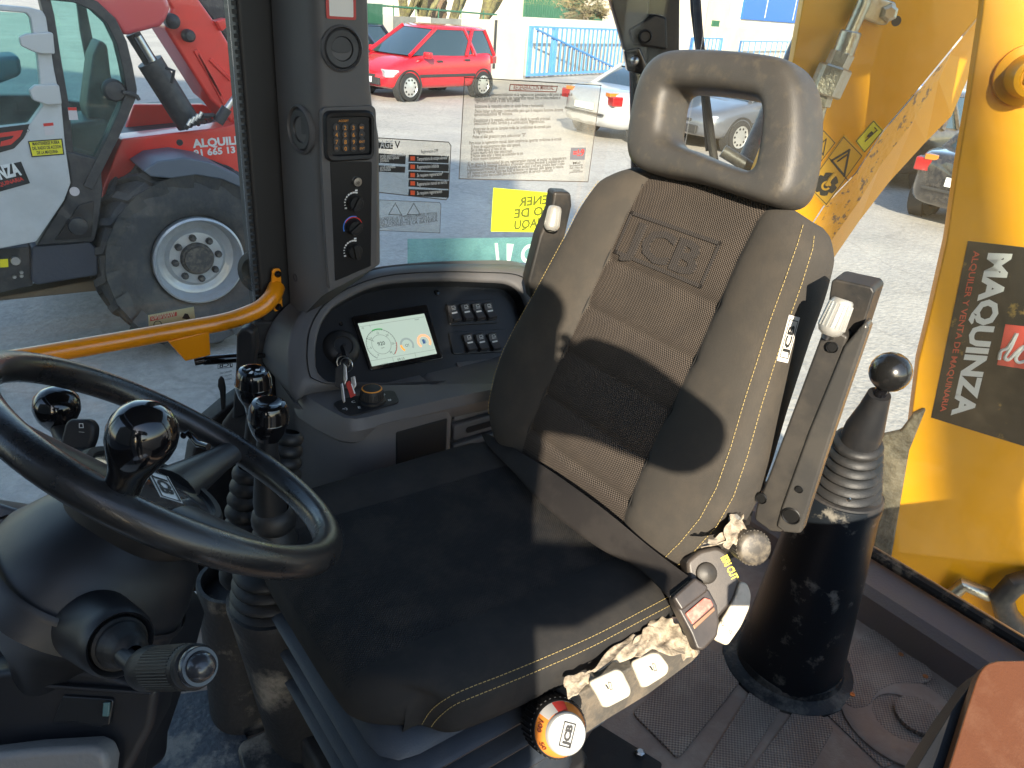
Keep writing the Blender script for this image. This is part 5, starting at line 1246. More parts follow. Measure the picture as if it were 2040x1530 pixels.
def ribknob(p0, p1, r, name, m_, par, n=18, rib=.0012, cap=.85):
    p0, p1 = V(p0), V(p1); ax = (p1-p0); L = ax.length; ax.normalize()
    o = MB().lathe(p0, ax, [(r*.5, -.004), (r*.86, 0), (r*.9, L*.05), (r, L*.12), (r*cap*1.05, L*.85), (r*cap*.98, L*.95), (r*cap*.82, L), (1e-4, L)], 32, caps=False).build(name, m_, par)
    m = MB(); u = (ZZ-ax*ZZ.dot(ax)); u = (u if u.length > .1 else V((1, 0, 0))).normalized(); v = ax.cross(u)
    for k in range(n):
        A = 2*math.pi*k/n; q = u*math.cos(A)+v*math.sin(A); m.tube([p0+q*r*.99+ax*L*.14, p0+q*r*cap*1.03+ax*L*.86], rib, 5)
    m.build('ribs', m_, o); return o
dkn = (FA.w(0, 0, .03)-EYE).dot(FWD)
ribknob(px(1652, 662, d=.955), px(1680, 596, d=.945), .0160, 'adjuster_knob', KN, ar)
m = MB(); m.tube([px(1648, 672, d=.965), px(1655, 655, d=.957)], .008, 10); m.build('adjuster_stem', STEEL, ar)
n_ = V((-.3, -.9, .1)).normalized(); FA2 = Fr(px(1100, 480, d=1.52), ZZ.cross(n_), ZZ)
ar2 = armrest(FA2, [('armrest', [(1104, 382), (1138, 384), (1140, 410), (1120, 500), (1080, 600), (1060, 600), (1052, 560), (1075, 470), (1098, 420)], -.04, .0, ARM, .006)], 'far armrest folded upright, only its top showing behind the backrest')
ribknob(px(1098, 456, d=1.48), px(1106, 412, d=1.48), .0150, 'adjuster_knob', KN, ar2, rib=.0005)
# ------- lap belt
BW = mat('belt_web', (.015, .013, .0125), .7, spec=.25, bump=.4, bscale=900, col2=(.08, .07, .06), cmix=.1, vscale=12)
ups = [(975, 866), (1003, 880), (1085, 930), (1150, 975), (1215, 1024), (1290, 1086), (1345, 1128), (1390, 1160)]
los = [(958, 862), (975, 890), (1028, 945), (1075, 998), (1130, 1045), (1200, 1095), (1272, 1132), (1335, 1192)]
uz = [1.55, 1.565, 1.60, 1.615, 1.615, 1.605, 1.60, 1.597]; lz = [1.545, 1.552, 1.563, 1.568, 1.569, 1.568, 1.57, 1.578]
U_ = smoothpath([px(*p, z=z) for p, z in zip(ups, uz)], 56); L_ = smoothpath([px(*p, z=z) for p, z in zip(los, lz)], 56)
m = MB(); loops = []
for a, b in zip(U_, L_):
    n = (b-a).cross(V((-.5, -.5, 1))); up = V((-.25, -.45, .85)).normalized(); row = []
    for k in range(13): t = k/12; row.append(a.lerp(b, t)+up*(.0018*math.sin(math.pi*t)+(.0007 if k % 2 else -.0003)))
    row += [p-up*.0016 for p in row[::-1]]; loops.append(row)
m.loft(loops, True, True, True); belt = m.build('lap_belt', BW, seat, smooth=60)
bpy.context.view_layer.update(); TBt = bvh(belt)
m = MB()
for off in range(4):
    a, b = on_px(TBt, belt, 1322+off*7, 1192-off*1.5, .001), on_px(TBt, belt, 1362+off*5, 1152+off*3.5, .001)
    if a and b: m.tube([a.lerp(b, k/8) for k in range(9)], .0011, 5)
a, b = on_px(TBt, belt, 1276, 1130, .001), on_px(TBt, belt, 1318, 1106, .001)
if a and b: m.tube([a, b], .0016, 5)
m.build('belt_stitching', mat('belt_thread', (.16, .13, .09), .8), belt)
# buckle
nb_ = V((-.35, -.62, .7)).normalized(); ex = RGT - nb_*RGT.dot(nb_)
FK = Fr(px(1390, 1230, d=1.055), ex, nb_.cross(ex))
BK = mat('buckle', (.035, .030, .028), .4, bump=.15, bscale=700, col2=(.2, .15, .12), cmix=.12)
bu = MB().prism(FK, rounded(FK.pl([(1342, 1190), (1352, 1180), (1412, 1172), (1430, 1205), (1434, 1240), (1430, 1268), (1402, 1296), (1388, 1294), (1376, 1262), (1346, 1206)], .012), .004), -.014, .012).build('buckle', BK, seat, bevel=.004, seg=3)
MB().prism(FK, FK.pl([(1340, 1190), (1385, 1150), (1412, 1168), (1408, 1180), (1358, 1218)], .016), .006, .017).build('latch_tongue', BK, bu, bevel=.004, seg=3)
MB().prism(FK, FK.pl([(1366, 1222), (1404, 1190), (1416, 1194), (1422, 1206), (1380, 1244)], .016), .010, .016).build('release_button', mat('button_red', (.50, .13, .10), .45, col2=(.5, .35, .28), cmix=.5, vscale=60), bu, bevel=.0015)
MB().prism(FK, FK.pl([(1380, 1246), (1423, 1208), (1425, 1216), (1384, 1254)], .0135), .010, .0135).build('button_lip', mat('brass', (.35, .2, .12), .4, metal=.7), bu, bevel=.0008)
# side cover with yellow print, release levers, side rail
nc = V((-.45, -.68, .57)).normalized(); ex = RGT-nc*RGT.dot(nc)
FQ = Fr(px(1430, 1150, d=1.095), ex, nc.cross(ex))
sc_ = MB().prism(FQ, rounded(FQ.pl([(1368, 1118), (1395, 1096), (1430, 1088), (1450, 1100), (1476, 1158), (1462, 1200), (1430, 1236), (1400, 1240), (1376, 1190)], .01), .006), -.03, .01).build('side_cover', mat('cover', (.040, .034, .031), .45, bump=.2, bscale=700, col2=(.18, .14, .1), cmix=.15), seat, bevel=.006, seg=3)
a, b = FQ.px(1408, 1142, .012); MB().lathe(FQ.w(a, b, .008), FQ.n, [(.016, 0), (.0145, .006), (.011, .008), (1e-4, .009)], 24, caps=False).build('boss', ARM, sc_)
a, b = FQ.px(1434, 1110, .011); a2_, b2_ = FQ.px(1462, 1166, .011); an = math.atan2(b2_-b, a2_-a)
ft = FQ.sub(a, b, .0108, an); m = MB(); m.sheet(ft, rect(0, .0, .0, .0)) if 0 else None
text_mb(m, ft, 'ISRI CUT', .015, .001, .001, 0, .03, 'LEFT', .62); 
m.build('cover_lettering', mat('print_yellow', (.75, .62, .06), .6), sc_, smooth=0, recalc=False)
def hslab(name, pts, fr, h0, h1, m_, par=seat, bev=.004, rnd=.006): return MB().prism(fr, rounded(fr.pl(pts, h1), rnd, 4), h0, h1).build(name, m_, par, bevel=bev, seg=3)
FQ2 = Fr(px(1460, 1225, d=1.075), ex, nc.cross(ex))
hd = hslab('recline_lever', [(1474, 1158), (1490, 1162), (1498, 1186), (1494, 1212), (1478, 1248), (1450, 1288), (1424, 1276), (1420, 1264), (1450, 1216), (1466, 1186)], FQ2, -.018, .0, WHITEP)
m = MB(); outline(m, FQ2, FQ2.pl([(1437, 1237), (1441, 1238), (1443, 1246), (1439, 1247)], .001), .0006, .0008); outline(m, FQ2, FQ2.pl([(1452, 1255), (1458, 1258), (1455, 1264)], .001), .0006, .0008); m.build('symbol', INKK, hd, smooth=0, recalc=False)
BEIGE = mat('rail_beige', (.10, .092, .08), .5, bump=.3, bscale=150, col2=(.3, .24, .17), cmix=.4, vscale=15)
FQ3 = Fr(px(1250, 1370, r=.515), (px(1380, 1300, r=.515)-px(1160, 1420, r=.515)), ZZ)
if FQ3.n.dot(FWD) > 0: FQ3 = Fr(FQ3.o, -FQ3.e1, FQ3.e2)
hslab('side_rail', [(1130, 1395), (1250, 1335), (1330, 1290), (1386, 1266), (1396, 1300), (1380, 1318), (1290, 1385), (1200, 1440), (1150, 1474), (1120, 1480)], FQ3, -.035, -.004, BEIGE, bev=.004, rnd=.004)
for pts, nm in (([(1172, 1357), (1228, 1331), (1240, 1336), (1258, 1372), (1256, 1386), (1212, 1409), (1200, 1407), (1192, 1392), (1186, 1380)], 'a'), ([(1256, 1317), (1300, 1298), (1314, 1300), (1334, 1326), (1331, 1342), (1290, 1368), (1278, 1369), (1270, 1352)], 'b')):
    nh = V((-.35, -.50, .78)).normalized(); eh = (RGT-nh*RGT.dot(nh)).normalized(); f = Fr(px(*pts[0], d=.995 if nm == 'a' else 1.045), eh, nh.cross(eh))
    hd = hslab('seat_handle', pts, f, -.014, 0, WHITEP)
    u, v = (1212, 1368) if nm == 'a' else (1300, 1331)
    m = MB(); outline(m, f, f.pl([(u, v-9), (u+5, v-8), (u+8, v+5), (u+4, v+6)], .001), .0007, .0008); m.sheet(f, f.pl([(u-7, v-4), (u-3, v-4), (u+2, v+4), (u-1, v+5)], .001), .0008); m.build('symbol', INKK, hd, smooth=0, recalc=False)
# torn foam and cloth scraps by the rail
CR = mat('torn_foam', (.42, .35, .26), .9, bump=.6, bscale=200, col2=(.12, .09, .06), cmix=.6, vscale=40)
rng = random.Random(3)
def crumple(quad, nx, ny, amp, name='torn_cloth'):
    """a crumpled rag between four corners given as (u, v, distance)"""
    A, B, C_, D = [px(u, v, d=d) for u, v, d in quad]; rows = []
    for i in range(nx+1):
        t = i/nx; row = []
        for j in range(ny+1):
            q = j/ny; e = (1 if i in (0, nx) or j in (0, ny) else 0)
            p = (A.lerp(B, t)).lerp(D.lerp(C_, t), q); n = -FWD*(.5+math.sin(i*1.9+j*.6)*.5+math.sin(j*2.3-i*.8)*.5)*amp
            row.append(p+n+RGT*rng.uniform(-1, 1)*.0035*(1+e)+UPV*rng.uniform(-1, 1)*.0035*(1+e))
        rows.append(row)
    m = MB(); m.loft(rows, False); o = m.build(name, CR, seat, smooth=180, recalc=False)
    k = o.modifiers.new('solid', 'SOLIDIFY'); k.thickness = .0015; k = o.modifiers.new('sub', 'SUBSURF'); k.levels = k.render_levels = 2
    return o
crumple([(1300, 1228, 1.107), (1372, 1236, 1.119), (1366, 1300, 1.083), (1240, 1306, 1.047)], 9, 6, .010)
crumple([(1235, 1268, 1.071), (1300, 1250, 1.089), (1290, 1296, 1.059), (1160, 1345, 1.010)], 9, 4, .006)
crumple([(1352, 1240, 1.125), (1370, 1240, 1.125), (1385, 1305, 1.089), (1366, 1312, 1.089)], 6, 3, .006)
crumple([(1452, 1030, 1.071), (1482, 1030, 1.082), (1484, 1082, 1.050), (1440, 1086, 1.040)], 6, 6, .008)
crumple([(1395, 1084, 1.040), (1450, 1062, 1.060), (1452, 1078, 1.050), (1400, 1096, 1.029)], 6, 3, .004)
crumple([(1120, 1352, 1.004), (1180, 1330, 1.022), (1180, 1352, 1.010), (1130, 1392, 0.986)], 6, 4, .006)
# lumbar knob and weight dial
lk0, lk1 = px(1480, 1078, d=1.085), px(1502, 1092, d=1.048)
lk = ribknob(lk0+(lk1-lk0)*-.1, lk1+(lk1-lk0)*.15, .0235, 'lumbar_knob', mat('knob_dusty', (.05, .044, .037), .5, col2=(.3, .25, .18), cmix=.3, vscale=40), seat, n=30, rib=.0014, cap=.98)
m = MB(); m.tube([px(1455, 1060, d=1.115), px(1478, 1077, d=1.09)], .010, 12); m.tube([px(1470, 1030, d=1.10), px(1464, 1036, d=1.075)], .009, 8); m.build('knob_stem', STEEL, seat)
m = MB(); m.box((.86, .56, 1.60), (.1, .04, .12)); m.box((.80, .555, 1.53), (.1, .05, .08)); m.build('hinge_bracket', ARM, seat, bevel=.006)
wk0, wk1 = px(1098, 1440, r=.512), px(1128, 1462, r=.465); ax = (wk1-wk0).normalized(); Lk = (wk1-wk0).length
wd = MB().lathe(wk0, ax, [(0.0329, -.018), (0.0366, -.012), (0.0378, 0), (0.0368, Lk*.55), (0.0348, Lk*.62), (0.0342, Lk*.62)], 40, caps=False).build('weight_dial', PB, seat)
m = MB(); u = (ZZ-ax*ZZ.dot(ax)).normalized(); v = ax.cross(u)
for k in range(34):
    A = 2*math.pi*k/34; q = u*math.cos(A)+v*math.sin(A); m.tube([wk0+q*.0378-ax*.012, wk0+q*.0368+ax*Lk*.5], .0017, 5)
m.build('ribs', PB, wd)
MB().lathe(wk0, ax, [(0.0342, Lk*.60), (0.0262, Lk*.92), (0.0250, Lk*.94)], 40, caps=False).build('scale_ring', mat('scale_orange', (.75, .25, .04), .4, coat=.3), wd)
# white and red sectors of the scale
def sector(a0, a1, m_, nm):
    L = []
    for (r, h) in ((.0344, .60), (.0265, .925)):
        L.append([wk0+ax*(Lk*h+.0006)+(u*math.cos(t)+v*math.sin(t))*(r+.0003) for t in [R_(a0+(a1-a0)*k/10) for k in range(11)]])
    m = MB(); m.loft(L, False); m.build(nm, m_, wd, smooth=60, recalc=False)
cam_a = math.degrees(math.atan2((UPV*.3+RGT).dot(v), (UPV*.3+RGT).dot(u)))
aa = lambda vec: math.degrees(math.atan2(vec.dot(v), vec.dot(u)))
up_a = aa(UPV)
sector(up_a-12, up_a+16, mat('scale_red', (.6, .05, .04), .4), 'red_sector'); sector(up_a+16, up_a+50, mat('scale_white', (.6, .58, .55), .4), 'white_sector')
MB().lathe(wk0, ax, [(0.0260, Lk*.9), (0.0256, Lk*1.02), (0.0238, Lk*1.06), (1e-4, Lk*1.07)], 40, caps=False).build('dial_cap', mat('cap_white', (.36, .36, .345), .4), wd)
ug = (RGT*.35+UPV); ug = (ug-ax*ug.dot(ax)).normalized(); fcap = Fr(wk0+ax*(Lk*1.07+.0004), ug, ax.cross(ug))
if fcap.n.dot(FWD) > 0: fcap = Fr(fcap.o, fcap.e1, -fcap.e2)
m = MB(); outline(m, fcap, rect(-.014, -.0073, .014, .0073), .0013, .0002); text_mb(m, fcap, 'JCB', .0116, 0, -.0044, .0002, .05, 'CENTER', 1.3); m.build('cap_letters', INKK, wd, smooth=0, recalc=False)
m = MB(); 
for s, A in (('50', up_a+118), ('100', up_a+72)):
    t = R_(A); q = u*math.cos(t)+v*math.sin(t); f = Fr(wk0+ax*(Lk*.76+.0012)+q*.0308, v*math.cos(t)-u*math.sin(t), (q*-.65+ax*.76)); text_mb(m, f, s, .0104, 0, -.003, .0006, .02, 'CENTER')
m.build('scale_figures', mat('ink_brown', (.12, .02, .01), .5), wd, smooth=0, recalc=False)
# ------- suspension: tray, rubber bellows, plinth
BLW = mat('bellows_rubber', (.026, .033, .044), .5, bump=.2, bscale=400, col2=(.13, .12, .11), cmix=.1)
def rrect(cx, cy, hx, hy, z, r=.05, n=64):
    return [V((p.x, p.y, z)) for p in resample(rounded(rect(cx-hx, cy-hy, cx+hx, cy+hy), r, 8), n)]
def fold(z0, z1, hx, hy, inn=.022, cx=.50):
    return [rrect(cx, .79, hx-inn, hy-inn, z0), rrect(cx, .79, hx-.006, hy-.006, z0-.004), rrect(cx, .79, hx, hy, z0-.010), rrect(cx, .79, hx-.003, hy-.003, z0-.018), rrect(cx, .79, hx-inn, hy-inn, z1)]
MB().loft([rrect(.50, .79, .19, .19, 1.47), rrect(.50, .79, .205, .22, 1.462), rrect(.50, .79, .212, .228, 1.45), rrect(.50, .79, .20, .215, 1.436)], True, True, True).build('seat_tray', BLW, seat, smooth=50)
L = []
for k in range(3): L += fold(1.43-k*.066, 1.43-(k+1)*.066, .226-.004*k, .240-.006*k, .045)
L += [rrect(.50, .79, .17, .19, 1.22), rrect(.50, .79, .18, .20, 1.10)]
MB().loft(L, True).build('suspension_bellows', BLW, seat, smooth=50)
MB().prism(Fr((.5, .79, 1.05), (1, 0, 0), (0, 1, 0)), rounded(rect(-.2, -.2, .2, .2), .03), 0, .10).build('plinth', PBd, seat, bevel=.01)
# ------------------------------------------------------------------ rear lever console
DIRTY2 = mat('console_black', (.009, .012, .016), .42, spec=.4, bump=.15, bscale=300, col2=(.26, .24, .2), cmix=.7, vscale=9, lo=.585, hi=.67)
rc = empty('rear_lever_console', px(1600, 1290, z=1.06), 'tall black cylindrical lever console with ribbed bellows right of the seat', 'console')
tb = px(1680, 985, z=1.5)
tower(px(1678, 978, r=.585), .072, 1.05, px(1678, 978, r=.585).z, rc, base=1.48, m_=DIRTY2, lean=V((.0, .0, 0)))
c0 = px(1678, 980, r=.585); MB().lathe(c0+ZZ*-.012, ZZ, [(.075, 0), (.075, .012), (.072, .018), (.066, .02), (.058, .02)], 40, caps=False).build('collar', PBd, rc)
c1 = px(1712, 875, r=.57)
bellows(c0, c0.lerp(c1, 1.0), .069, .040, 7, 'bellows', rc, amp=.2)
m = MB(); pa = [c0.lerp(c1, .85), px(1722, 855, r=.565), px(1740, 815, r=.56), px(1752, 785, r=.555)]
m.tube(pa, [.034, .033, .024, .019], 24); m.build('sleeve', PB, rc)
m = MB(); m.tube([px(1750, 790, r=.555), px(1762, 768, r=.553), px(1772, 745, r=.55)], [.011, .010, .0115], 16); m.build('shaft', PBg, rc)
kc = px(1774, 741, r=.55); MB().lathe(kc, ZZ, [(1e-4, -.034)]+[(.034*math.cos(a), .034*math.sin(a)) for a in [R_(-85+17*k) for k in range(11)]]+[(1e-4, .034)], 40, caps=False).build('knob', mat('knob_satin', (.010, .010, .010), .22, coat=.3), rc)
MB().lathe(V((tb.x, tb.y, 1.058)) if False else V((px(1678, 978, r=.585).x, px(1678, 978, r=.585).y, 1.058)), ZZ, [(.138, 0), (.138, .006), (.130, .012), (.112, .016), (.108, .03), (.100, .03)], 44, caps=False).build('base_flange', DIRTY, rc)
a = px(1692, 996, r=.50); MB().lathe(px(1691, 995, d=1.29), -_h, [(.004, 0), (.003, .003), (1e-4, .003)], 8).build('rivet', STEEL, rc)

# ------------------------------------------------------------------ rubber floor mat
FMt = Fr((0, 0, 1.052), (1, 0, 0), (0, 1, 0))
MATM = mat('mat_rubber', (.33, .235, .18), .62, bump=.35, bscale=250, col2=(.44, .35, .27), cmix=.6, vscale=7, var=.15)
def diamond():
    m = mat('mat_tread', (.31, .225, .175), .6, col2=(.44, .35, .27), cmix=.6, vscale=7, var=.15, weave=((0, 1), .0085, .6))
    return m
TREAD = diamond()
fm = empty('floor_mat', (.9, .6, 1.05), 'dusty brown rubber floor mat with raised tread panels under the seat', 'floor mat')
MB().prism(FMt, rect(-.1, -.12, 1.55, 1.42), 0, .006).build('base_sheet', MATM, fm, smooth=0)
def mp(name, pts, h=.011, h0=.005, m_=TREAD, rnd=.01, bev=.0015):
    return MB().prism(FMt, rounded(FMt.pl(pts, h), rnd, 5), h0, h).build(name, m_, fm, bevel=bev)
mp('tread_panel', [(1260, 1420), (1400, 1290), (1500, 1325), (1360, 1500), (1350, 1510)])
mp('tread_panel', [(1400, 1530), (1520, 1335), (1575, 1380), (1480, 1530), (1440, 1600), (1380, 1580)])
mp('tread_panel', [(1500, 1530), (1600, 1390), (1662, 1450), (1610, 1540), (1560, 1640), (1440, 1640)])
mp('tread_panel', [(1585, 1370), (1665, 1340), (1680, 1320), (1700, 1285), (1732, 1255), (1745, 1252), (1920, 1400), (1800, 1512), (1760, 1530), (1640, 1415)], .009)
mp('kidney_plate', [(1670, 1360), (1690, 1325), (1735, 1300), (1800, 1298), (1855, 1330), (1860, 1355), (1830, 1362), (1785, 1358), (1745, 1378), (1735, 1405), (1700, 1412), (1672, 1390)], .016, .008, rnd=.03, bev=.002)
a = FMt.px(1800, 1430, .012)
MB().lathe(FMt.w(a[0], a[1], .0), ZZ, [(.122, .009), (.122, .013), (.118, .0145), (.062, .0145), (.060, .013), (.060, .0085)], 56, caps=False).build('round_boss', MATM, fm)
a = FMt.px(1831, 1427, .014); MB().lathe(FMt.w(a[0], a[1], .0), ZZ, [(.047, .012), (.047, .019), (.045, .020), (1e-4, .020)], 44, caps=False).build('round_pad', TREAD, fm)
for u, v in ((1698, 1383), (1795, 1303), (1844, 1347)):
    a = FMt.px(u, v, .017); MB().lathe(FMt.w(a[0], a[1], .0155), ZZ, [(.006, 0), (.0055, .002), (.003, .002), (.0028, .001), (1e-4, .001)], 14, caps=False).build('copper_rivet', mat('copper', (.6, .25, .1), .4, metal=.8), fm)
# black mounting plate bottom centre and mud on the floor front
mp('corner_plate', [(1130, 1530), (1190, 1440), (1320, 1520), (1290, 1600), (1120, 1600)], .013, .005, PBd, .006)
a = FMt.px(1275, 1500, .016); MB().lathe(FMt.w(a[0], a[1], .013), ZZ, [(.010, 0), (.009, .006), (.006, .008), (1e-4, .008)], 6, caps=False).build('bolt', STEEL, fm, smooth=0)
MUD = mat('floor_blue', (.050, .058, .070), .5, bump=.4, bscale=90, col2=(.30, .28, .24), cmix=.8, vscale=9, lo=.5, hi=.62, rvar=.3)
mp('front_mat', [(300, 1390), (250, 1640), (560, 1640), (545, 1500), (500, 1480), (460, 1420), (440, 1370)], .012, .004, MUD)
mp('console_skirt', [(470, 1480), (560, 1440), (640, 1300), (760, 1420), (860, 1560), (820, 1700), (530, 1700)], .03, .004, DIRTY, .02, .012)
# brown side piece at the bottom right corner, close to the eye
br = empty('door_armrest', px(1990, 1430, d=.62), 'smooth brown padded slab edged in black at the bottom right corner', 'armrest')
nb2 = (-FWD*.5+ZZ*.85).normalized()
f = Fr(px(1990, 1430, d=.62), RGT-nb2*RGT.dot(nb2), nb2.cross(RGT-nb2*RGT.dot(nb2)))
P = f.pl([(1984, 1316), (2090, 1314), (2100, 1560), (1878, 1560), (1890, 1530), (1930, 1400), (1948, 1345), (1962, 1324)], 0)
MB().prism(f, rounded(P, .006), -.012, 0).build('pad', mat('brown_pad', (.11, .038, .012), .38, bump=.15, bscale=500, var=.12, vscale=6, col2=(.3, .17, .1), cmix=.2), br, bevel=.003)
P = f.pl([(1975, 1318), (2100, 1318), (2110, 1570), (1800, 1570), (1826, 1530), (1900, 1410), (1950, 1340)], -.012)
MB().prism(f, rounded(P, .004), -.05, -.0125).build('backing', PB, br, bevel=.003)
a = f.px(1942, 1450, 0); MB().lathe(f.w(a[0], a[1], -.02), f.n, [(.007, 0), (.0065, .010), (.004, .013), (1e-4, .014)], 14, caps=False).build('rivet', mat('rivet_cream', (.3, .28, .2), .5), br)

# ------------------------------------------------------------------ yellow digger arm outside the rear window
bm_ = empty('digger_arm', px(1800, 300, b=2.1), 'yellow steel digger arm with worn chamfer and black decal beyond the rear window', 'excavator arm')
YB = mat('yellow_steel', (.84, .375, .003), .4, coat=.1, spec=.35, var=.02, vscale=2, bump=.03, bscale=30, col2=(.50, .2, .02), cmix=.04)
YW = mat('yellow_worn', (.82, .38, .004), .4, coat=.1, col2=(.10, .06, .035), cmix=.85, vscale=22, lo=.56, hi=.60, bump=.3, bscale=60)
nA = V((-.62, -.76, .12)).normalized(); FY = Fr(px(1700, 300, b=2.15), ZZ.cross(nA), ZZ)
def ypl(name, fr, pts, h0, h1, m_=YB, bev=.004, par=bm_): return MB().prism(fr, fr.pl(pts, h1), h0, h1).build(name, m_, par, bevel=bev)
ypl('main_plate', FY, [(1628, -160), (2010, -160), (1958, 22), (1890, 105), (1820, 190), (1760, 260), (1705, 345), (1640, 412), (1545, 560), (1440, 740), (1300, 740), (1480, 400), (1540, 250), (1580, 120)], -.05, 0)
# chamfer (a real sloping face) and the far lower web
def q3(*P): return [V(p) for p in P]
def on(fr, u, v, h): return fr.w(*fr.px(u, v, h), h)
e_up = [(2010, -160), (1962, 20), (1892, 106), (1822, 190), (1762, 260), (1706, 345), (1642, 412), (1545, 560), (1440, 740)]
e_mid = [(2035, -190), (1959, 24), (1893, 108), (1870, 160), (1822, 238), (1754, 330), (1710, 402), (1690, 455)]
e_mid[-1] = (1610, 545); e_mid[-2] = (1712, 400); e_mid.insert(7, (1700, 415)) if 0 else None; e_mid.append((1500, 740))
e_low = [(2060, -190), (1959, 26), (1942, 125), (1895, 232), (1845, 282), (1772, 362), (1712, 440), (1650, 530), (1540, 740)]
U = [on(FY, *p, .0015) for p in e_up]; M_ = [on(FY, *p, -.05) for p in e_mid]; Lw_ = [on(FY, *p, -.16) for p in e_low]
m = MB(); m.loft([U, M_], False); m.build('chamfer', YW, bm_, smooth=0, recalc=False)
m = MB(); m.loft([M_, Lw_, [p+FY.n*-.10+V((.1, .05, 0)) for p in Lw_]], False); m.build('under_web', YB, bm_, smooth=0, recalc=False)
# near plate with the decal
nC = V((-.80, -.60, .02)).normalized(); FYc = Fr(px(1940, 660, b=1.98), ZZ.cross(nC), ZZ)
plate = ypl('side_plate', FYc, [(1975, -170), (1957, 26), (1933, 185), (1908, 330), (1886, 480), (1850, 640), (1830, 720), (1810, 880), (1775, 1060), (1700, 1250), (1900, 1500), (2300, 1500), (2300, -170)], -.05, 0)
DK = mat('decal_black', (.014, .012, .010), .35, col2=(.4, .26, .06), cmix=.5, vscale=9, lo=.6, hi=.66)
dec = MB().prism(FYc, FYc.pl([(1929, 480), (2060, 495), (2060, 893), (2040, 889), (1855, 832)], .0015), .0002, .0015).build('decal', DK, plate, smooth=0)
def run_text(fr, s, a, b, c, m_, name, par, h=.002, bold=.03, fill=1.0):
    """lettering whose baseline runs from pixel a to b, its capitals reaching towards pixel c"""
    A, B, Cc = fr.px(*a, h), fr.px(*b, h), fr.px(*c, h); A, B, Cc = V((*A, 0)), V((*B, 0)), V((*Cc, 0))
    d = (B-A); Lg = d.length; d.normalize(); nrm = V((-d.y, d.x, 0)); ht = (Cc-A).dot(nrm)
    f = Fr(fr.w(A.x, A.y, 0), fr.e1*d.x+fr.e2*d.y, fr.e1*nrm.x+fr.e2*nrm.y)
    size = abs(ht)/.7; cu_ = bpy.data.curves.new('t', 'FONT'); cu_.body = s; cu_.size = size; cu_.offset = bold*size; ob = bpy.data.objects.new('t', cu_); COL.objects.link(ob)
    bpy.context.view_layer.update(); W = ob.dimensions.x; bpy.data.objects.remove(ob); bpy.data.curves.remove(cu_)
    m = MB(); text_mb(m, f, s, size, 0, 0, h, bold, 'LEFT', Lg/W); return m.build(name, m_, par, smooth=0, recalc=False)
run_text(FYc, 'MAQUINZA', (1972, 502), (1897, 826), (2015, 508), INKW, 'decal_name', dec, bold=.045)
run_text(FYc, 'ALQUILER Y VENTA DE MAQUINARIA', (1940, 500), (1873, 820), (1952, 503), mat('decal_red', (.55, .07, .04), .5), 'decal_line', dec, bold=.015)
m = MB(); m.sheet(FYc, FYc.pl([(2003, 646), (2060, 652), (2060, 738), (1986, 727)], .002), .002); m.build('decal_emblem', mat('emblem_red', (.62, .07, .05), .5), dec, smooth=0, recalc=False)
P = [FYc.w(*FYc.px(u, v, .003), .003) for u, v in ((1990, 716), (1994, 700), (2006, 694), (2016, 680), (2026, 664), (2014, 692), (2002, 712), (2010, 716), (2026, 700), (2040, 690), (2024, 712), (2030, 722), (2050, 716))]
m = MB(); m.tube(smoothpath(P, 60), .0042, 6); m.build('emblem_m', INKW, dec)
# pin, hose fittings and stickers on the arm
po = FYc.w(*FYc.px(2042, 150, 0), 0); pin = MB().lathe(po, FYc.n, [(.062, 0), (.062, .015), (.045, .02), (.043, .075), (.040, .082), (.030, .083), (.026, .076), (1e-4, .076)], 36, caps=False).build('pivot_pin', YB, bm_)
MB().lathe(po+FYc.n*.076, FYc.n, [(.024, 0), (.022, .006), (.008, .012), (1e-4, .013)], 6, caps=False).build('grease_nipple', STEEL, pin, smooth=0)
ZN = mat('zinc', (.45, .44, .38), .33, metal=.9, bump=.25, bscale=120, col2=(.35, .3, .2), cmix=.4, vscale=20)
hz = empty('hydraulic_pipe', on(FY, 1660, 150, .05), 'greasy steel hydraulic pipe and hex fitting clamped on the yellow arm', 'pipe')
H1 = .055
m = MB(); m.tube([on(FY, 1735, -60, H1), on(FY, 1720, 8, H1), on(FY, 1694, 66, H1)], .0175, 16); m.build('pipe', ZN, hz)
def hexp(a, b, r, name, n=6): 
    A, B = on(FY, *a, H1), on(FY, *b, H1); L = (B-A).length
    return MB().lathe(A, B-A, [(r*.9, 0), (r, L*.06), (r, L*.94), (r*.9, L)], n, caps=True).build(name, ZN, hz, smooth=30)
hexp((1696, 62), (1678, 112), .028, 'ferrule', 16); hexp((1680, 104), (1664, 138), .032, 'hex_nut'); hexp((1666, 132), (1640, 190), .045, 'hex_body'); hexp((1642, 186), (1634, 212), .026, 'lower_nut')
m = MB(); m.tube([on(FY, 1636, 205, H1), on(FY, 1622, 260, H1), on(FY, 1585, 340, H1), on(FY, 1520, 460, .02), on(FY, 1450, 600, .0)], .018, 14); m.build('lower_pipe', ZN, hz)
cl = ypl('pipe_clamp', FY, [(1712, 10), (1735, -12), (1786, 4), (1788, 20), (1768, 50), (1756, 50), (1715, 36)], .01, .04, ZN, .006, hz)
a = FY.px(1770, 26, .04); MB().lathe(FY.w(a[0], a[1], .04), FY.n, [(.024, 0), (.022, .010), (.014, .013), (1e-4, .013)], 6, caps=False).build('bolt', ZN, hz, smooth=0)
a = FY.px(1786, 42, .001); MB().lathe(FY.w(a[0], a[1], .0), FY.n, [(.013, 0), (.012, .001), (1e-4, .001)], 20, caps=False).build('drain_hole', mat('hole', .004), bm_)
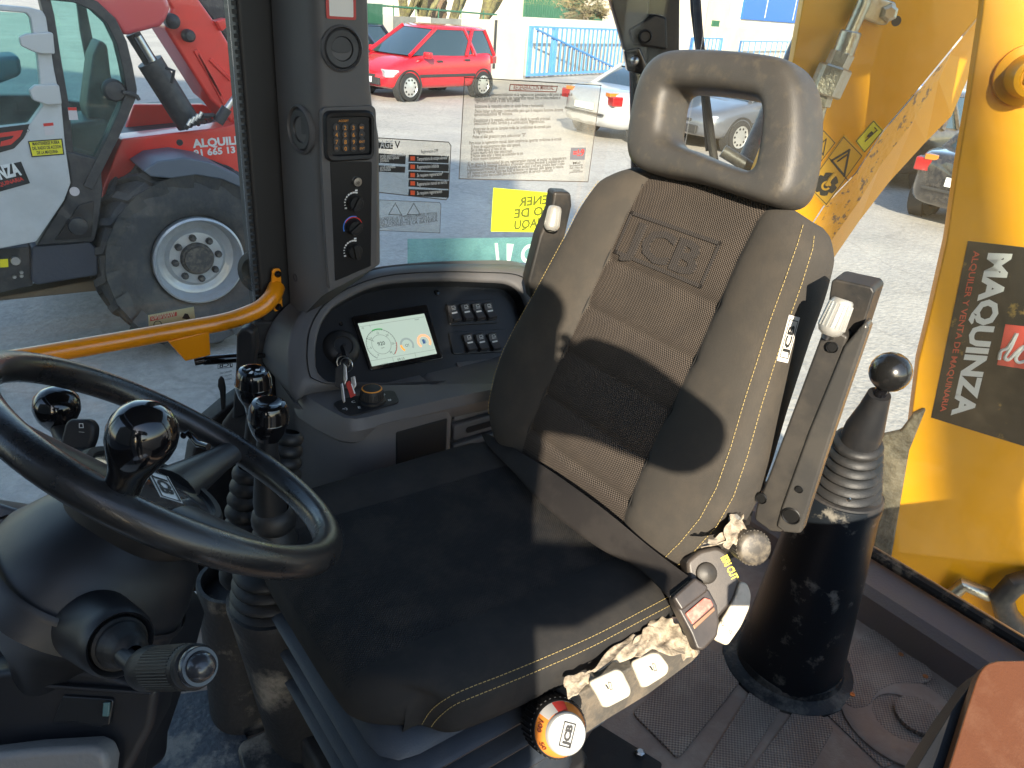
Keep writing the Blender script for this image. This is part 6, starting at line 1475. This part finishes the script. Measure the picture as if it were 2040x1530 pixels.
def asticker(pts, m_, label, edge=.002, par=None):
    P = FY.pl(pts, .002); s = MB().prism(FY, rounded(P, .004), .0004, .002).build('warning_sticker', m_, bm_, smooth=0); s['label'] = label
    m = MB(); c = V((sum(p[0] for p in P)/len(P), sum(p[1] for p in P)/len(P), 0)); outline(m, FY, [(c.x+(p[0]-c.x)*.93, c.y+(p[1]-c.y)*.93) for p in P], edge, .0026); return s, m
YS = mat('sticker_ochre', (.72, .40, .02), .5); YG = mat('sticker_lemon', (.72, .68, .03), .5)
s, m = asticker([(1741, 239), (1760, 260), (1722, 305), (1704, 282)], YG, 'lemon yellow sticker with a lubrication symbol')
m.tube([FY.w(*FY.px(u, v, .003), .003) for u, v in ((1742, 254), (1748, 259), (1723, 282))], .0016, 4); m.tube([FY.w(*FY.px(u, v, .003), .003) for u, v in ((1738, 263), (1729, 273))], .004, 6); m.build('print', INKK, s, smooth=0, recalc=False)
s, m = asticker([(1641, 258), (1665, 284), (1632, 328), (1610, 300)], YS, 'small ochre warning sticker with triangle', .002)
outline(m, FY, FY.pl([(1646, 277), (1640, 309), (1631, 291)], .003), .003, .003); m.build('print', INKK, s, smooth=0, recalc=False)
s, m = asticker([(1682, 268), (1721, 308), (1645, 412), (1606, 372)], YS, 'large ochre warning sticker with triangle and hand symbol')
outline(m, FY, FY.pl([(1692, 299), (1682, 350), (1657, 320)], .003), .006, .003)
m.tube([FY.w(*FY.px(u, v, .003), .003) for u, v in ((1668, 322), (1688, 308))], .0025, 4)
a = FY.px(1646, 367, .003); m.sheet(FY, [(a[0]+(.034 if k % 5 else .026)*math.cos(t), a[1]+(.034 if k % 5 else .026)*math.sin(t)) for k, t in enumerate([2*math.pi*k/30 for k in range(30)])], .003)
a2 = FY.px(1663, 343, .003); m.tube([FY.w(*FY.px(u, v, .003), .003) for u, v in ((1652, 315), (1690, 360))], .0012, 4)
m.build('print', INKK, s, smooth=0, recalc=False)
m = MB(); m.tube([FY.w(*FY.px(u, v, .0045), .0045) for u, v in ((1646, 370), (1654, 356), (1664, 346))], .0055, 6); a = FY.px(1646, 370, .0045); arc(m, a[0], a[1], .008, .014, 0, 330, .0042, fr=FY); m.build('print_light', YS, s, smooth=0, recalc=False)
# dark tube beyond the headrest gap and black stay behind it
m = MB(); m.tube([px(1600, 70, d=2.75), px(1565, 150, d=2.7), px(1502, 290, d=2.6), px(1470, 360, d=2.55)], .032, 18); m.tube([px(1510, 345, d=2.4), px(1480, 325, d=2.4), px(1440, 300, d=2.4)], .02, 12)
tag(m.build('hydraulic_hose', mat('hose', (.03, .031, .034), .45, bump=.2, bscale=100, col2=(.2, .18, .15), cmix=.3), None), 'thick dark hydraulic hose crossing behind the headrest opening', 'hose')
m = MB(); m.tube([on(FYc, 2070, 1150, .03), on(FYc, 2020, 1165, .05), on(FYc, 1996, 1190, .05), on(FYc, 2005, 1225, .04), on(FYc, 2040, 1262, .02)], .030, 16)
tag(m.build('hydraulic_hose', MATS['hose'], None), 'grey curved hydraulic hose at the foot of the yellow arm by the sill', 'hose')
m = MB(); m.tube([on(FYc, 1880, 1200, .02), on(FYc, 1920, 1165, .04), on(FYc, 1970, 1185, .03)], .02, 10); m.build('pipe_end', ZN, bm_)
# dark cloth-like guard at the foot of the near plate
m = MB().prism(FYc, FYc.pl([(1846, 815), (1822, 826), (1796, 860), (1740, 872), (1735, 1110), (1775, 1120), (1795, 1000), (1812, 900)], .02), .0, .02); tag(m.build('rubber_flap', mat('flap', (.09, .075, .055), .7, bump=.8, bscale=40, col2=(.3, .25, .18), cmix=.4), None, bevel=.006), 'crumpled dusty rubber flap left of the yellow plate behind the lever', 'flap')
# ------------------------------------------------------------------ red telehandler parked alongside
tel = empty('telehandler', px(398, 645, r=5.05), 'red and grey telehandler with telescopic boom parked outside the side window', 'telehandler')
RT_ = 5.05; FTL = Fr((0, RT_, 0), (1, 0, 0), (0, 0, 1))
TRED = mat('tele_red', (.74, .040, .028), .38, coat=.3, var=.06, vscale=2, bump=.05, bscale=30, col2=(.3, .06, .04), cmix=.2)
TGRY = mat('tele_grey', (.50, .51, .51), .45, var=.05, vscale=2, col2=(.25, .24, .22), cmix=.2); TBLK = mat('tele_black', (.020, .022, .026), .5, bump=.2, bscale=60, col2=(.12, .11, .1), cmix=.2)
TBG = mat('tele_bluegrey', (.10, .12, .15), .45); 
def tl(name, pts, h0, h1, m_, par=tel, bev=.012, rnd=0):
    P = FTL.pl(pts, h1); P = rounded(P, rnd, 5) if rnd else P
    return MB().prism(FTL, P, h0, h1).build(name, m_, par, bevel=bev)
# chassis, bay and boom
tl('chassis_side', [(243, 277), (363, 263), (429, 256), (463, 248), (500, 215), (640, 190), (640, 520), (560, 480), (505, 398), (470, 352), (420, 330), (366, 322), (310, 330), (272, 358), (240, 410), (215, 470), (192, 480), (205, 379), (230, 308)], -.5, -.30, TRED)
tl('engine_bay', [(236, 300), (267, 208), (405, 208), (440, 222), (470, 245), (470, 300), (240, 310)], -.95, -.9, TRED)
MB().prism(FTL, FTL.pl([(90, 300), (560, 250), (560, 470), (190, 560), (60, 560)], -.4), -1.9, -.5).build('frame', TBLK, tel, bevel=.02)
boom_p = [(327, 55), (342, 16), (300, -60), (372, -60), (397, 0), (442, 63), (473, 115), (560, 260), (560, 330), (470, 258), (439, 218), (418, 199)]
tl('boom', boom_p, -.75, -.35, TRED, bev=.02)
m = MB(); 
for a, b in (((395, 108), (446, 205)), ((388, 100), (440, 190)), ((418, 118), (458, 158))): m.tube([FTL.w(*FTL.px(*a, -.345), -.345), FTL.w(*FTL.px(*b, -.345), -.345)], .014, 6)
m.build('boom_ribs', TRED, tel)
tl('boom_cap', [(430, 42), (452, 36), (460, 48), (442, 64)], -.4, -.3, TRED, bev=.01)
tl('far_ram', [(385, -60), (420, -60), (475, 60), (500, 130), (470, 110), (440, 60), (395, 0)], -1.1, -.8, TBLK)
tl('roof_guard', [(128, -8), (199, 25), (227, 44), (246, 73), (321, 53), (332, 40), (342, 16), (310, -60), (60, -60), (60, -30)], -.30, -.05, mat('guard_red', (.55, .07, .08), .3, coat=.6), bev=.03)
for u, v, r in ((342, 42, .045), (375, 71, .038)):
    a = FTL.px(u, v, -.3); MB().lathe(FTL.w(a[0], a[1], -.34), FTL.n, [(r*.8, 0), (r, .02), (r*.95, .07), (r*.6, .085), (1e-4, .088)], 20, caps=False).build('work_lamp', TBLK, tel)
def cyl(p0, p1, r, name, m_, h=-.25, n=20): return MB().tube([FTL.w(*FTL.px(*p0, h), h), FTL.w(*FTL.px(*p1, h), h)], r, n).build(name, m_, tel)
cyl((298, 122), (377, 248), .077, 'lift_cylinder', TBLK); cyl((264, 66), (300, 124), .042, 'cylinder_rod', TBLK); cyl((274, 72), (304, 122), .022, 'chrome_rod', STEEL, -.2)
cyl((434, 244), (452, 216), .034, 'small_cylinder', TBLK, -.15); cyl((446, 224), (500, 148), .020, 'chrome_rod', STEEL, -.15)
m = MB()
for k in range(4): m.tube([FTL.w(*FTL.px(370+k*8, 256-k*4, -.15), -.15), FTL.w(*FTL.px(378+k*8, 240-k*4, -.15), -.12), FTL.w(*FTL.px(388+k*12, 238-k*3, -.15), -.15), FTL.w(*FTL.px(400+k*12, 250-k*4, -.15), -.2)], .014, 8)
m.tube([FTL.w(*FTL.px(330, 135, -.15), -.15), FTL.w(*FTL.px(344, 140, -.15), -.12), FTL.w(*FTL.px(342, 165, -.15), -.15)], .010, 8); m.build('hoses', TBLK, tel)
m = MB()
for k in range(4): a, b = (374+k*7, 250-k*5), (381+k*7, 238-k*5); m.tube([FTL.w(*FTL.px(*a, -.1), -.1), FTL.w(*FTL.px(*b, -.1), -.1)], .012, 8)
m.build('hose_fittings', STEEL, tel)
a = FTL.px(358, 284, -.3); MB().lathe(FTL.w(a[0], a[1], -.302), FTL.n, [(.022, 0), (.02, .004), (1e-4, .003)], 16, caps=False).build('plug', TBLK, tel)
# lettering on the chassis
def ttext(s, a, b, c, m_, name, h=-.2975, bold=.03): return run_text(FTL, s, a, b, c, m_, name, tel, h, bold)
ttext('ALQUILER', (386, 294), (496, 285), (386, 278), INKW, 'side_lettering', bold=.04); ttext('91 665 13 52 52', (387, 312), (520, 299), (387, 299), INKW, 'side_number', bold=.035)
# wheel
wc = px(398, 520, r=RT_); Rt = wc.z-.01
def lug_wheel(c, R, par):
    tyre = MB().lathe(c+V((0, .42, 0)), (0, -1, 0), [(R*.45, 0), (R*.80, .0), (R*.93, .03), (R*.955, .08), (R*.955, .34), (R*.925, .40), (R*.80, .435), (R*.62, .44), (R*.50, .42), (R*.46, .39)], 64, caps=False).build('tyre', mat('tele_tyre', (.045, .048, .052), .75, bump=.3, bscale=40, col2=(.16, .14, .11), cmix=.3, vscale=4), par)
    m = MB(); n = 20
    for k in range(n):
        for side in (0, 1):
            a0 = 2*math.pi*(k+.5*side)/n; L = []
            for t in (0, .3, .7, 1.0):
                y = (.20+(.235*t))*(1 if side == 0 else 1); yy = y if side == 0 else .43-y
                a = a0 - (.26*t if True else 0); w_ = .030+.012*t; rr0, rr1 = R*.93-(.05*R*max(0, t-.7)/.3), R*1.0-(.09*R*max(0, t-.75)/.25)
                pc = lambda ang, r, y_: c+V((math.cos(ang)*r, .42-y_, math.sin(ang)*r))
                L.append([pc(a-w_*1.25, rr0, yy), pc(a-w_, rr1, yy), pc(a+w_, rr1, yy), pc(a+w_*1.25, rr0, yy)])
            # shoulder turned down the sidewall
            if side == 0: L.append([c+V((math.cos(a-.34+q)*r, y2, math.sin(a-.34+q)*r)) for q, r, y2 in ((-.055, R*.72, -.005), (-.045, R*.90, -.055), (.045, R*.90, -.055), (.055, R*.72, -.005))])
            m.loft(L, True, True, True)
    m.build('tread_lugs', MATS['tele_tyre'], tyre, smooth=30, bevel=0)
    rim = MB().lathe(c+V((0, .42, 0)), (0, -1, 0), [(R*.455, .38), (R*.455, .432), (R*.435, .440), (R*.425, .425), (R*.405, .40), (R*.40, .36), (R*.385, .34), (R*.345, .335), (R*.335, .33), (R*.31, .325), (R*.30, .33), (R*.27, .35), (R*.16, .355), (R*.15, .355)], 64, caps=False).build('rim', mat('tele_rim', (.42, .45, .48), .35, metal=.3, coat=.3, col2=(.3, .26, .2), cmix=.2, vscale=10), par)
    m = MB(); m.lathe(c+V((0, .42, 0)), (0, -1, 0), [(R*.168, .33), (R*.168, .375), (R*.155, .385), (R*.14, .385), (R*.135, .40), (1e-4, .402)], 32, caps=False)
    for k in range(8):
        a = 2*math.pi*k/8+.1; m.lathe(c+V((math.cos(a)*R*.222, .42, math.sin(a)*R*.222)), (0, -1, 0), [(R*.036, .35), (R*.036, .375), (R*.024, .39), (1e-4, .392)], 8, caps=False)
    m.build('hub', mat('hub_dark', (.04, .04, .042), .6, col2=(.2, .17, .13), cmix=.5, vscale=20), rim)
lug_wheel(wc, Rt, tel); lug_wheel(wc+V((0, 1.75, 0)), Rt, tel)
tl('mudguard', [(284, 340), (314, 321), (366, 314), (418, 323), (471, 347), (500, 372), (530, 410), (520, 420), (484, 376), (444, 358), (392, 349), (340, 356), (300, 352)], -.30, .06, TBG, bev=.01)
# cab of the telehandler
tl('door_frame', [(-200, 0), (-20, 8), (60, 15), (85, 22), (92, 35), (98, 75), (108, 140), (123, 212), (130, 290), (141, 365), (128, 400), (72, 482), (0, 496), (-200, 510), (-200, 262), (-20, 256), (58, 248), (84, 212), (76, 120), (60, 35), (52, 26), (-20, 20), (-200, 12)], -.06, .02, TGRY, bev=.008)
GT = glass('tele_glass', (.62, .86, .84), .05, .06)
P = FTL.pl([(-200, 12), (52, 26), (60, 35), (76, 120), (84, 212), (58, 248), (-200, 262)], -.04); MB().prism(FTL, P, -.05, -.04).build('door_window', GT, tel, smooth=0)
def strip(name, path, w0, h0, h1, m_, par=tel, bev=.006):
    P = [V((*FTL.px(*p, h1), 0)) for p in path]; Lf, Rg = [], []
    for i, p in enumerate(P):
        d = (P[min(i+1, len(P)-1)]-P[max(i-1, 0)]).normalized(); k = V((-d.y, d.x, 0))*w0/2; Lf.append(p+k); Rg.append(p-k)
    pts = [(q.x, q.y) for q in Lf+Rg[::-1]]; return MB().prism(FTL, pts, h0, h1).build(name, m_, par, bevel=bev)
strip('cab_frame', [(90, -12), (150, -6), (190, 12), (222, 42), (243, 85), (254, 130), (263, 178), (262, 190), (245, 230), (225, 275), (200, 325), (175, 375)], .055, -.12, .0, TBLK)
strip('cab_pillar', [(88, -10), (98, 30), (112, 120), (128, 210), (136, 300), (146, 370)], .05, -.12, -.02, TBLK)
P = FTL.pl([(95, -6), (190, 14), (222, 44), (243, 85), (262, 185), (225, 275), (190, 345), (146, 370), (130, 230), (110, 110)], -.06); MB().prism(FTL, P, -.07, -.06).build('rear_quarter_window', GT, tel, smooth=0)
tl('lower_cab', [(128, 300), (200, 318), (205, 379), (196, 452), (188, 482), (72, 490), (128, 402), (142, 366), (136, 320)], -.3, -.01, TBLK, bev=.01)
tl('air_recess', [(150, 420), (160, 408), (186, 400), (188, 404), (182, 474), (110, 478)], -.012, .002, mat('recess_dark', (.008, .008, .01), .4), bev=.004)
a = FTL.px(155, 450, .0); MB().lathe(FTL.w(a[0], a[1], 0), FTL.n, [(.055, 0), (.05, .02), (.02, .024), (1e-4, .024)], 20, caps=False).build('filler_cap', TBLK, tel)
# interior glimpsed through the panes
tl('inner_seat', [(172, 215), (185, 110), (200, 78), (215, 90), (222, 150), (240, 220), (215, 250), (180, 250)], -.6, -.35, TBLK, bev=.03)
tl('inner_cushion', [(120, 250), (215, 238), (222, 262), (190, 330), (130, 340)], -.7, -.25, TBLK, bev=.03)
tl('inner_post', [(150, -20), (166, -20), (188, 90), (196, 165), (180, 165), (160, 60)], -1.35, -1.3, TBLK)
tl('inner_wall', [(-200, 190), (84, 190), (130, 200), (250, 215), (200, 340), (130, 360), (-200, 400)], -1.45, -1.35, TBLK)
tl('inner_sill', [(-60, 120), (40, 110), (45, 150), (-60, 190)], -.9, -.6, mat('inner_blue', (.05, .16, .22), .5), bev=.03)
a = FTL.px(231, 182, .01); MB().lathe(FTL.w(a[0], a[1], -.06), FTL.n, [(.062, 0), (.06, .04), (.05, .055), (.03, .058), (1e-4, .06)], 28, caps=False).build('latch_disc', TBLK, tel)
strip('latch_handle', [(245, 184), (262, 187), (274, 192), (278, 200)], .02, .0, .03, TBLK, bev=.004)
for pts in ([(38, 74), (52, 68), (98, 64), (106, 66), (110, 108), (84, 108), (68, 104), (42, 92)], [(58, 180), (70, 170), (112, 168), (118, 170), (124, 208), (96, 210), (66, 200)]):
    tl('hinge', pts, .0, .05, mat('hinge_grey', (.48, .48, .47), .4), bev=.008)
tl('step_box', [(63, 491), (179, 481), (196, 499), (197, 549), (74, 569), (62, 560)], -.5, -.03, mat('step_blue', (.035, .042, .06), .5, bump=.2, bscale=50), bev=.015)
tl('side_skirt', [(-200, 515), (0, 496), (60, 491), (66, 570), (0, 584), (-200, 600)], -.5, -.06, TBLK, bev=.01)
tl('under_rail', [(-200, 612), (0, 592), (196, 556), (196, 580), (0, 600), (-200, 625)], -.3, -.15, mat('dusty_rail', (.12, .09, .06), .7), bev=.01)
for pts in ([(0, 517), (16, 516), (17, 532), (0, 533)],): tl('yellow_label', pts, -.06, -.055, mat('label_yellow', (.75, .66, .02), .5), bev=0)
m = MB(); 
for u, v, r in ((31, 520, .03), (29, 552, .012), (43, 543, .012), (43, 550, .012)): a = FTL.px(u, v, -.05); m.lathe(FTL.w(a[0], a[1], -.058), FTL.n, [(r, 0), (r*.8, .012), (1e-4, .012)], 10, caps=False)
m.build('fasteners', STEEL, tel)
# stickers on the telehandler
P = [(57, 282), (123, 277), (127, 307), (64, 312)]; s = tl('warning_sticker', P, .021, .024, mat('label_yellow', (.75, .66, .02), .5), bev=0)
m = MB(); outline(m, FTL, FTL.pl(P, .0245), .006, .0245); m.build('sticker_edge', INKK, s, smooth=0, recalc=False)
for q, (t_, a, b) in enumerate((('MANTENERSE FUERA', (65, 290), (119, 286)), ('DEL RADIO DE ACCION', (65, 299), (122, 295)), ('DE LA MAQUINA', (74, 307.5), (116, 304.5)))): run_text(FTL, t_, a, b, (a[0], a[1]-6.5), INKK, 'sticker_lettering', s, .0248, .03)
s = tl('name_sticker', [(-60, 345), (42, 322), (60, 365), (-40, 393)], .021, .024, INKK, bev=0)
run_text(FTL, 'MAQUINZA', (-66, 372), (43, 347), (-72, 347), INKW, 'sticker_name', s, .0248, .05); run_text(FTL, 'VENTA DE MAQUINARIA', (-70, 390), (48, 359), (-72, 382), INKR, 'sticker_line', s, .0248, .02)
s = tl('badge', [(-60, 262), (59, 247), (48, 275), (28, 296), (0, 304), (-60, 314)], .021, .0235, INKK, bev=0)
tl('badge_red', [(-60, 273), (46, 259), (40, 272), (22, 288), (0, 292), (2, 282), (24, 276), (28, 270), (-60, 282)], .0237, .0245, mat('badge_red', (.6, .04, .03), .4), s, bev=0)
run_text(FTL, 'COMFORT', (31, 293), (61, 258), (28, 288), INKK, 'model_lettering', tel, .0215, .01)
for pts, fr_ in (([(86, 246), (106, 244), (109, 268), (90, 270)], 0), ([(135, 214), (152, 214), (156, 239), (138, 239)], 1)):
    s = tl('card', pts, .021, .0235, mat('card_white', (.55, .5, .5), .5), bev=0)
    m = MB(); q = [(pts[0][0], pts[0][1]), (pts[1][0], pts[1][1]), (pts[1][0]+1, pts[1][1]+6), (pts[0][0]+1, pts[0][1]+6)]; m.sheet(FTL, FTL.pl(q, .024), .024); m.build('card_band', INKR, s, smooth=0, recalc=False)
a = FTL.px(149, 382, .0); MB().lathe(FTL.w(a[0], a[1], -.009), FTL.n, [(.026, 0), (.026, .003), (1e-4, .003)], 20, caps=False).build('round_sticker', mat('card_white', .5), tel)

# ------------------------------------------------------------------ behind the eye: what throws the shade
wh = empty('shade_building', O(-8, -13, 0), 'tall grey warehouse behind the machine on its left', 'building')  # unseen building added to throw shade over the telehandler and yard
fw_ = Fr(O(-6, -10, 0), _s, ZZ)
MB().prism(fw_, [(-14, 0), (5.93, 0), (5.93, 9.6), (3.4, 9.6), (2.2, 12.8), (-14, 12.8)], 0, 6).build('wall', mat('shade_building_grey', (.10, .10, .10), .8, var=.1, vscale=.5), wh, smooth=0)
ft_ = O(1.9, -11.5, 0)
sh = empty('shade_tree', ft_, 'tall umbrella shaped tree behind the machine', 'tree')
m = MB(); m.tube([ft_, ft_+ZZ*3+_s*.1, ft_+ZZ*6.2-_s*.3, O(.8, -11, 8.2)], [.22, .18, .14, .08], 10)
m.build('trunk', BARK, sh); leaves('crown', O(-.15, -10.5, 8.3), (.95, 1.0, .62), 2600, .17, LEAF, sh, 21)
# photographer standing on the cab step, phone held up just behind the lens
ph = empty('person', O(-.1, -.48, .85), 'person in dark hooded jacket standing at the open cab door holding up a phone', 'person')
def skinned(name, verts, edges, m_, par, sub=2):
    me = bpy.data.meshes.new(name); me.from_pydata([O(*v[:3]) for v in verts], edges, []); o = bpy.data.objects.new(name, me); COL.objects.link(o)
    me.materials.append(m_); setpar(o, par)
    sk_ = o.modifiers.new('skin', 'SKIN'); sk_.use_smooth_shade = True
    for i, v in enumerate(verts): me.skin_vertices[0].data[i].radius = (v[3], v[4] if len(v) > 4 else v[3])
    me.skin_vertices[0].data[0].use_root = True
    s = o.modifiers.new('sub', 'SUBSURF'); s.levels = sub; s.render_levels = sub; return o
bv = [(-.055, -.50, 1.92, .160, .13), (-.065, -.49, 2.05, .152, .12), (-.075, -.48, 2.22, .15, .12), (-.07, -.47, 2.37, .11, .09), (-.05, -.45, 2.45, .09, .08), (-.03, -.43, 2.50, .11, .10), (-.02, -.42, 2.55, .13, .12), (-.02, -.42, 2.60, .11, .11),
      (.03, -.43, 2.37, .055, .055), (.14, -.33, 2.36, .078, .078), (.278, -.20, 2.245, .060, .060), (.18, -.12, 2.305, .050, .050), (.105, -.07, 2.325, .034, .034),
      (-.22, -.46, 2.34, .055, .055), (-.33, -.34, 2.18, .045, .045), (-.33, -.22, 2.14, .040, .040), (-.21, -.13, 2.22, .033, .033), (-.115, -.07, 2.29, .025, .025),
      (.02, -.50, 1.72, .09, .09), (.02, -.47, 1.35, .065, .065), (.02, -.52, .93, .045, .045), (.02, -.44, .88, .04, .03),
      (-.16, -.50, 1.72, .09, .09), (-.18, -.47, 1.35, .065, .065), (-.18, -.52, .93, .045, .045), (-.18, -.44, .88, .04, .03)]
be = [(0, 1), (1, 2), (2, 3), (3, 4), (4, 5), (5, 6), (6, 7), (3, 8), (8, 9), (9, 10), (10, 11), (11, 12), (3, 13), (13, 14), (14, 15), (15, 16), (16, 17), (0, 18), (18, 19), (19, 20), (20, 21), (0, 22), (22, 23), (23, 24), (24, 25)]
skinned('body', bv, be, mat('jacket', (.03, .035, .05), .85), ph)
SKIN_ = mat('skin', (.42, .24, .17), .5)
for s in (1, -1):
    m = MB(); 
    for k in range(4): z = 2.325-.022*k; x = s*.098; m.tube([O(x, -.062, z-.012), O(x*1.0, -.040, z), O(x*.96, -.026, z), O(x*.86, -.022, z)], [.009, .009, .0085, .007], 8)
    m.tube([O(s*.10, -.07, 2.255), O(s*.085, -.05, 2.245), O(s*.07, -.03, 2.25)], [.011, .010, .008], 8); m.tube([O(s*.107, -.075, 2.27), O(s*.10, -.066, 2.30)], [.02, .022], 10); m.build('hand', SKIN_, ph)
shd_ = MB().prism(Fr(O(0, -.20, 0), _s, ZZ), rounded([(.0, 1.975), (.118, 1.975), (.24, 2.018), (.25, 2.05), (.0, 2.05)], .008), -.005, .01); tag(shd_.build('cushion_blocker', mat('bag', (.05, .04, .03), .8), None, bevel=.01), 'small flat brown bag at the side of the person behind the lens', 'bag')  # unseen slab, outline cut to throw the dark band on the cushion
ph2 = MB().prism(Fr(O(0, -.012, 2.3), _s, ZZ), rounded(rect(-.08, -.037, .08, .037), .008), .004, .012); tag(ph2.build('phone', PBg, None, bevel=.001), 'black phone held up behind the lens', 'phone')
st_ = empty('cab_step', O(-.1, -.5, .8), 'ribbed metal step below the cab door', 'step'); MB().box((0, 0, -.03), (.9, .4, .05), fr=Fr(O(-.1, -.5, .85), _s, _h)).build('tread', STEEL, st_, bevel=.005)
m = MB()
for s in (-.45, .45): m.box((s, 0, -.43), (.04, .3, .8), fr=Fr(O(-.1, -.5, .85), _s, _h))
m.build('side_frames', PBd, st_, bevel=.004)
